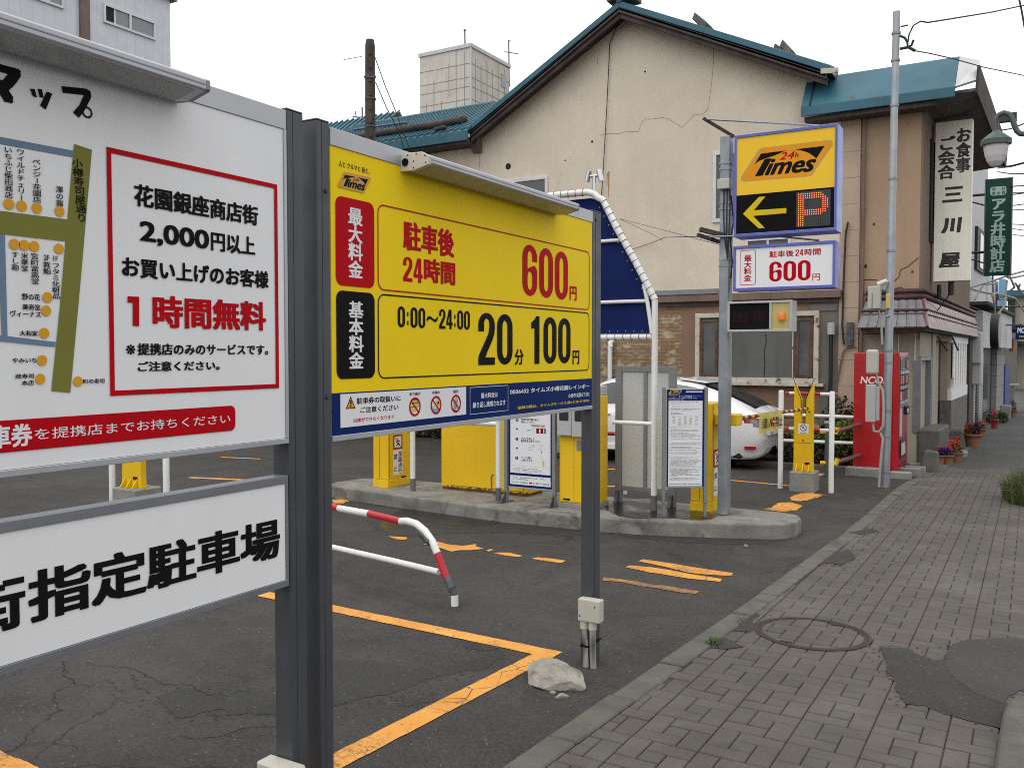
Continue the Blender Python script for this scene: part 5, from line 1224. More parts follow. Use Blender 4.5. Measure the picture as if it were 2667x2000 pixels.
# ---------------------------------------------------------------- steel pole with the lit parking signs
YP = 8.86
pp = thing('sign_pole', (-2.71, YP + .05, gz(YP) + IZ), 'square galvanised pole carrying the lit arrow sign, tariff box and exit signal', 'sign pole')
def p9(p, y=YP): return onY(p, y)
xp0, xp1 = p9(b6(1113, 1300)).x, p9(b6(1190, 1300)).x; zPT = p9(b2(1120, 1020)).z
m_ = MB(); m_.box((xp0, YP, gz(YP) + IZ), (xp1 + .0, YP + .14, zPT), 'galv'); po = m_.build('pole', pp, bev=.012, seg=2)
m_ = MB()
for yy_ in (1225, 1268): 
    z = p9(b2(1120, yy_)).z; m_.box((xp0 - .006, YP - .006, z - .008), (xp1 + .006, YP + .146, z + .008), 'galv')
for yy_ in (625, 678, 155, 205):
    z = p9(b5(1040, yy_)).z; m_.box((xp0 - .006, YP - .006, z - .007), (xp1 + .006, YP + .146, z + .007), 'galv')
m_.build('band', pp)
m_ = MB(); q0, q1 = p9(b2(1068, 1428), YP - .03), p9(b2(1160, 1342), YP - .03); m_.box((q0.x, YP - .07, q0.z), (q1.x, YP - .001, q1.z), 'jbox'); m_.build('junction_box', pp, bev=.006)
m_ = MB()
for k in range(3):
    m_.tube([V(xp0 + .05 + .03 * k, YP - .012, q0.z), V(xp0 + .045 + .034 * k, YP - .014, q0.z - .25), V(xp0 + .06 + .02 * k, YP - .012, q0.z - .5), V(xp1 - .01, YP - .014, q0.z - .7)], .006, 'cable', 6)
m_.tube([V(xp1 + .012, YP + .03, p9(b5(1110, 780)).z), V(xp1 + .03, YP + .02, p9(b5(1115, 640)).z), V(xp1 + .01, YP + .02, p9(b5(1110, 480)).z), V(xp1 + .04, YP + .02, p9(b5(1110, 300)).z), V(xp1 + .01, YP + .02, p9(b5(1110, 90)).z)], .009, 'cable', 6)
m_.build('wiring', pp)
def sign_box(name, q, depth, mside, mface, y):
    pr = Print((0, y, 0), *YF); u0, v0, u1, v1 = pr.box4(q)
    m_ = MB(); m_.box((u0, y + .002, v0), (u1, y + depth, v1), mside); m_.box((u0, y - .012, v0), (u1, y + .0015, v0 + .028), mface); m_.box((u0, y - .012, v1 - .028), (u1, y + .0015, v1), mface)
    m_.box((u0, y - .012, v0 + .0285), (u0 + .024, y + .0015, v1 - .0285), mface); m_.box((u1 - .024, y - .012, v0 + .0285), (u1, y + .0015, v1 - .0285), mface)
    return m_.build(name, pp, bev=.002), pr, (u0, v0, u1, v1)
YS = 8.80
o_, pr, (u0, v0, u1, v1) = sign_box('arrow_sign', [b2(1197, 1022), b2(1975, 926), b5(1970, 396), b5(1116, 432)], .26, 'paleblue', 'violetframe', YS)
vm = (pr.uv(b2(1205, 1470))[1] + pr.uv(b2(1948, 1406))[1]) / 2
pr.rect((u0 + .0245, vm, u1 - .0245, v1 - .0285), 'yelsign', 0); pr.rect((u0 + .0245, v0 + .0285, u1 - .0245, vm), 'p_black', 0)
pr.badge([b2(1238, 1366), b2(1778, 1322), b2(1922, 1053), b2(1372, 1118)], 1, 'p_amber', 'p_gold')
pr.poly([b5(1197, 247), b5(1330, 106), b5(1383, 103), b5(1287, 218), b5(1557, 199), b5(1557, 241), b5(1280, 264), b5(1378, 364), b5(1328, 368)], 'p_yel2', 1)
pr.build('lettering', o_)
led = Print((0, YS, 0), *YF); a = led.box4([b5(1640, 62), b5(1925, 48), b5(1922, 340), b5(1640, 358)]); led.rect(a, 'ledoff', 1)
a = led.box4([b5(1650, 72), b5(1910, 62), b5(1906, 335), b5(1650, 350)])
NX, NY = 14, 16
def lit(i, j):
    x = (i + .5) / NX; y = (j + .5) / NY      # y from the top
    if x < .19: return True
    if y > .70: return False
    if y < .17 or .53 < y < .70:
        return x < .80 or ((x - .62) / .38) ** 2 + ((y - .35) / .36) ** 2 < 1
    return ((x - .62) / .385) ** 2 + ((y - .35) / .36) ** 2 < 1.0 and ((x - .60) / .205) ** 2 + ((y - .35) / .2) ** 2 > 1 and x > .72
lm = MB(); loff = MB(); du, dv = (a[2] - a[0]) / NX, (a[3] - a[1]) / NY
for i in range(NX):
    for j in range(NY):
        u, v = a[0] + (i + .5) * du, a[3] - (j + .5) * dv; r_ = min(du, dv) * .31
        L8 = lambda q, lay: [led.pt(u + q * math.cos(k * .7854), v + q * math.sin(k * .7854), lay) for k in range(8)]
        if lit(i, j): lm.poly(L8(r_, 2), 'led'); lm.poly(L8(r_ * .45, 3), 'ledcore')
        else: lm.poly(L8(r_ * .6, 2), 'p_black')
lo_ = led.build('led_panel', o_); lm.build('led_dots', lo_)
o_, pr, (u0, v0, u1, v1) = sign_box('tariff_box', [b5(1117, 516), b5(1968, 468), b5(1962, 862), b5(1117, 885)], .24, 'violetframe', 'violetframe', YS)
pr.rect((u0 + .0245, v0 + .0285, u1 - .0245, v1 - .0285), 'panel_white', 0)
pr.ring([b5(1172, 552), b5(1304, 545), b5(1303, 836), b5(1170, 841)], 'p_red', .006, 1, .02)
pr.vtext('最大料金', b5(1208, 810), b5(1266, 586), 'p_red', 1, .03)
pr.text('駐車後', b5(1415, 612), b5(1620, 545), 'p_red', 1, .025); pr.digits('24', b5(1632, 598), b5(1700, 540), 'p_red', 1); pr.text('時間', b5(1707, 595), b5(1844, 530), 'p_red', 1, .028)
pr.digits('600', b5(1415, 812), b5(1760, 628), 'p_red', 1); pr.text('円', b5(1773, 803), b5(1836, 742), 'p_red', 1, .02)
pr.build('lettering', o_)
m_ = MB(); YE = 8.74; pr = Print((0, YE, 0), *YF); u0, v0, u1, v1 = pr.box4([b5(1067, 978), b5(1605, 960), b5(1603, 1222), b5(1067, 1227)])
m_.box((u0, YE + .02, v0), (u1, YE + .20, v1), 'machgrey')
t_ = .022; um = pr.uv(b5(1425, 1090))[0]
for q in ((u0, v0, u1, v0 + t_), (u0, v1 - t_, u1, v1), (u0, v0 + t_ + .0005, u0 + t_, v1 - t_ - .0005), (u1 - t_, v0 + t_ + .0005, u1, v1 - t_ - .0005), (um - t_ / 2, v0 + t_ + .0005, um + t_ / 2, v1 - t_ - .0005)):
    m_.box((q[0], YE - .004, q[1]), (q[2], YE + .0195, q[3]), 'machgrey')
o_ = m_.build('exit_signal', pp, bev=.002)
pr = Print((0, YE + .018, 0), *YF); pr.rect((u0 + t_, v0 + t_, um - t_ / 2, v1 - t_), 'p_black', 0)
pr.text('出', b5(1112, 1152), b5(1235, 1050), 'ledghost', 1, .03); pr.text('車', b5(1270, 1148), b5(1395, 1045), 'ledghost', 1, .03); pr.build('lettering', o_)
m_ = MB(); m_.box((um + t_ / 2, YE + .0125, v0 + t_), (u1 - t_, YE + .0195, v1 - t_), 'lampcell')
lo_ = m_.build('lamp_compartment', o_); cx, cz = (um + u1) / 2 + .005, (v0 + v1) / 2 + .0
m_ = MB(); m_.lathe(V(cx, YE + .003, cz - .04), [(.035, 0), (.036, .04), (.03, .065), (.012, .08)], 'lamporange', 14); m_.build('beacon', lo_)
# angle irons and stays that hold the signs
m_ = MB()
def iron(A, B, w=.035): m_.tube([A, B], w * .6, 'rust', 4, True, False)
iron(p9(b2(955, 890), YP - .1), p9(b2(1190, 1030), YP + .06)); iron(p9(b5(838, 375), YP - .15), p9(b5(1095, 440), YP + .05), .05); iron(p9(b5(820, 420), YP - .2), p9(b5(1000, 480), YP + .02), .04)
m_.build('bracket', pp)
m_ = MB()
for A, B in (((b2(985, 898), YP - .1), (b2(1830, 945), YS + .14)), ((b5(860, 435), YP - .1), (b5(1590, 428), YS + .1)), ((b5(900, 440), YP - .1), (b5(1850, 402), YS + .2)), ((b5(1450, 430), YS + .1), (b5(1830, 468), YS + .15))):
    m_.tube([p9(*A), p9(*B)], .009, 'galv', 6)
m_.build('stay', pp)
# ================================================================ receivers and white posts at both lanes
def receiver(x, y, lab, w=.27, hh=1.62):
    z = gz(y); t = thing('barrier_receiver', (x, y, z), lab, 'barrier post', 'yellow fork posts that catch the barrier arms')
    m_ = MB(); m_.box((x - w * .58, y - .15, z - .03), (x + w * .62, y + .19, z + .27), 'block'); m_.build('block', t, bev=.012)
    prof = [(-.5, .268), (.5, .268), (.47, .40), (.47, 1.0), (.47, 1.44), (.44, 1.47), (.10, 1.24), (.10, .90), (-.10, .90), (-.10, 1.24), (-.44, 1.47), (-.47, 1.44), (-.47, 1.0), (-.47, .40)]
    m_ = MB(); m_.prism([V(x + a * w, y - .045, z + b_) for a, b_ in prof], V(0, .075, 0), 'yel'); po_ = m_.build('fork', t, bev=.004)
    m_ = MB()
    for s in (-1, 1): m_.tube([V(x + s * .44 * w + s * .02, y - .05, z + 1.53), V(x + s * .11 * w, y - .05, z + 1.25), V(x + s * .11 * w, y - .05, z + 1.05)], .0045, 'p_black', 6)
    m_.build('guide_lip', t)
    m_ = MB(); m_.box((x - w * .46, y - .0465, z + .655), (x + w * .46, y - .0455, z + .659), 'p_black')
    for s in (-.3, .0, .3): m_.prism([V(x + s * w - .006, y - .047, z + .27), V(x + s * w - .006, y - .12, z + .275), V(x + s * w - .006, y - .047, z + .37)], V(.012, 0, 0), 'yel')
    for dx, dz in ((0, .69), (.28, 1.08)): m_.tube([V(x + dx * w, y - .046, z + dz), V(x + dx * w, y - .05, z + dz)], .012, 'oldwood', 8)
    m_.box((x + .08 * w, y - .0475, z + .36), (x + .32 * w, y - .0455, z + .395), 'p_darkred'); m_.build('fitting', po_)
    pr = Print((0, y - .0455, 0), *YF); pr.rect((x - .25 * w, z + .78, x + .25 * w, z + .915), 'p_white', 0); pr.annulus((x, z + .86, 0), .046, .007, 'p_black', 1); pr.bar((x - .03, z + .89, 0), (x + .03, z + .83, 0), .008, 'p_black', 1)
    pr.bar((x - .02, z + .845, 0), (x + .015, z + .885, 0), .012, 'p_grey', 1); pr.rect((x - .045, z + .787, x + .045, z + .798), 'p_grey', 1); pr.build('sticker', po_)
    return t
receiver(-2.66, 12.36, 'yellow fork post on a concrete block that catches the striped arm, between white posts')
qf = V(-8.62, 6.35, 0)
receiver(qf.x, qf.y, 'yellow post glimpsed in the gap between the two white boards on the left', .34)
def hoop_guard(xL, xR, y, lab, bars=True, yR=None):
    t = thing('post_rail', ((xL + xR) / 2, y, gz(y)), lab, 'barrier', 'white post guards round the fork posts')
    yR = yR or y
    h = 1.35
    for x, yy_ in ((xL, y), (xR, yR)):
        m_ = MB(); m_.tube([V(x, yy_, gz(yy_)), V(x, yy_, gz(yy_) + h), V(x, yy_, gz(yy_) + h + .012)], [.035, .035, .027], 'whitepipe', 16); m_.build('post', t)
    for hz in ((1.32, .83) if bars else (1.3,)):
        for k, (f0, f1, m) in enumerate(((.07, .15, 'redpipe'), (.15, .36, 'whitepipe'), (.36, .76, 'redpipe'), (.76, .94, 'whitepipe'), (1.05, 1.09, 'redpipe'))):
            m_ = MB(); A = V(xL, y + .06, gz(y) + hz); B = V(xR, yR + .06, gz(yR) + hz); m_.tube([A.lerp(B, f0), A.lerp(B, f1)], .0225, m, 12); m_.build('crossbar', t)
    return t
hoop_guard(-2.985, -2.30, 12.42, 'white posts joined by red and white bars, around the fork post near the vending machine', True, 12.36)
hoop_guard(-9.12, -8.18, 6.42, 'white posts on either side of the yellow post seen between the two left boards', True)

# red pipe guard glimpsed past the ticket machine
yr_ = 10.7; e0, e1 = onY(c6(1700, 437), yr_), onY(c6(2140, 440), yr_); zt_ = onY(c6(1915, 437), yr_).z
rg = thing('pipe_guard', ((e0.x + e1.x) / 2, yr_, gz(yr_)), 'red pipe guard glimpsed between the ticket machine and the blank notice frame', 'barrier')
m_ = MB(); m_.tube([V(e0.x, yr_, gz(yr_)), V(e0.x, yr_, zt_ - .12), V(e0.x + .04, yr_, zt_ - .03), V(e0.x + .14, yr_, zt_)], .027, 'whitepipe', 12); m_.tube([V(e0.x + .14, yr_, zt_), V(e1.x - .14, yr_, zt_)], .027, 'redpipe', 12); m_.tube([V(e1.x - .14, yr_, zt_), V(e1.x - .04, yr_, zt_ - .03), V(e1.x, yr_, zt_ - .12), V(e1.x, yr_, gz(yr_))], .027, 'whitepipe', 12); m_.build('hoop', rg)
# ================================================================ HOUSE with the big gable
YW, YO = 17.0, 16.55
hs = thing('gable_house', (-7.6, YW, gz(YW)), 'cream stuccoed two storey house with teal gable roof and boarded ground floor window', 'house')
zg_ = gz(YW) - .3
def ow(p): return onY(p, YO)
def ww(p): return onY(p, YW)
pk, rt_, lt_ = ow(D(1337, 2)), ow(b2(1920, 492)), ow(b1(1090, 966))
pkB, rB, lB_ = ow(b2(332, 128)), ow(b2(1905, 592)), ow(b1(1105, 1020))
Yback = 27.0
wl_x = -11.0; wr_x = ww(D(1814, 500)).x
zband = ww(D(1600, 636)).z
# walls: upper stucco to the rake, lower brick and plaster
zWr, zWl = rt_.z - .5, lt_.z - .5
slR = (pk.z - rt_.z) / (pk.x - rt_.x); slL = (pk.z - lt_.z) / (pk.x - lt_.x)
def under(x): return (rt_.z + slR * (x - rt_.x) if x > pk.x else lt_.z + slL * (x - lt_.x)) - .2
xWR = max(wr_x, -3.2)
m_ = MB(); m_.prism([V(-16.5, YW, zband), V(xWR, YW, zband), V(xWR, YW, under(xWR)), V(pk.x, YW, pk.z - .2), V(-10.9, YW, under(-10.9)), V(-10.9, YW, 6.55), V(-16.5, YW, 6.55)], V(0, 4, 0), 'stucco'); wu = m_.build('upper_wall', hs)
xb1 = ww(b5(690, 1200)).x
m_ = MB(); m_.box((-16.5, YW + .02, zg_), (xb1, YW + 4, zband - .003), 'brick'); m_.build('brick_wall', hs)
m_ = MB(); m_.box((xb1 + .001, YW + .01, zg_ + 1.05), (ww(b5(1840, 1200)).x, YW + 4, zband - .003), 'pink'); m_.box((ww(b5(1840, 1200)).x + .001, YW + .01, zg_ + .3), (xWR + .0, YW + 4, zband - .003), 'grayplaster'); m_.build('plaster_wall', hs)
m_ = MB(); m_.box((xb1 + .001, YW + .03, zg_), (ww(b5(1840, 1200)).x, YW + 4, zg_ + 1.049), 'brick'); m_.build('brick_footing', hs)
m_ = MB(); zb0 = ww(D(1600, 652)).z - .03
m_.box((-16.5, YW - .12, zband - .12), (xWR + .05, YW - .002, zband + .02), 'brownledge'); m_.box((-16.5, YW - .14, zband + .0205), (ww(b5(1000, 840)).x, YW - .002, zband + .12), 'alu_dark'); m_.box((-16.5, YW - .06, zband - .20), (xWR, YW - .002, zband - .1205), 'oldwood'); m_.build('ledge', hs, bev=.006)
m_ = MB()
for q0_, q1_, w_ in ((b2(247, 1290), b2(244, 1480), .02), (b2(236, 1300), b2(232, 1400), .012)):
    a, b_ = ww(q0_), ww(q1_); m_.add([a + V(-w_, -.003, 0), b_ + V(-w_ * .5, -.003, 0), b_ + V(w_ * .5, -.003, 0), a + V(w_, -.003, 0)], [(0, 1, 2, 3)], 'ruststain')
m_.build('rust_stain', wu)
m_ = MB(); m_.prism([V(ww(b5(1740, 950)).x, YW + .004, zband - .21), V(ww(b5(1985, 950)).x, YW + .004, zband - .21), ww(b5(1980, 1050)) , ww(b5(1745, 1055)) ], V(0, -.012, 0), 'grayplaster'); m_.build('plaster_patch', hs)
# roof: two teal slopes, dark bargeboards, soffit
th = .13
m_ = MB()
m_.prism([lt_, pk, pk - V(0, 0, th), lt_ - V(0, 0, th)], V(0, Yback - YO, 0), 'roofblue'); m_.prism([pk + V(.001, 0, 0), rt_, rt_ - V(0, 0, th), pk - V(-.001, 0, th)], V(0, Yback - YO, 0), 'roofblue')
ro = m_.build('roof', hs, bev=.008)
m_ = MB()
for i in range(28):
    y = YO + .25 + i * .36
    for (A, B) in ((lt_, pk), (pk, rt_)): m_.frame(A + V(0, y - YO, .0), B - A, V(0, .03, 0), V(0, 0, .045), 'roofblue')
m_.tube([pk + V(0, -.02, .03), pk + V(0, Yback - YO, .03)], .07, 'roofblue', 8); m_.build('standing_seam', ro)
m_ = MB(); e = .0
zt0 = V(0, 0, th + .004)
bL = lB_ - pkB; 
hb = pk.z - th - pkB.z
for A, B in ((lt_ + V(.08, 0, 0), pk - V(.004, 0, 0)), (pk + V(.004, 0, 0), rt_ - V(.08, 0, 0))):
    m_.prism([A - zt0, B - zt0, B - zt0 - V(0, 0, hb * .5), A - zt0 - V(0, 0, hb * .5)], V(0, .05, 0), 'oldwood')
    m_.prism([A - zt0 - V(0, -.05, hb * .35), B - zt0 - V(0, -.05, hb * .35), B - zt0 - V(0, -.05, hb), A - zt0 - V(0, -.05, hb)], V(0, .05, 0), 'oldwood')
m_.build('bargeboard', hs, bev=.006)
m_ = MB()
for A, B in ((lt_ + V(.1, 0, 0), pk - V(.004, 0, 0)), (pk + V(.004, 0, 0), rt_ - V(.1, 0, 0))):
    m_.prism([A - V(0, 0, th + .01), B - V(0, 0, th + .01), B - V(0, 0, th + .05), A - V(0, 0, th + .05)], V(0, .6, 0), 'oldwood')
m_.build('soffit', hs)
m_ = MB()
for q0, q1, w in ((b2(900, 120), b2(990, 185), .075), (b2(1560, 325), b2(1640, 400), .075), (b2(1500, 355), b2(1560, 385), .05)):
    A, B = onY(q0, YO + .3), onY(q1, YO + .3); m_.frame(A - V(w, 0, .05), B - A - V(0, 0, .02), V(0, .9, 0), V(w * .7, 0, .12), 'greywood')
m_.frame(onY(b2(1838, 555), YO - .03) - V(0, 0, 0), V(.3, 0, -.03), V(0, .02, 0), V(0, 0, .09), 'peelwood'); m_.frame(pk + V(-.25, -.05, .02), V(.55, 0, 0), V(0, .5, 0), V(0, 0, .12), 'greywood')
m_.build('snow_guard', ro)
# wing roof to the left
YE_, YR_ = 16.45, 20.6
e0 = onY(b1(1095, 985), YE_); r0 = onY(b1(1280, 792), YR_)
ze, zr_ = e0.z, r0.z; xl_, xe = -17.5, e0.x + .02; xr = r0.x + .1
m_ = MB(); A = V(xl_, YE_, ze); B = V(xe, YE_, ze); C_ = V(xr, YR_, zr_); D_ = V(xl_, YR_, zr_)
m_.prism([A, B, C_, D_], V(0, 0, -.05), 'roofblue'); m_.box((xl_, YE_ - .02, ze - .22), (xe, YE_ + .03, ze - .052), 'roofblue'); m_.box((xl_, YE_ + .05, ze - .26), (xe - .05, YW + .1, ze - .222), 'oldwood')
m_.tube([V(xl_, YR_, zr_ + .02), V(xr, YR_, zr_ + .02)], .06, 'roofblue', 8); wr_ = m_.build('wing_roof', hs, bev=.004)
m_ = MB(); n_ = 34
for i in range(n_):
    t = i / (n_ - 1); a = A.lerp(B, t); d = D_.lerp(V(xe, YR_, zr_), t); d.x = a.x + (xr - xe) * 0
    m_.frame(a + V(0, 0, .001), d - a, V(.035, 0, 0), V(0, 0, .05), 'roofblue')
m_.build('standing_seam', wr_)
nslope = (zr_ - ze) / (YR_ - YE_)
def onroof(p, lift=.0):
    N = V(0, -nslope, 1).normalized(); return onP(p, V(0, YE_, ze + lift), N)
m_ = MB(); m_.tube([onroof(b1(1055, 912), .12), onroof(b1(900, 940), .12), onroof(b1(390, 1018), .12), onroof(b1(230, 1040), .12)], .085, 'oldwood', 8); m_.tube([onroof(b1(1080, 905), .1), onroof(b1(1020, 922), .1)], .11, 'oldwood', 8)
m_.tube([onroof(b1(850, 985), .1), onroof(b1(935, 965), .1)], .05, 'oldwood', 6); m_.tube([onroof(b1(240, 985), .1), onroof(b1(420, 960), .1), onroof(b1(640, 930), .1)], .03, 'roofblue', 6)
m_.build('snow_log', wr_)
# corbel, vent, cracks, drain pipe, windows
m_ = MB(); q = ww(b1(1157, 1010)); q2 = ww(b1(1212, 1160)); m_.prism([V(q.x, YW - .001, q.z), V(q.x, YW - .22, q.z), V(q.x, YW - .22, q2.z + .15), V(q.x, YW - .1, q2.z)  , V(q.x, YW - .001, q2.z)], V(q2.x - q.x, 0, 0), 'brownledge'); m_.build('corbel', hs)
m_ = MB()
def crack(pts, w, m='oldwood'):
    for A_, B_ in zip(pts, pts[1:]):
        A2, B2 = ww(A_), ww(B_); d = (B2 - A2); n2 = V(-d.z, 0, d.x).normalized() * w / 2
        m_.add([A2 - n2 + V(0, -.003, 0), B2 - n2 + V(0, -.003, 0), B2 + n2 + V(0, -.003, 0), A2 + n2 + V(0, -.003, 0)], [(0, 1, 2, 3)], m)
crack([b2(1035, 370), b2(1033, 480), b2(1018, 640), b2(1000, 760), b2(998, 815), b2(955, 858), b2(888, 865), b2(838, 920), b2(795, 960), b2(770, 940), b2(690, 893), b2(650, 885), b2(560, 898), b2(515, 895), b2(490, 935), b2(470, 990), b2(370, 993), b2(320, 1005), b2(220, 1008), b2(180, 1020)], .006, 'tanshade_crack')
crack([b1(1190, 1180), b1(1194, 1225), b1(1190, 1270)], .008, 'tanshade_crack'); crack([b1(2085, 440), b1(2084, 490)], .007, 'tanshade_crack')
for q, r_ in ((b1(1408, 1263), .07), (b1(2045, 1075), .022), (b1(1840, 1218), .018), (b2(520, 540), .02), (b2(120, 1065), .02)):
    c = ww(q); m_.add([c + V(r_ * math.cos(k * .524), -.004, r_ * math.sin(k * .524)) for k in range(12)], [tuple(range(12))], 'black')
m_.build('wall_crack', wu)
m_ = MB(); m_.tube([ow(b2(280, 120)) + V(0, .3, 0), ww(b2(262, 330)) - V(0, .05, 0), ww(b2(240, 800)) - V(0, .05, 0), ww(b2(212, 1290)) - V(0, .05, 0), ww(b2(200, 1470)) - V(0, .05, 0)], .009, 'cable', 6); m_.build('lightning_wire', hs)
m_ = MB()
q = ww(b5(105, 1345)); m_.tube([V(q.x, YW - .08, zg_ + .3), V(q.x, YW - .08, q.z)], .05, 'whitepipe', 10); m_.tube([V(q.x + .02, YW - .08, q.z - .02), V(q.x, YW - .08, q.z + .07), V(q.x + .02, YW - .01, q.z + .1)], .052, 'whitepipe', 10); m_.build('drain_pipe', hs)
m_ = MB(); q = ww(b5(1938, 1250)); m_.tube([V(q.x, YW - .1, zg_ + .3), V(q.x, YW - .1, q.z)], .035, 'cartrim', 10); m_.tube([V(q.x, YW - .1, q.z), V(q.x, YW - .1, q.z + .22)], .07, 'machgrey', 12); m_.build('vent_pipe', hs)
def window(parent, q, frame_m, glass_m, fw=.05, mull=0, proud=.04, yw=YW, inner=None):
    pr = Print((0, yw, 0), *YF); u0, v0, u1, v1 = pr.box4(q); m_ = MB(); Y0_, Y1_ = yw - proud, yw + .01
    for r_ in ((u0, v0, u1, v0 + fw), (u0, v1 - fw, u1, v1), (u0, v0 + fw + .0005, u0 + fw, v1 - fw - .0005), (u1 - fw, v0 + fw + .0005, u1, v1 - fw - .0005)):
        m_.box((r_[0], Y0_, r_[1]), (r_[2], Y1_, r_[3]), frame_m)
    for k in range(mull):
        x = u0 + (u1 - u0) * (k + 1) / (mull + 1); m_.box((x - fw * .35, Y0_ + .008, v0 + fw + .0005), (x + fw * .35, Y1_, v1 - fw - .0005), frame_m)
    o = m_.build('window', parent, bev=.004); g_ = MB(); g_.box((u0 + fw, yw - .008, v0 + fw), (u1 - fw, yw - .004, v1 - fw), glass_m); g_.build('pane', o)
    return o, (u0, v0, u1, v1)
window(hs, [b1(1290, 1380), b1(1712, 1335), b1(1712, 1560), b1(1290, 1600)], 'white_frame', 'glass', .07)
window(hs, [b2(1030, 1140), b2(1260, 1125), b2(1260, 1660), b2(1030, 1672)], 'white_frame', 'dustglass', .07, 1)
window(hs, [b5(1215, 455), b5(1600, 425), b5(1600, 640), b5(1215, 665)], 'white_frame', 'dustglass', .06, 1)
o_, (u0, v0, u1, v1) = window(hs, [b5(808, 1075), b5(1832, 1052), b5(1830, 1655), b5(805, 1635)], 'peelwood', 'board_gray', .09, 0, .07)
o_.name = 'boarded_window'
prw = Print((0, YW, 0), *YF)
for ua, ub in ((prw.uv(b5(846, 1350))[0], prw.uv(b5(992, 1350))[0]), (prw.uv(b5(1640, 1350))[0], prw.uv(b5(1783, 1350))[0])):
    m_ = MB(); fw = .055; a, b_ = v0 + .1, v1 - .12
    for r_ in ((ua, a, ub, a + fw), (ua, b_ - fw, ub, b_), (ua, a + fw + .0005, ua + fw, b_ - fw - .0005), (ub - fw, a + fw + .0005, ub, b_ - fw - .0005)): m_.box((r_[0], YW - .055, r_[1]), (r_[2], YW - .009, r_[3]), 'brownframe')
    so = m_.build('sash', o_, bev=.003); g_ = MB(); g_.box((ua + fw, YW - .03, a + fw), (ub - fw, YW - .025, b_ - fw), 'dustglass'); g_.build('pane', so)
m_ = MB(); ua = prw.uv(b5(1610, 1400))[0]; m_.box((ua, YW - .05, v0 + .1), (ua + .02, YW - .009, v1 - .2), 'peelwood'); m_.box((u0 - .1, YW - .13, v0 - .06), (u1 + .1, YW - .001, v0 - .001), 'peelwood'); m_.build('sill', o_, bev=.004)
m_ = MB()
for q in ([b5(1385, 1240), b5(1392, 1300), b5(1375, 1400), b5(1380, 1500), b5(1372, 1600)],):
    for A_, B_ in zip(q, q[1:]):
        A2, B2 = ww(A_), ww(B_); m_.add([A2 + V(-.008, -.012, 0), B2 + V(-.008, -.012, 0), B2 + V(.008, -.012, 0), A2 + V(.008, -.012, 0)], [(0, 1, 2, 3)], 'black')
m_.build('board_crack', o_)
# black cables slung across the wall to the sign pole
def cable(pts, r_, lab, m='cable', name='cable', grp=None):
    mb = MB(); mb.tube(pts, r_, m, 6); return tag(mb.build(name), lab, 'cable', grp)
cable([ww(b5(270, 545)) - V(0, .03, 0), ww(b5(370, 515)) - V(0, .05, 0), ww(b5(460, 485)) - V(0, .06, 0), ww(b5(640, 470)) - V(0, .6, 0), onY(b5(845, 435), 9.2)], .006, 'thin black cable sagging from the cream wall to the sign pole, upper of two')
cable([ww(b5(560, 482)) - V(0, .2, 0), ww(b5(700, 500)) - V(0, 1.5, 0), ww(b5(850, 508)) - V(0, 4, 0), onY(b5(1000, 503), 9.0)], .0035, 'thin black cable sagging to the sign pole, lower of two')
# dark service cables at the joint with the shop
# ---------------------------------------------------------------- farther teal roof behind
YN = 25.0
fh = thing('far_house', (-19, YN, gz(YN)), 'house behind with teal ribbed roof and small gable, left of the cream house', 'house')
A, B = onY(b1(60, 942), YN), onY(b1(580, 842), YN); A.z = B.z = (A.z + B.z) / 2; dz = 2.6; dy = 3.6
m_ = MB(); A = A - V(8, 0, 0)
m_.prism([A, B, B + V(.35, -dy, -dz), A + V(0, -dy, -dz)], V(0, 0, -.1), 'roofblue'); m_.prism([A + V(0, .01, 0), A + V(0, dy, -dz), B + V(.35, dy, -dz), B + V(0, .01, 0)], V(0, 0, -.1), 'roofblue'); fo = m_.build('roof', fh)
m_ = MB(); n_ = 44
for i in range(n_):
    t = i / (n_ - 1); a = A.lerp(B, t); m_.frame(a + V(0, 0, .001), V(0, -dy, -dz), V(.045, 0, 0), V(0, 0, .06), 'roofblue')
m_.build('standing_seam', fo)
m_ = MB(); bx = B.x - .3; m_.prism([V(bx, YN, B.z - .15), V(bx, YN - dy + .3, B.z - dz), V(bx, YN - dy + .3, gz(YN)), V(bx, YN + dy - .3, gz(YN)), V(bx, YN + dy - .3, B.z - dz)], V(-11, 0, 0), 'greywood'); m_.build('wall', fh)
m_ = MB(); m_.frame(V(B.x + .02, YN, B.z - .03), V(.33, -dy, -dz), V(.05, 0, 0), V(0, 0, -.28), 'oldwood'); m_.build('bargeboard', fh)
for q0, q1, lab in ((b1(300, 815), b1(302, 890), 'thin aerial mast behind the far teal roof'),):
    mb = MB(); a, b_ = onY(q1, YN + 3), onY(q0, YN + 3); mb.tube([a - V(0, 0, 1.5), b_], .03, 'scuff', 5)
    c0, c1_ = onY(b1(230, 885), YN + 3), onY(b1(255, 890), YN + 3); mb.tube([c0, c1_, a], .025, 'scuff', 5); mb.tube([c1_, onY(b1(248, 845), YN + 3)], .02, 'scuff', 5); tag(mb.build('aerial'), lab, 'aerial')
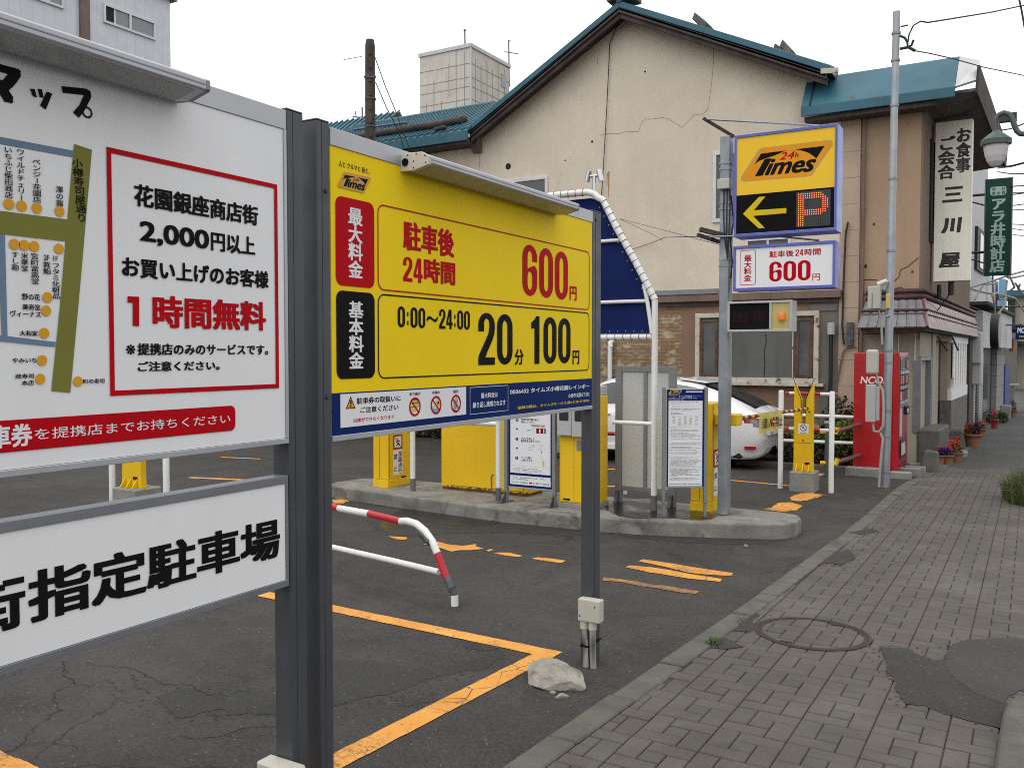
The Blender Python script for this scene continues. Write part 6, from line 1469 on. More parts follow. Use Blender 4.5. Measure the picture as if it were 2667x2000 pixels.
# wooden pole
wp = onY(b1(366, 1070), 15.5); wt = onY(b1(360, 305), 15.5)
tp_ = thing('timber_pole', (wp.x, 15.5, gz(15.5)), 'old dark timber utility pole standing in front of the teal roof', 'pole')
m_ = MB(); m_.tube([V(wp.x, 15.5, gz(15.5)), V(wp.x, 15.5, 4), V((wp.x + wt.x) / 2 - .01, 15.5, 6.5), wt - V(0, 0, .12), wt], [.15, .125, .115, .108, .085], 'oldwood', 14); po_ = m_.build('shaft', tp_)
m_ = MB(); rr = random.Random(4)
for i in range(9):
    z = wt.z - .35 - i * .3; m_.box((wt.x + .04, 15.39, z), (wt.x + .115 + rr.random() * .02, 15.42, z + .2), 'oldwood')
for yy_ in (590, 760, 970): z = onY(b1(360, yy_), 15.5).z; m_.tube([V(wt.x, 15.5, z), V(wt.x, 15.5, z + .04)], .125, 'scuff', 12)
m_.tube([onY(b1(318, 585), 15.4), onY(b1(400, 590), 15.4)], .025, 'scuff', 6); m_.build('fitting', po_)
for q, lab in (([b1(395, 430), b1(470, 640), b1(560, 860), b1(660, 1130)], 'thin stay wire from the timber pole top down over the teal roof'), ([b1(402, 625), b1(490, 830), b1(560, 960), b1(620, 1130)], 'thin stay wire from the middle of the timber pole')):
    cable([onY(p, 15.5 + .25 * i) for i, p in enumerate(q)], .010, lab)
cable([onY(b1(160, 455), 15.5), onY(b1(300, 430), 15.5)], .008, 'short pale wire end left of the timber pole', 'galv')
# ---------------------------------------------------------------- concrete tower block far behind
YT = 70.0
tw = thing('tower_block', (-48, YT, gz(YT)), 'stained concrete tower block with white parapet far behind the teal roofs', 'building')
q0, q1 = onY(b1(738, 600), YT), onY(b1(1122, 600), YT); zt_ = onY(b1(1122, 358), YT).z; zp = onY(b1(1122, 330), YT).z
xc_ = q1.x; yb_ = onX(b1(1416, 600), xc_).y
m_ = MB(); m_.box((q0.x, YT, gz(YT)), (xc_, yb_, zt_), 'tower'); wo = m_.build('wall', tw)
m_ = MB(); m_.box((q0.x - .1, YT - .12, zt_ + .002), (xc_ + .12, yb_ + .1, zp), 'siding2'); m_.build('parapet', tw)
m_ = MB(); rr = random.Random(9)
for yy_ in (480, 585, 655, 750): 
    z = onY(b1(1122, yy_), YT).z; m_.box((q0.x, YT - .03, z), (xc_, YT - .001, z + .035), 'towerline'); m_.box((xc_ + .001, YT, z), (xc_ + .03, yb_, z + .035), 'towerline')
for xx in (785, 843, 900, 957, 1012, 1075):
    x = onY(b1(xx, 600), YT).x; zz_ = onY(b1(1000, (480, 585, 655, 750)[rr.randrange(4)]), YT).z; m_.box((x, YT - .035, gz(YT) if rr.random() < .5 else zz_ - 3), (x + .035, YT - .001, zz_ if rr.random() < .4 else zt_ - rr.random() * .3), 'towerline')
for xx in (1160, 1200, 1245, 1285, 1330, 1378):
    y = onX(b1(xx, 600), xc_).y; m_.box((xc_ + .001, y, gz(YT)), (xc_ + .035, y + .04, zt_ - rr.random() * 1.5), 'towerline')
m_.build('joint', wo)
m_ = MB(); a, b_ = onX(b1(1352, 655), xc_), onX(b1(1388, 575), xc_); m_.box((xc_ + .01, a.y, a.z), (xc_ + .06, b_.y, b_.z), 'skyglass'); m_.build('window', tw)
m_ = MB(); m_.box((xc_ - .02, YT - .08, gz(YT)), (xc_ + .08, YT + .1, zt_), 'siding2'); m_.build('corner_trim', tw)
for q0_, q1_, nm, lab in ((b1(1078, 228), b1(1080, 345), 0, 'thin aerial on the middle of the tower block roof'), (b1(1411, 305), b1(1416, 660), 1, 'tall aerial with a crossbar at the right edge of the tower block')):
    mb = MB(); y_ = YT + 1 if nm == 0 else yb_ + .3; mb.tube([onY(q1_, y_), onY(q0_, y_)], .07, 'scuff', 5)
    if nm: mb.tube([onY(b1(1380, 395), y_), onY(b1(1480, 410), y_)], .05, 'scuff', 5); mb.tube([onY(b1(1405, 318), y_), onY(b1(1425, 312), y_)], .05, 'scuff', 5)
    else: mb.tube([onY(b1(1072, 232), y_), onY(b1(1084, 232), y_)], .1, 'scuff', 5)
    tag(mb.build('aerial'), lab, 'aerial')
# ---------------------------------------------------------------- white block top left
XA = -33.0
wb = thing('white_building', (XA - 6, 18, gz(18)), 'pale ribbed multi storey building with sliding windows, top left behind the map board', 'building')
def xa(p): return onX(p, XA)
ye = xa(a1(1186, 200)).y; zr2 = xa(a1(1186, 8)).z
m_ = MB(); m_.box((XA - 14, -14, gz(0)), (XA, ye, zr2), 'siding'); wo = m_.build('wall', wb)
m_ = MB(); m_.box((XA - 14.2, -14, zr2 + .002), (XA + .2, ye + .25, zr2 + .35), 'alu_dark'); m_.build('roof_edge', wb)
m_ = MB(); y0_, y1_ = xa(a1(551, 200)).y, xa(a1(616, 200)).y; m_.box((XA + .002, y0_, gz(0)), (XA + .12, y1_, zr2), 'brownledge'); m_.build('pilaster', wb)
def xwin(TL, TR, BR, BL, n, openk=()):
    pr = Print((XA, 0, 0), *XF); u0, v0, u1, v1 = pr.box4([TL, TR, BR, BL]); m_ = MB(); f_ = .09
    for r_ in ((u0, v0, u1, v0 + f_), (u0, v1 - f_, u1, v1)): m_.box((XA - .01, r_[0], r_[1]), (XA + .08, r_[2], r_[3]), 'white_frame')
    for k in range(n + 1):
        u = u0 + (u1 - u0 - f_) * k / n; m_.box((XA - .01, u, v0 + f_ + .001), (XA + .08, u + f_, v1 - f_ - .001), 'white_frame')
    o = m_.build('window', wb)
    for k in range(n):
        a, b_ = u0 + (u1 - u0 - f_) * k / n + f_, u0 + (u1 - u0 - f_) * (k + 1) / n
        g_ = MB()
        if k in openk: g_.box((XA + .01, a, v0 + f_), (XA + .02, a + (b_ - a) * .36, v1 - f_), 'black'); g_.box((XA + .01, a + (b_ - a) * .36, v0 + f_), (XA + .04, a + (b_ - a) * .42, v1 - f_), 'white_frame'); g_.box((XA + .01, a + (b_ - a) * .42, v0 + f_), (XA + .02, b_, v1 - f_), 'skyglass')
        else: g_.box((XA + .01, a, v0 + f_), (XA + .02, b_, v1 - f_), 'skyglass')
        g_.build('pane', o)
xwin(a1(717, 28), a1(1080, 155), a1(1078, 283), a1(717, 160), 2, (0,))
xwin(a1(120, -170), a1(440, -60), a1(440, 62), a1(120, -40), 3)
xwin(a1(-420, -330), a1(-60, -225), a1(-60, -95), a1(-420, -205), 3)
# ================================================================ SHOP BUILDING at the corner
sh = thing('corner_shop', (-2.2, YW, gz(YW)), 'tan rendered two storey corner shop with teal eave and glazed brown tile skirt', 'building')
xs0 = xWR + .002; xt0, xt1 = ww(D(1820, 400)).x, ww(D(1858, 400)).x; xs1 = ww(D(1989, 600)).x
zS = 6.45; YB2 = 21.6
FN = Vector((1, -.03, 0)).normalized(); FP0 = V(xs1, YW, 0)
def fac(p, off=0.0): return onP(p, FP0 + FN * off, FN)
def fx(y): return xs1 + .03 * (y - YW)
FU = V(.03, 1, 0).normalized()
m_ = MB(); m_.box((xs0, YW + .002, zg_), (xt1, YW + 4, zS), 'tilewall'); m_.build('panel_wall', sh)
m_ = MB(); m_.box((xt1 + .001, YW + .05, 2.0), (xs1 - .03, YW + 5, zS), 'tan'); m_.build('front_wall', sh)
zaw = ww(b4(300, 955)).z
# street side wall (upper): tan with its shade put into the colour, faces the street
m_ = MB(); yb3 = fac(D(2097, 500)).y
m_.prism([V(xs1 - .029, YW + .05, 1.9), V(xs1, YW + .05, 1.9), V(fx(yb3), yb3, 1.9), V(fx(yb3) - 1.0, yb3, 1.9), V(xs1 - .03, YW + 5.2, 1.9)], V(0, 0, zS - 1.9), 'tanshade_crack'); m_.build('street_wall', sh)
m_ = MB(); q = fac(c7(165, 640)); q2 = fac(c7(205, 1700)); 
m_.frame(fac(c7(172, 640), .002) , FU * (fac(c7(203, 640)).y - fac(c7(172, 640)).y), FN * .03, V(0, 0, fac(c7(185, 1700)).z - fac(c7(185, 640)).z), 'black'); m_.build('side_window', sh)
# teal eave slope above the corner
yt_, yb_2 = 17.05, 16.62
TLp, TRp = onY(b2(1735, 600), yt_), onY(b3(955, 467), yt_); BLp, BRp = onY(b2(1690, 815), yb_2), onY(b3(918, 712), yb_2)
zTop = (TLp.z + TRp.z) / 2; zBot = (BLp.z + BRp.z) / 2
m_ = MB(); a, b_, c, d = V(TLp.x, yt_, zTop), V(TRp.x, yt_, zTop), V(BRp.x, yb_2, zBot), V(BLp.x, yb_2, zBot)
m_.prism([d, c, b_, a], V(0, .06, -.04), 'roofblue'); m_.box((BLp.x, yb_2 - .015, zBot - .17), (BRp.x, yb_2 + .03, zBot - .002), 'roofblue')
eo = m_.build('eave_roof', sh, bev=.006)
m_ = MB(); 
for xx in (b2(1800, 615), ):
    t = (onY(xx, yt_).x - a.x) / (b_.x - a.x); m_.tube([a.lerp(b_, t) + V(0, -.02, .01), d.lerp(c, t) + V(0, -.02, .01)], .012, 'cartrim', 6)
m_.box((BLp.x + .05, yb_2 + .06, zBot - .25), (BRp.x - .3, YW + .1, zBot - .172), 'oldwood'); m_.build('soffit', sh)
# street side roof overhang seen from below
SO = [fac(c7(372, 215)), onX(c7(425, 135), -1.12), onX(c7(690, 0), -.95), onX(c7(770, 400), -.80), onX(c7(860, 1010), -.62)]
m_ = MB(); yA, yBk = yb_2 + .02, 24.0
zf, zw = zBot - .05, zBot - .30
x0a, x1a = -1.78, BRp.x + .28
dl = .03 * (yBk - YW)
m_.prism([V(x0a, yA, zf - .08), V(x1a, yA + .25, zf - .0), V(x1a + dl + .05, yBk, zf), V(x0a + dl, yBk, zf - .08)], V(0, 0, .05), 'greywood'); m_.build('street_soffit', sh)
m_ = MB(); m_.prism([V(x1a, yA + .25, zf - .03), V(x1a + .03, yA + .25, zf + .42), V(x1a + dl + .08, yBk, zf + .42), V(x1a + dl + .05, yBk, zf - .03)], V(.04, 0, 0), 'oldwood')
m_.prism([V(BRp.x + .002, yb_2, zBot), V(x1a + .05, yb_2 + .3, zBot + .15), V(x1a + .05, yt_ + .2, zBot + .55), V(TRp.x + .002, yt_, zTop)], V(0, .05, -.02), 'white_frame')
m_.build('street_roof', sh)
m_ = MB()
for q in (c7(830, 440), ): 
    p = onX(q, -.95); m_.box((p.x - .1, p.y - .1, p.z - .1), (p.x + .5, p.y + .1, p.z + .1), 'oldwood')
m_.build('beam_end', sh)
# stains and cracks on the tan panel
m_ = MB()
for q in ([b4(300, 675), b4(335, 645), b4(345, 600), b4(390, 580), b4(455, 525)], [b4(300, 718), b4(350, 708), b4(385, 745)], [b4(118, 660), b4(118, 755), b4(300, 757)], [b4(118, 660), b4(200, 662)]):
    for A_, B_ in zip(q, q[1:]):
        A2, B2 = onY(A_, YW + .05), onY(B_, YW + .05); dd = B2 - A2; n2 = V(-dd.z, 0, dd.x).normalized() * .008; m_.add([A2 - n2 + V(0, -.004, 0), B2 - n2 + V(0, -.004, 0), B2 + n2 + V(0, -.004, 0), A2 + n2 + V(0, -.004, 0)], [(0, 1, 2, 3)], 'oldwood')
for q, r_ in ((b4(180, 318), .03), (b4(418, 612), .03), (b4(130, 578), .035)):
    c = onY(q, YW + .05); m_.add([c + V(r_ * .7 * math.cos(k * .785), -.004, r_ * math.sin(k * .785)) for k in range(8)], [tuple(range(8))], 'oldwood')
m_.build('wall_crack', sh)
m_ = MB(); xd = ww(D(1862, 400)).x; m_.tube([V(xd + .03, YW - .03, zaw - 1.2), V(xd + .03, YW - .03, 5.9)], .03, 'brownledge', 8); 
for k in range(5): m_.box((xd - .01, YW - .05, 1.2 + k), (xd + .07, YW, 1.24 + k), 'scuff')
m_.tube([onY(b5(2070, 315), YW - .05), onY(b5(2050, 420), YW - .05), onY(b5(2035, 760), YW - .05), onY(b5(2022, 1180), YW - .05), onY(b5(2035, 1330), YW - .05)], .02, 'cable', 6); m_.tube([onY(b5(2138, 1350), YW - .04), onY(b5(2060, 1355), YW - .04), onY(b5(2025, 1400), YW - .04), onY(b5(1980, 1640), YW - .04)], .016, 'brownledge', 6)
q = onY(b5(2060, 1240), YW - .03); m_.box((q.x - .0, YW - .07, q.z - .22), (q.x + .12, YW - .005, q.z + .2), 'scuff'); m_.build('wall_pipe', sh)
# tile skirt
zt1 = onY(b4(300, 790), YW - .05).z; zt0_ = onY(b4(300, 955), YW - .55).z
yo_ = YW - .55; xk0 = onY(b4(78, 950), yo_).x; xk1 = onY(b4(505, 955), yo_).x; yk1 = onP(b4(828, 998), V(xk1, yo_, 0), FN).y
m_ = MB(); A = V(xk0 + .06, YW - .06, zt1); B = V(xs1 + .06, YW - .06, zt1); Cc = V(xk1, yo_, zt0_); Dd = V(xk0, yo_, zt0_)
def skirt(A, B, Cc, Dd, m, cols):
    """two lapped rows of tiles on the slope A B (top) to Dd Cc (bottom)"""
    for row in range(2):
        for i in range(cols):
            f0, f1 = row * .5, row * .5 + .52
            p = [A.lerp(B, i / cols).lerp(Dd.lerp(Cc, i / cols), f0), A.lerp(B, (i + 1) / cols).lerp(Dd.lerp(Cc, (i + 1) / cols), f0), A.lerp(B, (i + 1) / cols).lerp(Dd.lerp(Cc, (i + 1) / cols), f1), A.lerp(B, i / cols).lerp(Dd.lerp(Cc, i / cols), f1)]
            n_ = (p[1] - p[0]).cross(p[3] - p[0]).normalized(); n_ = n_ if n_.z > 0 else -n_
            lf = n_ * (.012 + .03 * row * 0); up_ = n_ * .03
            e = (p[1] - p[0]) * .02
            nn = 5; top = []; bot = []
            for k in range(nn + 1):
                t = k / nn; hgt = n_ * (.03 * math.sin(math.pi * t) + .012 * (t > .85))
                sag = (p[3] - p[0]).normalized() * (.03 * math.sin(math.pi * t))
                top.append((p[0] + e * .5).lerp(p[1] - e * .5, t) + hgt * .7); bot.append((p[3] + e * .5).lerp(p[2] - e * .5, t) + hgt + n_ * .025 + sag)
            o = len(m_.v); vs = top + bot + [q - n_ * .03 for q in bot]
            fs = [(k, k + 1, nn + 2 + k, nn + 1 + k) for k in range(nn)] + [(nn + 1 + k, nn + 2 + k, 2 * nn + 3 + k, 2 * nn + 2 + k) for k in range(nn)]
            m_.add(vs, fs, m, False)
skirt(A, B, Cc, Dd, 'awngrey', 7); ao_ = m_.build('tile_skirt', sh)
B2 = V(fx(yk1) + .06, yk1, zt1); C2 = V(xk1 + .03 * (yk1 - yo_) + .0, yk1 + .1, zt0_)
m_ = MB(); skirt(B, B2, C2, Cc, 'awntile', 34); m_.build('tile_skirt', sh)
m_ = MB(); m_.tube([A + V(0, 0, .06), B + V(0, 0, .06), B2 + V(0, 0, .06)], .05, 'awnridge', 8); m_.tube([A + V(0, .0, .16), B + V(0, 0, .16), B2 + V(0, 0, .16)], .045, 'awnridge', 8)
m_.tube([(A + Dd) / 2 + V(0, -.02, .06), (B + Cc) / 2 + V(0.02, -.02, .06), (B2 + C2) / 2 + V(.03, 0, .06)], .028, 'awnridge', 6); m_.tube([B, Cc], .04, 'awntile', 8); m_.build('tile_ridge', sh)
m_ = MB(); m_.prism([V(Dd.x + .05, Dd.y + .03, zt0_ - .06), V(Cc.x - .02, Cc.y + .03, zt0_ - .06), V(C2.x - .02, C2.y, zt0_ - .06), V(fx(yk1) - .4, yk1 + .1, zt0_ - .06), V(xs1 - .3, YW + .2, zt0_ - .06), V(Dd.x + .05, YW + .1, zt0_ - .06)], V(0, 0, .05), 'oldwood'); m_.build('skirt_soffit', sh)
# ground floor front (facing the car park) and street side
m_ = MB(); m_.box((xt1 + .001, YW + .06, zg_), (xs1 - .03, YW + 4, 1.99), 'creamwall'); m_.build('front_wall', sh)
m_ = MB()
for xx in (330, 432): x = onY(b4(xx, 1030), YW + .06).x; m_.box((x, YW + .045, 1.2), (x + .02, YW + .059, zt0_ - .1), 'white_frame')
m_.build('wall_joint', sh)
ya = fac(b4(440, 1300)).y; yb4 = fac(b4(530, 1300)).y; yc4 = fac(b4(540, 1300)).y; yd = fac(b4(650, 1300)).y; ye4 = fac(b4(750, 1300)).y
zsl = fac(b4(480, 1560)).z
m_ = MB()
def fslab(y0, y1, z0, z1, d0, d1, m): m_.frame(V(fx(y0), y0, z0) + FN * d0, FU * (y1 - y0), FN * (d1 - d0), V(0, 0, z1 - z0), m)
fslab(YW + .06, yc4, zg_, zsl - .2, -.25, -.0, 'roughdash'); fslab(YW + .06, yb4, fac(b4(480, 1135)).z, zt0_ - .07, -.25, 0, 'creamwall'); fslab(yb4, yc4 + .25, zg_, zt0_ - .07, -.25, .03, 'creamwall'); m_.build('street_wall', sh)
m_ = MB(); zA, zB = zsl - .15, fac(b4(480, 1137)).z
fslab(YW + .06, yb4 - .1, zA + .05, zB - .05, -.09, -.07, 'skyglass')
wo = m_.build('shop_window', sh); m_ = MB(); fslab(YW + .06, yb4, zA - .02, zA + .06, -.1, .05, 'alu_dark'); fslab(YW + .06, yb4, zB - .06, zB, -.1, .02, 'alu_dark'); fslab(yb4 - .12, yb4 - .001, zA + .06, zB - .061, -.1, .02, 'alu_dark'); fslab(YW + .03, YW + .12, zA + .06, zB - .061, -.1, .02, 'alu_dark'); m_.build('frame', wo)
# recess: cream wall over a dark stone base, then the white lattice panel
xr0 = fx(yd) - .55
m_ = MB(); q0 = onY(b4(535, 1300), yd); q1 = onY(b4(652, 1300), yd); zd = onY(b4(590, 1415), yd).z
m_.box((q0.x - .3, yd, zd), (q1.x, yd + .3, zt0_ - .07), 'creamwall'); m_.box((q0.x - .3, yd - .02, gz(yd) - .1), (q1.x + .01, yd + .3, zd - .001), 'darkbase'); m_.build('porch_wall', sh)
m_ = MB(); zl0, zl1 = fac(b4(700, 1400), .12).z, fac(b4(700, 1050), .12).z
yl0, yl1 = onP(b4(652, 1200), V(q1.x, yd, 0), FN).y, onP(b4(752, 1200), V(q1.x, yd, 0), FN).y
def lx(y): return q1.x + .03 * (y - yd)
def lslab(y0, y1, z0, z1, d0, d1, m): m_.frame(V(lx(y0), y0, z0) + FN * d0, FU * (y1 - y0), FN * (d1 - d0), V(0, 0, z1 - z0), m)
lslab(yl0, yl1, zl0 + .001, zt0_ - .07, -.2, -.05, 'creamwall'); lslab(yl0, yl1, gz(yl0) - .2, zl0, -.2, .03, 'roughdash'); m_.build('porch_side', sh)
m_ = MB(); nsl = 6
for i in range(nsl): 
    y0 = yl0 + (yl1 - yl0) * (.12 + .86 * i / nsl); lslab(y0, y0 + (yl1 - yl0) * .075, zl0 + .25, zl1 + .0, -.049, .03, 'ivoryedge')
lslab(yl0, yl1, zl1 + .001, zl1 + .35, -.049, .03, 'ivoryedge'); lslab(yl0, yl1, zl0 + .001, zl0 + .249, -.049, .03, 'ivoryedge'); m_.build('lattice', sh)
m_ = MB(); lslab(yl0 + .1, yl0 + .5, zl0 + .5, zl0 + 1.3, .031, .05, 'p_white'); no = m_.build('notice', sh)
m_ = MB(); yp0, yp1 = onP(b4(753, 1300), V(q1.x, yd, 0), FN).y, onP(b4(778, 1300), V(q1.x, yd, 0), FN).y; lslab(yp0, yp1, gz(yp0) - .2, zt0_ - .07, -.2, .06, 'oldwood'); m_.build('corner_post', sh)
m_ = MB()
for z0, z1 in ((1.05, 1.35 + .25), (.35, .9)):
    c_ = onP(b4(780, 1080 if z0 > 1 else 1210), V(q1.x, yd, 0), FN); m_.frame(V(c_.x, c_.y - .3, c_.z - .42), V(.02, .6, 0), V(.26, 0, 0), V(0, 0, .84), 'machgrey')
m_.build('meter_cover', sh, bev=.04, seg=2)
m_ = MB(); 
for q0_, q1_ in ((b4(655, 995), b4(700, 1095)), (b4(570, 1000), b4(632, 1098))): m_.tube([fac(q0_, .35), fac(q1_, .35)], .018, 'cable', 6)
m_.build('hook', sh)
# ledge block and steps by the shop window
lb = MB(); q0, q1 = gnd(b8(940, 730)), gnd(b8(1150, 590))
lb.prism([V(-1.72, 17.0, gz(17) - .1), V(-1.36, 17.0, gz(17) - .1), V(-1.36, 19.0, gz(19) - .1), V(-1.72, 19.0, gz(19) - .1)], V(0, 0, .72), 'graystone'); tag(lb.build('stone_ledge', bev=.03), 'rough grey stone ledge under the corner shop window', 'ledge')
lb = MB(); lb.prism([V(-1.75, 19.2, gz(19.2) - .1), V(-1.35, 19.2, gz(19.2) - .1), V(-1.33, 20.8, gz(20.8) - .1), V(-1.75, 20.8, gz(20.8) - .1)], V(0, 0, .3), 'graystone'); tag(lb.build('step_block', bev=.03), 'low stone step before the dark porch of the corner shop', 'step')
# ================================================================ NEXT BUILDINGS ALONG THE STREET
GX = lx(yp1)
GP = V(GX, yp1, 0); GN = Vector((1, -.055, 0)).normalized(); GU = V(.055, 1, 0).normalized()
def gf(p, off=0.0): return onP(p, GP + GN * off, GN)
def gslab(mb, pTL, pBR, d0, d1, m, zlo=None, zhi=None):
    a, b_ = gf(pTL), gf(pBR); z0 = b_.z if zlo is None else zlo; z1 = a.z if zhi is None else zhi
    mb.frame(V(a.x, a.y, z0) + GN * d0, GU * ((b_ - a).dot(GU)), GN * (d1 - d0), V(0, 0, z1 - z0), m)
wsb = thing('white_shop', (GX - 1, yp1 + 2, gz(yp1)), 'white fronted shop with roller shutter and round black clock, past the corner shop', 'building')
m_ = MB(); gslab(m_, c1(292, 40), c1(405, 700), -3, 0, 'siding2', zhi=gf(c7(660, 1090)).z + .9); gslab(m_, c1(405, 300), c1(470, 700), -3, -.4, 'siding2'); m_.build('upper_wall', wsb)
m_ = MB(); gslab(m_, c1(330, 80), c1(385, 430), .001, .08, 'cartrim'); wo_ = m_.build('window', wsb); m_ = MB(); gslab(m_, c1(345, 130), c1(372, 400), .081, .1, 'skyglass'); m_.build('pane', wo_)
m_ = MB(); gslab(m_, c1(292, 690), c1(400, 960), -.5, .35, 'siding2'); gslab(m_, c1(401, 690), c1(512, 960), -.5, .38, 'siding2'); fa_ = m_.build('fascia', wsb)
m_ = MB(); gslab(m_, c1(285, 590), c1(520, 690), -.2, .5, 'oldwood', zhi=gf(c1(400, 670)).z, zlo=gf(c1(400, 690)).z); m_.build('fascia_roof', wsb)
m_ = MB(); c_ = gf(c1(478, 840), .75); m_.tube([c_ - GN * .1, c_ + GN * .1], .5, 'cartrim', 28); co_ = m_.build('clock', wsb)
m_ = MB(); m_.tube([c_ + GN * .101, c_ + GN * .11], .43, 'p_grey', 28); m_.build('clock_face', co_)
m_ = MB(); gslab(m_, c1(296, 962), c1(405, 1560), -.3, -.1, 'shutter', zlo=gz(yp1) - .4); so_ = m_.build('shutter', wsb)
m_ = MB()
for x0_, y0_, y1_ in ((342, 1140, 1250),):
    for k in range(3): gslab(m_, c1(338, 1095 + 58 * k), c1(360, 1140 + 58 * k), -.099, -.09, 'p_slate')
gslab(m_, c1(376, 1090), c1(384, 1200), -.099, -.09, 'p_white'); gslab(m_, c1(329, 962), c1(332, 1550), -.0985, -.06, 'scuff'); gslab(m_, c1(365, 962), c1(368, 1550), -.0985, -.06, 'scuff'); m_.build('shutter_rail', so_)
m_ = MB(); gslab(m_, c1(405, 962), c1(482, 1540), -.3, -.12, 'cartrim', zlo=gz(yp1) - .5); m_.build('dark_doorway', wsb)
m_ = MB(); gslab(m_, c1(418, 1070), c1(455, 1400), -.119, -.1, 'skyglass'); m_.build('door_pane', wsb)
bp_ = thing('block_house', (GX, yp1 + 12, gz(45)), 'narrow grey block fronted building beyond the white shop with a blue pole', 'building')
m_ = MB(); gslab(m_, c1(482, 820), c1(527, 1440), -3, .05, 'blockwall', zlo=gz(50)); gslab(m_, c1(470, 430), c1(535, 740), -3, -.2, 'siding2'); m_.build('wall', bp_)
m_ = MB(); gslab(m_, c1(529, 1080), c1(556, 1430), -1, .1, 'bluepaint', zlo=gz(55)); gslab(m_, c1(522, 460), c1(535, 740), -.1, .1, 'p_sky'); m_.build('blue_trim', bp_)
m_ = MB(); gslab(m_, c1(530, 860), c1(590, 1060), -1, -.3, 'oldwood'); gslab(m_, c1(515, 760), c1(620, 860), -.5, .7, 'oldwood', zhi=gf(c1(560, 800)).z, zlo=gf(c1(560, 835)).z); m_.build('porch_roof', bp_)
m_ = MB(); gslab(m_, c1(535, 890), c1(562, 985), .2, .35, 'terracotta'); m_.build('small_sign', bp_)
fb = thing('far_shops', (1, 95, gz(95)), 'pale low houses with dark roofs at the end of the street', 'building')
YF_ = 95.0
def y95(p): return onY(p, YF_)
m_ = MB(); a, b_ = y95(c1(566, 820)), y95(c1(790, 1230)); m_.box((a.x, YF_, b_.z - 2), (b_.x + 6, YF_ + 8, y95(c1(640, 560)).z), 'creamwall'); m_.box((a.x - 1, YF_ - 3, b_.z - 2), (y95(c1(640, 800)).x, YF_ - .02, y95(c1(640, 850)).z), 'grayplaster'); m_.build('wall', fb)
m_ = MB(); m_.box((a.x - .5, YF_ - .8, y95(c1(640, 585)).z), (b_.x + 6, YF_ + 8.5, y95(c1(640, 545)).z), 'roofblue'); m_.box((a.x, YF_ - 1.5, y95(c1(640, 930)).z), (b_.x, YF_ - .01, y95(c1(640, 910)).z), 'oldwood'); m_.build('roof', fb)
m_ = MB(); m_.box((y95(c1(566, 640)).x, YF_ - .4, y95(c1(566, 790)).z), (y95(c1(620, 640)).x, YF_ - .01, y95(c1(566, 610)).z), 'cartrim'); m_.build('window', fb)
kk = MB(); p0, p1 = onY(c1(566, 1230), 52), onY(c1(612, 1230), 52); kk.box((p0.x, 52, gz(52) - .3), (p1.x, 52.6, p0.z), 'roughdash'); kk.box((p0.x - .05, 51.95, p0.z + .001), (p1.x + .2, 52.65, p0.z + .1), 'block'); tag(kk.build('garden_wall'), 'grey rendered garden wall with a flat cap at the end of the shop row', 'wall')
# blue sign at the far right
bs = thing('shop_sign', (0, 40, gz(40)), 'blue projecting shop sign with white and lime letters at the right edge', 'sign')
YQ = 36.0; pr = Print((0, YQ, 0), *YF); u0, v0, u1, v1 = pr.box4([c1(622, 802), c1(760, 795), c1(760, 893), c1(622, 898)])
m_ = MB(); m_.box((u0, YQ + .002, v0), (u1, YQ + .2, v1), 'p_blue'); bo = m_.build('panel', bs); m_ = MB(); m_.tube([V(u0 + .1, YQ + .1, v1 + .04), V(u0 - 1.2, YQ + .1, v1 + .04)], .03, 'scuff', 6); m_.build('bracket', bs)
pr.text('MO', c1(635, 852), c1(692, 810), 'p_white', 1, .05); pr.text('FO', c1(648, 882), c1(684, 868), 'p_yel2', 1, .04); pr.build('lettering', bo)
# green vertical sign
YG = 27.0; gs = thing('green_sign', (-.8, YG, 3), 'tall dark green vertical shop sign with pale mint lettering', 'sign')
pr = Print((0, YG, 0), *YF); u0, v0, u1, v1 = pr.box4([c7(745, 1090), c7(1018, 1000), b4(1015, 655), b4(862, 612)])
m_ = MB(); m_.box((u0, YG + .002, v0), (u1, YG + .22, v1), 'greensign'); bo = m_.build('panel', gs, bev=.01)
m_ = MB(); m_.box((u0 - .03, YG - .01, v0), (u0 - .001, YG + .23, v1), 'brownledge'); m_.box((u1 + .001, YG - .01, v0), (u1 + .03, YG + .23, v1), 'brownledge'); m_.build('frame', bo)
w_ = u1 - u0; h_ = v1 - v0
ring_ = (u0 + w_ * .17, v1 - h_ * .175, u0 + w_ * .80, v1 - h_ * .085); pr.rect(ring_, 'mint', 1, .06)
for (a, b_, t) in ((.24, .0, '時'), (.62, .0, '計'), (.24, 1, '貴'), (.43, 1, '金'), (.62, 1, '属')):
    yy_ = ring_[3] - (ring_[3] - ring_[1]) * (.08 + .47 * b_); pr.text(t, (u0 + w_ * a, yy_ - (ring_[3] - ring_[1]) * .38, 0), (u0 + w_ * (a + .14), yy_, 0), 'greensign', 2, .02)
pr.vtext('アラ井時計店', (u0 + w_ * .24, v0 + h_ * .03, 0), (u0 + w_ * .76, v1 - h_ * .20, 0), 'mint', 1, .045)
pr.build('lettering', bo)
m_ = MB()
for zz in (.25, .85): z = v0 + h_ * zz; m_.tube([V(u0, YG + .1, z), V(u0 - .9, YG + .1, z)], .035, 'cartrim', 6); m_.tube([V(u0, YG + .1, z - .3), V(u0 - .8, YG + .1, z)], .02, 'cartrim', 6)
m_.build('bracket', gs)
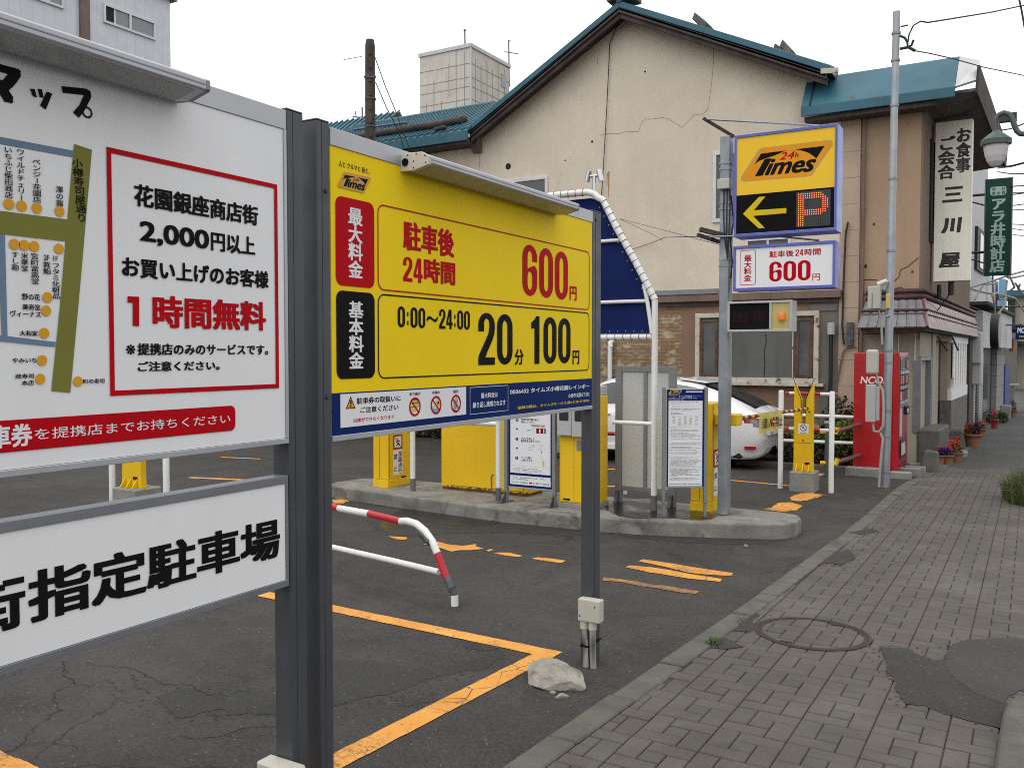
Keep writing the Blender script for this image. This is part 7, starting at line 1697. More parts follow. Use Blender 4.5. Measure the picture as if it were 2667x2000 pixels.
# ivory vertical sign on the corner shop
YV = 18.2; iv = thing('ivory_sign', (-1.2, YV, 4), 'tall ivory vertical restaurant sign with brush lettering on the corner shop', 'sign')
pr = Print((0, YV, 0), *YF); u0, v0, u1, v1 = pr.box4([c7(243, 470), c7(622, 432), b4(768, 668), b4(532, 672)])
m_ = MB(); m_.box((u0, YV + .002, v0), (u1, YV + .24, v1), 'ivoryedge'); bo = m_.build('case', iv, bev=.008)
m_ = MB(); m_.box((u0 + .008, YV - .004, v0 + .008), (u1 - .008, YV + .0015, v1 - .008), 'ivory'); m_.build('face', bo)
pr = Print((0, YV - .004, 0), *YF)
pr.vtext('お食事', c7(437, 995), c7(582, 520), 'brush', 1, .042); pr.vtext('ご会合', c7(256, 1066), c7(416, 610), 'brush', 1, .042)
for t, l, r_ in (('三', c7(290, 1305), c7(500, 1120)), ('川', c7(278, 1620), c7(480, 1440)), ('屋', b4(578, 592), b4(708, 488))): pr.text(t, l, r_, 'brush', 1, .058, .10)
pr.build('brush_lettering', bo)
m_ = MB()
for q in (c7(90, 835), c1(-20, 0)):
    p = onY(q, YV); m_.tube([V(fx(YV), YV + .1, p.z), V(u0, YV + .1, p.z)], .02, 'cartrim', 6); m_.tube([V(fx(YV), YV + .1, p.z - .45), V(u0, YV + .1, p.z - .05)], .014, 'cartrim', 6)
m_.tube([V(u0 + .3, YV + .12, v0), V(u0 + .3, YV + .12, v0 - .25)], .05, 'cartrim', 8); m_.tube([V(u0 + .1, YV + .12, v0 - .05), V(u0 + .1, YV + .12, v0 - .3)], .04, 'cartrim', 8); m_.tube([V(u0 + .3, YV + .12, v0 - .2), V(fx(YV) + .0, YV + .12, v0 - .7)], .012, 'cable', 5); m_.build('bracket', iv)
# ================================================================ CAR
RX, YCAR = -3.72, 15.12
ZC = gz(YCAR)
car = thing('parked_car', (-6, YCAR, ZC), 'white sedan parked with its tail to the pavement, black shade inside the rear window', 'car')
# stations from the tail forward: x, bottom, sill z, belt z, roof z, half width at sill, belt, roof
ST = [  # x     zb    zs    zm    zbelt zroof  ws   wm    wb    wr
    (0.02, .36, .42, .62, .83, .86, .52, .64, .60, .42),
    (0.05, .27, .34, .62, .89, .93, .68, .76, .72, .50),
    (0.16, .20, .32, .64, .93, 1.00, .79, .84, .79, .56),
    (0.42, .18, .32, .66, .95, 1.13, .85, .88, .82, .60),
    (0.80, .18, .32, .68, .97, 1.29, .87, .89, .82, .60),
    (1.25, .18, .34, .68, .98, 1.42, .87, .89, .82, .59),
    (1.75, .20, .36, .68, .98, 1.48, .87, .89, .82, .59),
    (2.30, .22, .40, .70, .98, 1.50, .87, .89, .82, .60),
    (2.80, .22, .40, .70, .97, 1.46, .87, .89, .82, .60),
    (3.25, .22, .40, .70, .97, 1.26, .87, .88, .82, .60),
    (3.65, .22, .40, .68, .95, 1.02, .86, .87, .80, .60),
    (4.15, .22, .40, .64, .84, .90, .83, .85, .76, .55),
    (4.48, .26, .40, .60, .74, .77, .72, .76, .66, .48),
    (4.62, .36, .42, .56, .64, .66, .55, .58, .52, .38)]
def cring(s):
    x, zb, zs, zm, zbl, zr, ws, wm, wb, wr = s
    h = [(wr * .02, zr + .012), (wr * .55, zr + .008), (wr, zr - .035), ((wr + wb) / 2 + .02, (zr + zbl) / 2 + .0), (wb, zbl), (wm - .015, zbl - (zbl - zm) * .4), (wm, zm), (wm - .005, (zm + zs) / 2), (ws, zs), (ws - .07, zb), (ws - .4, zb - .01)]
    return h
rings = [cring(s) for s in ST]; NXs, NT = len(ST), len(rings[0]); SUB = 5
def cr(p0, p1, p2, p3, t): return .5 * ((2 * p1) + (-p0 + p2) * t + (2 * p0 - 5 * p1 + 4 * p2 - p3) * t * t + (-p0 + 3 * p1 - 3 * p2 + p3) * t ** 3)
def sample(si, ti):
    i = min(int(si), NXs - 2); j = min(int(ti), NT - 2); fs_, ft = si - i, ti - j
    def row(k):
        k = max(0, min(NXs - 1, k)); g_ = lambda q: Vector((ST[k][0], *rings[k][max(0, min(NT - 1, q))]))
        return cr(g_(j - 1), g_(j), g_(j + 1), g_(j + 2), ft)
    return cr(row(i - 1), row(i), row(i + 1), row(i + 2), fs_)
GXn, GT = (NXs - 1) * SUB, (NT - 1) * 4
grid = [[sample(a / SUB, b_ / 4) for b_ in range(GT + 1)] for a in range(GXn + 1)]
def carpt(p, side, off=0.0): return V(RX - p.x, YCAR - p.y * side, ZC + p.z)
def region(a, b_):
    s, t = (a + .5) / SUB, (b_ + .5) / 4
    if 2.1 < s < 4.7 and t < 1.75: return 'rear'
    if 8.1 < s < 9.9 and t < 1.8: return 'front'
    if 4.3 < s < 9.3 and 2.25 < t < 3.85 and not (6.85 < s < 7.1) and (t < 3.85 - max(0, 5.0 - s) * 1.1) and (t > 2.3 + max(0, s - 8.3) * 1.2): return 'side'
    if .5 < s < 2.9 and 4.5 < t < 5.5 and (t < 5.5 - max(0, s - 1.8) * .5): return 'lamp'
    return 'body'
parts = {k: MB() for k in ('body', 'rear', 'front', 'side', 'lamp')}
MATC = dict(body='carwhite', rear='glass', front='glass', side='glass', lamp='redlens')
for side in (1, -1):
    for a in range(GXn):
        for b_ in range(GT):
            k = region(a, b_); q = [grid[a][b_], grid[a + 1][b_], grid[a + 1][b_ + 1], grid[a][b_ + 1]]
            P = [carpt(p, side) for p in q]
            s_, t_ = (a + .5) / SUB, (b_ + .5) / 4
            m = MATC[k]
            if k == 'lamp' and .9 < s_ < 2.3 and t_ > 4.75: m = 'clearlens'
            parts[k].add(P, [(0, 1, 2, 3) if side == 1 else (3, 2, 1, 0)], m, True)
# close the tail and nose
for a, rev in ((0, 1), (GXn, 0)):
    L_ = [carpt(grid[a][b_], 1) for b_ in range(GT + 1)] + [carpt(grid[a][b_], -1) for b_ in range(GT, -1, -1)]
    parts['body'].add(L_ if rev else list(reversed(L_)), [tuple(range(len(L_)))], 'carwhite', True)
def weld(o):
    bm = bmesh.new(); bm.from_mesh(o.data); bmesh.ops.remove_doubles(bm, verts=bm.verts, dist=.002); bmesh.ops.recalc_face_normals(bm, faces=bm.faces)
    bm.to_mesh(o.data); bm.free()
bdy = parts['body'].build('body', car); weld(bdy)
for k, nm in (('rear', 'rear_window'), ('front', 'windscreen'), ('side', 'side_window'), ('lamp', 'tail_light')):
    parts[k].build(nm, car, weld=True)
def cp(x, y, z): return V(RX - x, YCAR - y, ZC + z)
m_ = MB()       # crumpled black shade behind / over the rear glass
rr = random.Random(2); nU, nV = 14, 12
def shp(i, j):
    s = 2.15 + 2.5 * i / nU; t = 1.72 * (1 - abs(2 * j / nV - 1)); p = sample(s, t); sd = 1 if j < nV / 2 else -1
    return carpt(p, sd) + V(.0, 0, .014 + .012 * noise.noise(V(i * .6, j * .45, 1)))
for i in range(nU):
    for j in range(nV): m_.add([shp(i, j), shp(i + 1, j), shp(i + 1, j + 1), shp(i, j + 1)], [(0, 1, 2, 3)], 'blackcloth', True)
m_.build('sun_shade', car)
m_ = MB(); m_.prism([cp(1.02, .52, 1.405), cp(1.02, -.52, 1.405), cp(1.5, -.56, 1.468), cp(1.5, .56, 1.468)], V(.0, 0, .03), 'carwhite'); m_.build('spoiler', car, bev=.01)
m_ = MB(); m_.box((RX - .03, YCAR - .45, ZC + .56), (RX + .02, YCAR + .45, ZC + .72), 'carwhite'); m_.box((RX + .0, YCAR - .42, ZC + .73), (RX + .035, YCAR + .42, ZC + .76), 'chrome'); bu = m_.build('boot_trim', car, bev=.01)
m_ = MB(); m_.box((RX + .0205, YCAR - .17, ZC + .57), (RX + .03, YCAR + .17, ZC + .71), 'p_white'); m_.build('number_plate', car)
m_ = MB(); m_.frame(cp(.12, .815, .36), V(-.17, -.035, 0), V(.015, -.02, 0), V(0, 0, .05), 'redlens'); m_.build('reflector', car)
m_ = MB(); m_.prism([cp(.06, .6, .44), cp(.35, .84, .40), cp(1.0, .84, .38), cp(4.0, .84, .38), cp(4.0, -.84, .38), cp(.35, -.84, .40), cp(.06, -.6, .44)], V(0, 0, -.2), 'cartrim'); m_.build('underbody', car, bev=.03)
m_ = MB(); sd_ = [(.35, .885), (1.7, .905), (3.3, .905), (3.31, .88), (.35, .87)]; 
m_.prism([cp(1.55, .84, .22), cp(3.15, .84, .22), cp(3.15, .905, .24), cp(1.55, .905, .24)], V(0, 0, .10), 'carwhite'); m_.build('side_skirt', car, bev=.01)
for x in (1.02, 3.70):
    for s in (1, -1):
        m_ = MB(); c_ = cp(x, .78 * s, .31); ax = V(0, -s, 0)
        m_.tube([c_ - ax * .1, c_ + ax * .085, c_ + ax * .1], [.315, .315, .29], 'tyre', 28); w_ = m_.build('wheel', car)
        m_ = MB(); m_.tube([c_ + ax * .095, c_ + ax * .104], [.21, .20], 'chrome', 24); m_.build('rim', w_)
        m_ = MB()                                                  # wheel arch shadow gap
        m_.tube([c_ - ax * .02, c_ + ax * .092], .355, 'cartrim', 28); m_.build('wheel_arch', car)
m_ = MB(); m_.box((RX - 3.05, YCAR - 1.02, ZC + .98), (RX - 2.85, YCAR - .86, ZC + 1.12), 'carwhite'); m_.build('door_mirror', car, bev=.03, seg=2)
m_ = MB()
for x in (1.55, 2.65): m_.box((RX - x - .2, YCAR - .915, ZC + .84), (RX - x, YCAR - .88, ZC + .87), 'chrome')
m_.build('door_handle', car, bev=.006)
# ================================================================ FENCE RAILS, guard pipe, scrub behind the receivers
fx0, fx1 = -3.2, -2.44
ft = thing('rail_fence', (-2.8, 15.0, gz(15)), 'low white two rail fence between the white posts and the red vending machine', 'fence')
for yy_ in (548, 752):
    a, b_ = onY(b6(1640, yy_ - 4), 15.05), onY(b6(2175, yy_ + 14), 15.0); m_ = MB(); m_.tube([a, b_ + V(.1, 0, -.005)], .028, 'whitepipe', 10); m_.build('rail', ft)
gp = thing('pipe_barrier', (-2.8, 14.75, gz(14.8)), 'grey green post with yellow clamps holding two brown pipes, beside the vending machine', 'barrier')
q = gnd(b6(1985, 1060)); py_ = 14.2; q = onY(b6(1985, 1000), py_)
m_ = MB(); zt_ = onY(b6(1985, 612), py_).z; m_.tube([V(q.x, py_, gz(py_)), V(q.x, py_, zt_)], .045, 'lampgreen', 12); m_.tube([V(q.x, py_, zt_), V(q.x, py_, zt_ + .03)], .055, 'machgrey', 12); m_.build('post', gp)
for yc_ in (675, 918):
    c_ = onY(b6(1995, yc_), py_); m_ = MB(); m_.tube([c_ + V(-.12, -.02, -.02), c_ + V(.12, 0, 0)], .030, 'p_yel2', 8); m_.tube([c_ + V(.10, -.02, -.04), c_ + V(.13, .0, .06)], .036, 'p_yel2', 8); m_.build('clamp', gp)
    m_ = MB(); e = onY(b6(2180, yc_ - 48), py_ + .4); m_.tube([c_ + V(.1, .0, .0), e + V(.1, .1, .01)], .033, 'awntile', 10); m_.build('pipe', gp)
kb2 = MB(); a, b_ = gnd(b6(1380, 955)), gnd(b6(2180, 1000)); kb2.frame(V(-4.4, 15.1, gz(15.1) - .05), V(2.2, 0, 0), V(0, .12, 0), V(0, 0, .13), 'kerb'); kb2.build('bed_kerb', bev=.015, kind='structure')
sb = MB(); sb.prism([V(-9, 15.95, gz(16) - .1), V(-2.5, 15.22, gz(16) - .1), V(-2.5, 16.99, gz(16) - .1), V(-9, 16.99, gz(16) - .1)], V(0, 0, .16), 'soil'); sb.build('planting_bed', kind='structure')
def shrub(name, c, rad, n, size, m, lab, cat, grp=None, seed=1, stems=5, extra=None):
    t = thing(name, (c[0], c[1], gz(c[1])), lab, cat, grp); rnd = random.Random(seed)
    m_ = MB(); m_.leaves(c, rad, n, size, m, seed)
    if extra: m_.leaves((c[0] + extra[0], c[1] + extra[1], c[2] + extra[2]), [r_ * .6 for r_ in rad], int(n * .4), size, extra[3], seed + 9)
    m_.build('foliage', t)
    m_ = MB()
    for _ in range(stems):
        a = V(c[0] + rnd.uniform(-.3, .3) * rad[0], c[1] + rnd.uniform(-.3, .3) * rad[1], gz(c[1]) - .02); b_ = V(c[0] + rnd.uniform(-.8, .8) * rad[0], c[1] + rnd.uniform(-.8, .8) * rad[1], c[2] + rnd.uniform(.1, .8) * rad[2])
        m_.tube([a, a.lerp(b_, .5) + V(rnd.uniform(-.03, .03), 0, .02), b_], [.012, .008, .003], 'oldwood', 5)
    m_.build('stem', t); return t
shrub('bush', (-3.35, 15.85, .0), (.75, .45, .34), 1500, .05, 'scrub', 'dark brown scrubby bush behind the tail of the white car', 'bush', 'scrub along the house wall', 3, extra=(.2, 0, .12, 'leaf'))
shrub('bush', (-2.72, 15.75, .16), (.42, .4, .36), 1500, .045, 'leaf', 'green and lime bush just left of the red vending machine, behind the rails', 'bush', 'scrub along the house wall', 5, extra=(.08, -.1, .15, 'lime'))
shrub('bush', (-2.9, 16.4, .45), (.35, .3, .45), 550, .05, 'scrub', 'thin dry bush against the brick footing between the white posts', 'bush', 'scrub along the house wall', 8, extra=(-.1, 0, .2, 'terra_leaf') if False else None)
shrub('bush', (-4.7, 16.3, -.05), (.6, .35, .25), 700, .05, 'scrub', 'dark scrub hidden between the white car and the house wall', 'bush', 'scrub along the house wall', 11)
# dry bank at the far side of the car park (seen between the machines)
p = gnd(a6(700, 190)); bank = MB()
for i in range(7):
    bank.leaves((p.x - 1.6 + i * .62, p.y + 1.4, gz(p.y) + .5), (.75, .7, .8), 900, .08, 'scrub', 60 + i)
bk = bank.build('hedge_bank'); tag(bk, 'dry dark hedge bank at the far side of the car park, seen between yellow cabinets', 'hedge')
# ================================================================ VENDING MACHINE
vx0, vx1, vy0, vy1 = -2.42, -1.76, 14.74, 15.86
zv = gz(14.7) + .09; zvt = onY(D(1890, 762), vy0).z
vm = thing('vending_machine', ((vx0 + vx1) / 2, (vy0 + vy1) / 2, zv), 'red drinks vending machine on concrete blocks by the corner shop', 'vending machine')
m_ = MB(); m_.box((vx0, vy0, zv), (vx1 - .09, vy1, zvt), 'vred'); bo = m_.build('cabinet', vm, bev=.012, seg=2)
m_ = MB(); m_.box((vx1 - .088, vy0 + .002, zv), (vx1, vy1 - .002, zvt), 'vred'); m_.box((vx1 + .0005, vy0 + .03, zv + .05), (vx1 + .006, vy1 - .03, zvt - .72 - .12), 'vred2'); do = m_.build('door', vm, bev=.01, seg=2)
vh = zvt - zv
m_ = MB(); m_.box((vx1 + .001, vy0 + .05, zv + vh * .56), (vx1 + .012, vy0 + .56, zv + vh * .97), 'vendwin'); m_.box((vx1 + .001, vy0 + .60, zv + vh * .50), (vx1 + .012, vy1 - .06, zv + vh * .97), 'vendwin'); wo = m_.build('display_window', do)
m_ = MB()
for k, (a, b_) in enumerate(((.05, .56), (.60, 1.06))):
    for f_ in (.565, .70, .83): m_.box((vx1 + .0125, vy0 + a, zv + vh * (f_ - .012)), (vx1 + .026, vy0 + b_, zv + vh * (f_ + .012)), 'chrome')
m_.build('shelf_strip', do)
rr = random.Random(12); m_ = MB()
for f_ in (.60, .735, .865):
    for k in range(9):
        y = vy0 + .09 + k * .11; 
        if .52 < y - vy0 < .6: continue
        m_.tube([V(vx1 + .0135, y, zv + vh * f_), V(vx1 + .0135, y, zv + vh * (f_ + .07))], .02, rr.choice(('p_grey', 'alu_dark', 'vred2', 'machgrey', 'dustglass', 'terracotta')), 8)
m_.build('sample_can', do)
m_ = MB(); m_.box((vx1 + .0065, vy0 + .05, zv + vh * .29), (vx1 + .02, vy0 + .26, zv + vh * .53), 'machgrey'); m_.box((vx1 + .0065, vy0 + .60, zv + vh * .46), (vx1 + .05, vy0 + .95, zv + vh * .53), 'cartrim'); m_.box((vx1 + .0505, vy0 + .65, zv + vh * .48), (vx1 + .053, vy0 + .78, zv + vh * .51), 'p_white'); m_.build('coin_panel', do)
m_ = MB(); m_.box((vx1 + .0065, vy0 + .08, zv + vh * .11), (vx1 + .03, vy0 + .62, zv + vh * .26), 'cartrim'); m_.frame(V(vx1 + .031, vy0 + .1, zv + vh * .13), V(.012, 0, .0), V(0, .45, 0), V(-.008, 0, vh * .1), 'machgrey'); m_.box((vx1 + .0065, vy0 + .1, zv + vh * .03), (vx1 + .012, vy0 + .9, zv + vh * .05), 'cartrim'); m_.build('delivery_slot', do)
pr = Print((vx1 + .0062, 0, 0), *XF); pr.text('Cafe', (vy0 + .08, zv + vh * .30, 0), (vy0 + .30, zv + vh * .35, 0), 'p_white', 1, .02) if False else None
pr = Print((0, vy0, 0), *YF); u0, v0 = pr.uv(b4(96, 1300)); pr.text('NCOS', b4(96, 1302), b4(262, 1258), 'p_white', 1, .02, .15); pr.build('lettering', bo)
m_ = MB()
for x, y in ((vx0 + .08, vy0 + .06), (vx1 - .08, vy0 + .06), (vx0 + .08, vy1 - .06), (vx1 - .08, vy1 - .06)): m_.tube([V(x, y, zv - .04), V(x, y, zv)], .03, 'stripeyel' if x > -2 and y < 15 else 'scuff', 8)
m_.build('foot', vm)
def cblock(lo, sz, rot, lab, m='block', bev=.012):
    c, s = math.cos(R(rot)), math.sin(R(rot)); mb = MB(); A = V(c, s, 0); B = V(-s, c, 0); z = gz(lo[1])
    mb.frame(V(lo[0], lo[1], z - .02), A * sz[0], B * sz[1], V(0, 0, sz[2] + .02), m); return tag(mb.build('concrete_block', bev=bev), lab, 'block', 'concrete blocks round the vending machine')
cblock((-2.50, 14.55, 0), (.62, .2, .13), -2, 'long pale concrete block lying under the left edge of the vending machine')
cblock((-1.84, 14.52, 0), (.30, .16, .10), 8, 'short concrete block by the foot of the round steel pole')
cblock((-1.80, 14.98, 0), (.34, .16, .12), 4, 'concrete block poking out under the middle of the vending machine door')
cblock((-1.74, 15.35, 0), (.3, .15, .12), -3, 'darker concrete block stacked low under the far half of the vending machine')
cblock((-1.70, 15.62, 0), (.28, .15, .14), 3, 'farthest concrete block under the vending machine')
sp_ = MB(); g0 = gnd(b8(1075, 905)); z = gz(15.8)
bs_ = [V(-1.56, 15.45, z - .03), V(-1.28, 15.52, z - .03), V(-1.24, 15.85, z - .03), V(-1.55, 15.85, z - .03)]; ts_ = [V(-1.48, 15.55, z + .36), V(-1.29, 15.58, z + .36), V(-1.28, 15.8, z + .35), V(-1.48, 15.8, z + .37)]
sp_.add(bs_ + ts_, [(3, 2, 1, 0), (4, 5, 6, 7), (0, 1, 5, 4), (1, 2, 6, 5), (2, 3, 7, 6), (3, 0, 4, 7)], 'graystone'); tag(sp_.build('concrete_stump', bev=.02), 'tapered weathered concrete stump between the vending machine and the flower pots', 'stump')
# ================================================================ ROUND STEEL POLE with meter boxes
ub = gnd(b8(615, 1062)); yU = ub.y; ut = onY(b3(432, 100), yU)
up_ = thing('utility_pole', (ub.x, yU, gz(yU)), 'round galvanised steel pole with meter boxes in front of the red vending machine', 'pole')
m_ = MB(); axis = lambda t: V(ub.x + (ut.x - ub.x) * t, yU, gz(yU) + (ut.z - gz(yU)) * t)
m_.tube([axis(0), axis(.35), axis(.352), axis(.7), axis(.702), axis(1)], [.056, .055, .053, .051, .049, .047], 'galv_pole', 20); po_ = m_.build('shaft', up_)
def tz(z): return (z - gz(yU)) / (ut.z - gz(yU))
m_ = MB()
for q in (b3(425, 290), b3(420, 515), b3(405, 890), b3(388, 1498), b4(275, 490), b4(262, 1105), b4(262, 1180), b4(255, 1475), b8(610, 290), b8(620, 555), b8(615, 920)):
    c_ = onY(q, yU); a = axis(tz(c_.z)); m_.tube([a, a + V(0, 0, .03)], .060, 'galv', 16)
m_.build('band', up_)
def bx(q0, q1, m, dep, nm, y=None, bev=.012):
    y = y or yU - .06; a, b_ = onY(q0, y), onY(q1, y); mm = MB(); mm.box((a.x, y - dep, b_.z), (b_.x, y, a.z), m); return mm.build(nm, up_, bev=bev, seg=2)
mb1 = bx(b4(152, 705), b4(226, 842), 'jbox', .14, 'meter_box'); m_ = MB(); a = onY(b4(168, 742), yU - .2); m_.box((a.x, yU - .206, a.z - .22), (a.x + .012, yU - .2005, a.z), 'galv'); m_.build('hinge', mb1)
mb2 = bx(b4(140, 1092), b4(212, 1242), 'jbox', .13, 'meter_box', None, .03); mb3 = bx(b4(136, 1306), b4(194, 1538), 'machgrey', .1, 'breaker_box'); bx(b4(194, 1318), b4(216, 1530), 'terracotta' if False else 'paleblue' if False else 'machgrey', .06, 'breaker_box')
mb4 = bx(b4(256, 748), b4(282, 838), 'p_lemon', .03, 'name_tag', yU - .068, .006)
m_ = MB(); a, b_ = onY(b4(205, 690), yU - .1), onY(b4(262, 668), yU - .1); m_.tube([a, b_], .035, 'white_frame', 12); m_.tube([b_, onY(b4(240, 720), yU - .06)], .02, 'white_frame', 8); m_.build('lamp_head', up_)
m_ = MB()
def pth(qs, y, r_): m_.tube([onY(q, y) for q in qs], r_, 'conduit', 8)
pth([b4(205, 842), b4(218, 880), b4(232, 905), b4(228, 960), b4(232, 1060)], yU - .08, .016); pth([b4(232, 870), b4(255, 890), b4(280, 880)], yU - .08, .012)
pth([b4(195, 1245), b4(205, 1290), b4(235, 1345), b4(240, 1450), b4(238, 1560), b4(215, 1600), b4(180, 1595), b4(172, 1545)], yU - .09, .02)
pth([b8(560, 500), b8(590, 560), b8(575, 720), b8(560, 900), b8(550, 1060)], yU - .08, .018); m_.build('conduit', up_)
m_ = MB(); P3 = lambda q, y=yU: onY(q, y)
m_.tube([P3(b3(460, 300)), P3(b3(500, 318)), P3(b3(520, 350)), P3(b3(525, 390)), P3(b3(555, 380)), P3(b3(572, 335))], .016, 'cable', 8); m_.tube([P3(b3(465, 225)), P3(b3(525, 212))], .010, 'cable', 6); m_.tube([P3(b3(460, 408)), P3(b3(530, 395)), P3(b3(585, 425))], .02, 'cable', 6); m_.build('insulator', up_)
wires = 'overhead wires above the pavement'
def wire(pts, ys_, r_, lab):
    mb = MB(); mb.tube([onY(p, y) for p, y in zip(pts, ys_)], r_, 'cable', 6); return tag(mb.build('overhead_wire'), lab, 'wire', wires)
wire([b3(520, 385), b3(535, 290), b3(570, 215), b3(630, 180), b3(690, 190), b3(850, 165), b3(1000, 140), b3(1200, 108), b3(1490, 48), b3(1900, -60)], [yU, yU, yU, yU, yU, yU + .5, yU + 1, yU + 2, yU + 4, yU + 6], .011, 'thick twisted wire from the steel pole up to the top right corner')
wire([b3(585, 425), b3(700, 445), b3(900, 490), b3(1150, 560), b3(1490, 630), b3(1800, 680)], [yU, yU + 1, yU + 2, yU + 4, yU + 6, yU + 8], .009, 'thin wire running from the steel pole down to the right across the white sky')
wire([b3(1448, -10), b3(1470, 90), b3(1492, 215), b3(1530, 420)], [10, 10, 10, 10], .009, 'steep wire crossing the extreme top right corner')
for i, (ya, yb, y_, t_) in enumerate(((1098, 1030, 20, 'highest'), (1390, 1352, 24, 'second'), (1400, 1358, 25, 'third'), (1430, 1445, 26, 'fourth'), (1540, 1545, 28, 'fifth'), (1620, 1605, 29, 'sixth'))):
    q0, q1 = b3(1220 if i < 1 else 1270, ya), b3(1490, yb)
    wire([q0, b3(1380, (ya + yb) / 2 + 8), q1, b3(1700, yb - 30)], [y_, y_ - 1, y_ - 2, y_ - 4], .011 + .001 * i, f'{t_} of the level wires to the right of the street lamp')
for i, (ya, yb, y_) in enumerate(((125, 122, 30), (205, 195, 30), (232, 228, 31), (318, 322, 33), (345, 356, 34), (380, 392, 35))):
    wire([b4(1025, ya), b4(1107, yb), b4(1200, yb - 10)], [y_, y_ - 1, y_ - 3], .013, ('first', 'second', 'third', 'fourth', 'fifth', 'sixth')[i] + ' wire down the right edge beside the green sign')
# decorative pale arch frame over the pavement in the distance
da = thing('pipe_arch', (0, 30, 4), 'pale bent pipe frame of a street decoration below the green sign', 'street decoration')
m_ = MB()
for qs in ([c1(290, 525), c1(470, 470), c1(570, 435), c1(700, 400)], [c1(290, 530), c1(400, 560), c1(520, 575), c1(620, 600), c1(700, 720)], [c1(465, 320), c1(560, 415), c1(568, 450), c1(500, 400), c1(455, 345), c1(462, 600), c1(480, 735)], [c1(330, 610), c1(390, 500), c1(470, 495)], [c1(450, 585), c1(490, 560), c1(500, 610), c1(560, 600)], [c1(580, 440), c1(615, 520), c1(585, 545)], [c1(620, 490), c1(650, 535), c1(700, 600)], [c1(655, 500), c1(640, 530), c1(690, 580)], [c1(480, 735), c1(545, 650), c1(560, 470)], [c1(570, 455), c1(640, 445), c1(700, 430)]):
    m_.tube([onY(q, 29 + .3 * i) for i, q in enumerate(qs)], .028, 'conduit', 6)
m_.build('pipe', da)
m_ = MB(); m_.tube([onY(c1(485, 593), 31), onY(c1(700, 590), 30)], .02, 'lampgreen', 5); m_.tube([onY(c1(485, 662), 31), onY(c1(700, 658), 30)], .025, 'lampgreen', 5); m_.build('tie_wire', da)
# ================================================================ STREET LAMP
YLm = 12.5; lc = onY(c7(845, 760), YLm); sl = thing('street_lamp', (.75, YLm + .2, gz(YLm)), 'grey green street lamp with curled arm and frosted bulb shaped globe', 'street lamp')
def l7(p): return onY(p, YLm)
zr = l7(c7(845, 690)).z; rr_ = (l7(c7(985, 700)).x - l7(c7(700, 700)).x) / 2 * .95; hz = zr - l7(c7(845, 932)).z
m_ = MB(); m_.lathe(V(lc.x, YLm, zr), [(rr_ * .12, -hz), (rr_ * .38, -hz * .95), (rr_ * .66, -hz * .78), (rr_ * .85, -hz * .52), (rr_ * .96, -hz * .25), (rr_, 0)], 'lampglobe', 8, False); m_.build('globe', sl, bev=.006)
rt2 = rr_ * 1.22; zc_ = l7(c7(845, 575)).z
m_ = MB(); m_.lathe(V(lc.x, YLm, zr), [(rt2, -.02), (rt2, .045), (rr_ * .78, .10), (rr_ * .5, .13), (rr_ * .42, (zc_ - zr)), (rr_ * .2, zc_ - zr + .03)], 'lampgreen', 8, False); m_.build('hood', sl, bev=.004)
pts = [l7(c7(845, 575)), l7(c7(842, 500)), l7(c7(848, 440)), l7(c7(875, 395)), l7(c7(925, 372)), l7(c7(975, 385)), l7(c7(1010, 430)), l7(c7(1035, 500)), l7(c7(1060, 560)), l7(c7(1095, 588)), l7(c7(1140, 592)), l7(c7(1230, 585)), l7(c7(1330, 570))]
m_ = MB(); m_.tube(pts, .032, 'lampgreen', 10); m_.build('arm', sl)
pe = pts[-1]; m_ = MB(); m_.tube([V(pe.x + .06, YLm, gz(YLm)), V(pe.x + .06, YLm, .9), V(pe.x + .06, YLm, .92), V(pe.x + .06, YLm, pe.z + .4)], [.09, .085, .06, .05], 'lampgreen', 14); m_.build('pole', sl)
# ================================================================ FLOWER POTS
pg = 'potted flowers along the shop front'
def pot(q, wpx, h, fl, lab, seed, col='terracotta', hf=.16, asp=1.15):
    """q = photo point of the pot's foot, wpx = its width there"""
    g0 = gnd(q); dpt = (g0 - CAM).dot(FW); rx = wpx / 2 / F_PX * dpt / 1.05; ry = rx * asp; c = (g0.x, g0.y + ry * .75)
    z = gz(c[1]) + .015; t = thing('flower_pot', (c[0], c[1], z), lab, 'flower pot', pg); m_ = MB(); prof = [(.72, 0), (.86, .55), (.97, .86), (1.06, .88), (1.06, 1.0), (.94, 1.0), (.9, .88)]
    vs = []; fs = []; sg = 20
    for r_, f_ in prof:
        for k in range(sg): a = 6.2832 * k / sg; vs.append(V(c[0] + rx * r_ * math.cos(a), c[1] + ry * r_ * math.sin(a), z + h * f_))
    for i in range(len(prof) - 1):
        for k in range(sg): k2 = (k + 1) % sg; fs.append((i * sg + k, i * sg + k2, (i + 1) * sg + k2, (i + 1) * sg + k))
    m_.add(vs, fs, col, True); m_.add([V(c[0] + rx * .93 * math.cos(6.2832 * k / sg), c[1] + ry * .93 * math.sin(6.2832 * k / sg), z + h * .9) for k in range(sg)], [tuple(range(sg))], 'soil'); m_.build('pot', t)
    sz = max(.02, rx * .14); m_ = MB(); m_.leaves((c[0], c[1], z + h + hf * .2), (rx * .98, ry * .98, hf * .55), 220, sz * 1.2, 'leaf', seed); m_.build('foliage', t)
    for k, (m, dx, dy, sc) in enumerate(fl):
        m_ = MB(); m_.leaves((c[0] + dx * rx, c[1] + dy * ry, z + h + hf * .55), (rx * sc, ry * sc, hf * .6), 300, sz, m, seed + 20 + k, .6); m_.build('flowers', t)
pot(c3(362, 628), 34.4, .17, [('fl_red', .25, .5, .5), ('fl_purple', 0, -.45, .6)], 'terracotta bowl of bright red and purple flowers right of the concrete stump', 1, hf=.13)
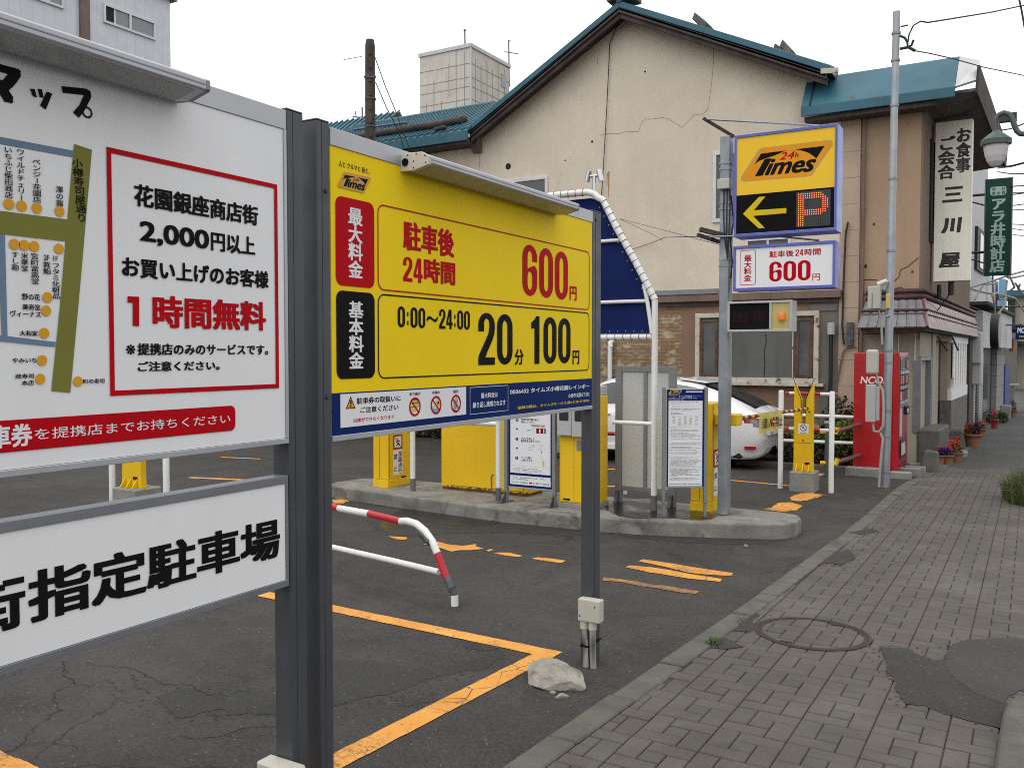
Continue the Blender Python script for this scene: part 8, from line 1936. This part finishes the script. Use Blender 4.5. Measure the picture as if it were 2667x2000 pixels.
pot(c3(268, 628), 21.7, .17, [('fl_orange', -.2, .2, .7), ('fl_purple', .3, -.4, .6)], 'small terracotta pot of orange and purple flowers tucked behind the stump', 2, hf=.13)
pot(c3(492, 578), 36, .16, [('fl_red', -.2, .0, .95)], 'terracotta trough heaped with scarlet flowers, just behind the red and purple bowl', 3, hf=.26, asp=1.4)
pot(c3(730, 368), 45.2, .28, [('fl_dark', .2, -.1, .7), ('fl_red', -.6, .1, .35), ('fl_purple', .45, .2, .4)], 'large terracotta bowl of dark red and violet flowers below the shutter', 4, hf=.22)
pot(c3(865, 215), 22.6, .2, [('fl_orange', 0, 0, .9)], 'terracotta pot of bright orange flowers in front of the roller shutter', 5, hf=.2)
pot(c3(1048, 95), 20.8, .26, [('fl_pink', 0, 0, .85)], 'red brown pot of pink flowers near the dark doorway', 6, 'vred2', hf=.26)
pot(b8(1925, 345), 22, .25, [('fl_dark', 0, 0, .8)], 'farthest planter of dark flowers at the end of the shop row', 7, hf=.3)
for x, y, w, h, lab in ((-1.42, 21.0, .3, .42, 'grey square stone beside the large bowl of dark red flowers'), (-.8, 35.0, .35, .5, 'pale leaning stone at the far end beside the weeds'), (-1.2, 18.6, .3, .16, 'pale flat stone behind the scarlet trough')):
    mb = MB(); z = gz(y); mb.frame(V(x - w / 2, y, z - .02), V(w, 0, 0), V(0, w, 0), V(w * .1, 0, h), 'block' if 'pale' in lab else 'graystone'); tag(mb.build('kerb_stone', bev=.04), lab, 'stone', 'loose stones along the shop front')
shrub('weeds', (-.95, 32.6, gz(33) + .14), (.3, 1.3, .2), 700, .07, 'hill', 'patch of green weeds between the pink flowers and the far planter', 'weeds', None, 31)
shrub('tree', (2.0, 66, 1.6), (1.9, 2, 2.3), 2200, .2, 'hill', 'dark green tree at the far end of the street under the blue sign', 'tree', None, 33)
shrub('hedge', (2.3, 60, .2), (2.6, 1.5, 1.5), 2600, .16, 'hill', 'dark hedge behind the grey garden wall at the end of the street', 'hedge', None, 35)
# ================================================================ pavement things
mc = gnd(b7(1318, 450)); e0, e1 = gnd(b7(1072, 440)), gnd(b7(1562, 480)); rm = .33
rm = (e1 - e0).length / 2 * 1.0
mh = thing('manhole_cover', (mc.x, mc.y, gz(mc.y) + .02), 'round paver filled manhole cover with a rusty iron ring in the pavement', 'manhole cover')
def ringm(r0, r1, dz0, dz1, nm, m):
    m_ = MB(); n_ = 56; P = lambda r_, k, dz: V(mc.x + r_ * math.cos(6.2832 * k / n_), mc.y + r_ * math.sin(6.2832 * k / n_), gz(mc.y + r_ * math.sin(6.2832 * k / n_)) + dz)
    for k in range(n_):
        m_.add([P(r0, k, dz1), P(r1, k, dz1), P(r1, k + 1, dz1), P(r0, k + 1, dz1)], [(0, 1, 2, 3)], m); m_.add([P(r1, k, dz0), P(r1, k + 1, dz0), P(r1, k + 1, dz1), P(r1, k, dz1)], [(0, 1, 2, 3)], m); m_.add([P(r0, k, dz0), P(r0, k, dz1), P(r0, k + 1, dz1), P(r0, k + 1, dz0)], [(0, 1, 2, 3)], m)
    return m_.build(nm, mh)
ringm(rm * .885, rm * .945, .0, .0255, 'cover_ring', 'iron'); ringm(rm * .958, rm * 1.015, .0, .0265, 'frame_ring', 'iron'); ringm(rm * .945, rm * .958, .0, .0245, 'ring_gap', 'black')
m_ = MB()
for a_ in (70, 250): m_.box((mc.x + rm * .84 * math.cos(R(a_)) - .035, mc.y + rm * .84 * math.sin(R(a_)) - .012, gz(mc.y + rm * .84 * math.sin(R(a_))) + .0), (mc.x + rm * .84 * math.cos(R(a_)) + .035, mc.y + rm * .84 * math.sin(R(a_)) + .012, gz(mc.y + rm * .84 * math.sin(R(a_))) + .028), 'iron')
m_.build('key_slot', mh)
def rock(q, sx, sy, sz, lab, seed, m='stone', sub=4, rot=0):
    c = gnd(q); bm = bmesh.new(); bmesh.ops.create_icosphere(bm, subdivisions=sub, radius=1); rnd = random.Random(seed)
    cuts = [(V(rnd.uniform(-1, 1), rnd.uniform(-1, 1), rnd.uniform(-.6, 1)).normalized(), rnd.uniform(.5, .82)) for _ in range(11)] + [(V(0, 0, -1), .35)]
    for v in bm.verts:
        p = v.co.copy()
        for n_, d in cuts:
            e = p.dot(n_) - d
            if e > 0: p -= n_ * e * .93
        p *= 1 + .06 * noise.noise(p * 3 + V(seed, 0, 0)) + .025 * noise.noise(p * 9)
        x, y = p.x * sx, p.y * sy; a = R(rot); v.co = V(x * math.cos(a) - y * math.sin(a), x * math.sin(a) + y * math.cos(a), p.z * sz + sz * .32)
    me = bpy.data.meshes.new('rock'); bm.to_mesh(me); bm.free(); me.materials.append(M[m]); o = bpy.data.objects.new('rock', me); COL.objects.link(o); o.location = (c.x, c.y, gz(c.y)); return tag(o, lab, 'rock')
rock(b7(243, 645), .215, .15, .085, 'pale broken concrete rock on the asphalt beside the yellow line corner', 5, rot=-20)
rock(b7(228, 688), .022, .016, .014, 'tiny white stone chip just in front of the big rock', 8, 'stone', 2)
rock(b7(265, 708), .04, .022, .022, 'thin pale stone shard lying in front of the big rock', 9, 'stone', 2, 35)
rock(b7(1040, 70), .025, .022, .02, 'small pebble on the asphalt in front of the island end', 10, 'block', 2)
# overgrown grass clump at the right edge of the pavement
gt = MB(); rnd = random.Random(21); c = gnd(b8(2090, 1215))
for i in range(2600):
    a, d = rnd.random() * 6.28, rnd.random() ** .6; bx_, by_ = c.x + .15 + .42 * d * math.cos(a), c.y + .75 * d * math.sin(a); l_ = rnd.uniform(.22, .62) * (1.15 - .5 * d); th_ = rnd.random() * 6.28; lean = rnd.uniform(.05, .55) * (.4 + d)
    p0 = V(bx_, by_, gz(by_) + .01); dr = V(math.cos(a + rnd.uniform(-.6, .6)), math.sin(a + rnd.uniform(-.6, .6)), 0); w = V(math.cos(th_), math.sin(th_), 0) * .0045
    p1 = p0 + V(0, 0, l_ * .6) + dr * lean * l_ * .4; p2 = p0 + V(0, 0, l_ * (.98 - lean * .5)) + dr * lean * l_ * 1.2
    gt.add([p0 - w, p0 + w, p1 + w * .8, p1 - w * .8, p2], [(0, 1, 2, 3), (3, 2, 4)], 'straw' if (rnd.random() < .45 or p2.z > gz(by_) + .42) else 'leaf')
gt.leaves((c.x + .2, c.y - .1, gz(c.y) + .14), (.4, .6, .16), 900, .035, 'leaf', 5); tag(gt.build('grass_clump'), 'overgrown clump of seeding grass at the right edge of the pavement', 'grass clump')
wd = MB(); rnd = random.Random(3); w0 = gnd(b7(905, 492))
for i in range(60): 
    a = rnd.random() * 6.28; p0 = V(w0.x + rnd.uniform(-.03, .03), w0.y + rnd.uniform(-.05, .05), gz(w0.y) + .02); p1 = p0 + V(math.cos(a) * .025, math.sin(a) * .025, .02); s = V(-math.sin(a), math.cos(a), 0) * .006; wd.add([p0, p1 - s, p1 + V(0, 0, .004), p1 + s], [(0, 1, 2, 3)], 'leaf')
tag(wd.build('weed'), 'tiny weed growing in the joint of the kerb', 'weed')
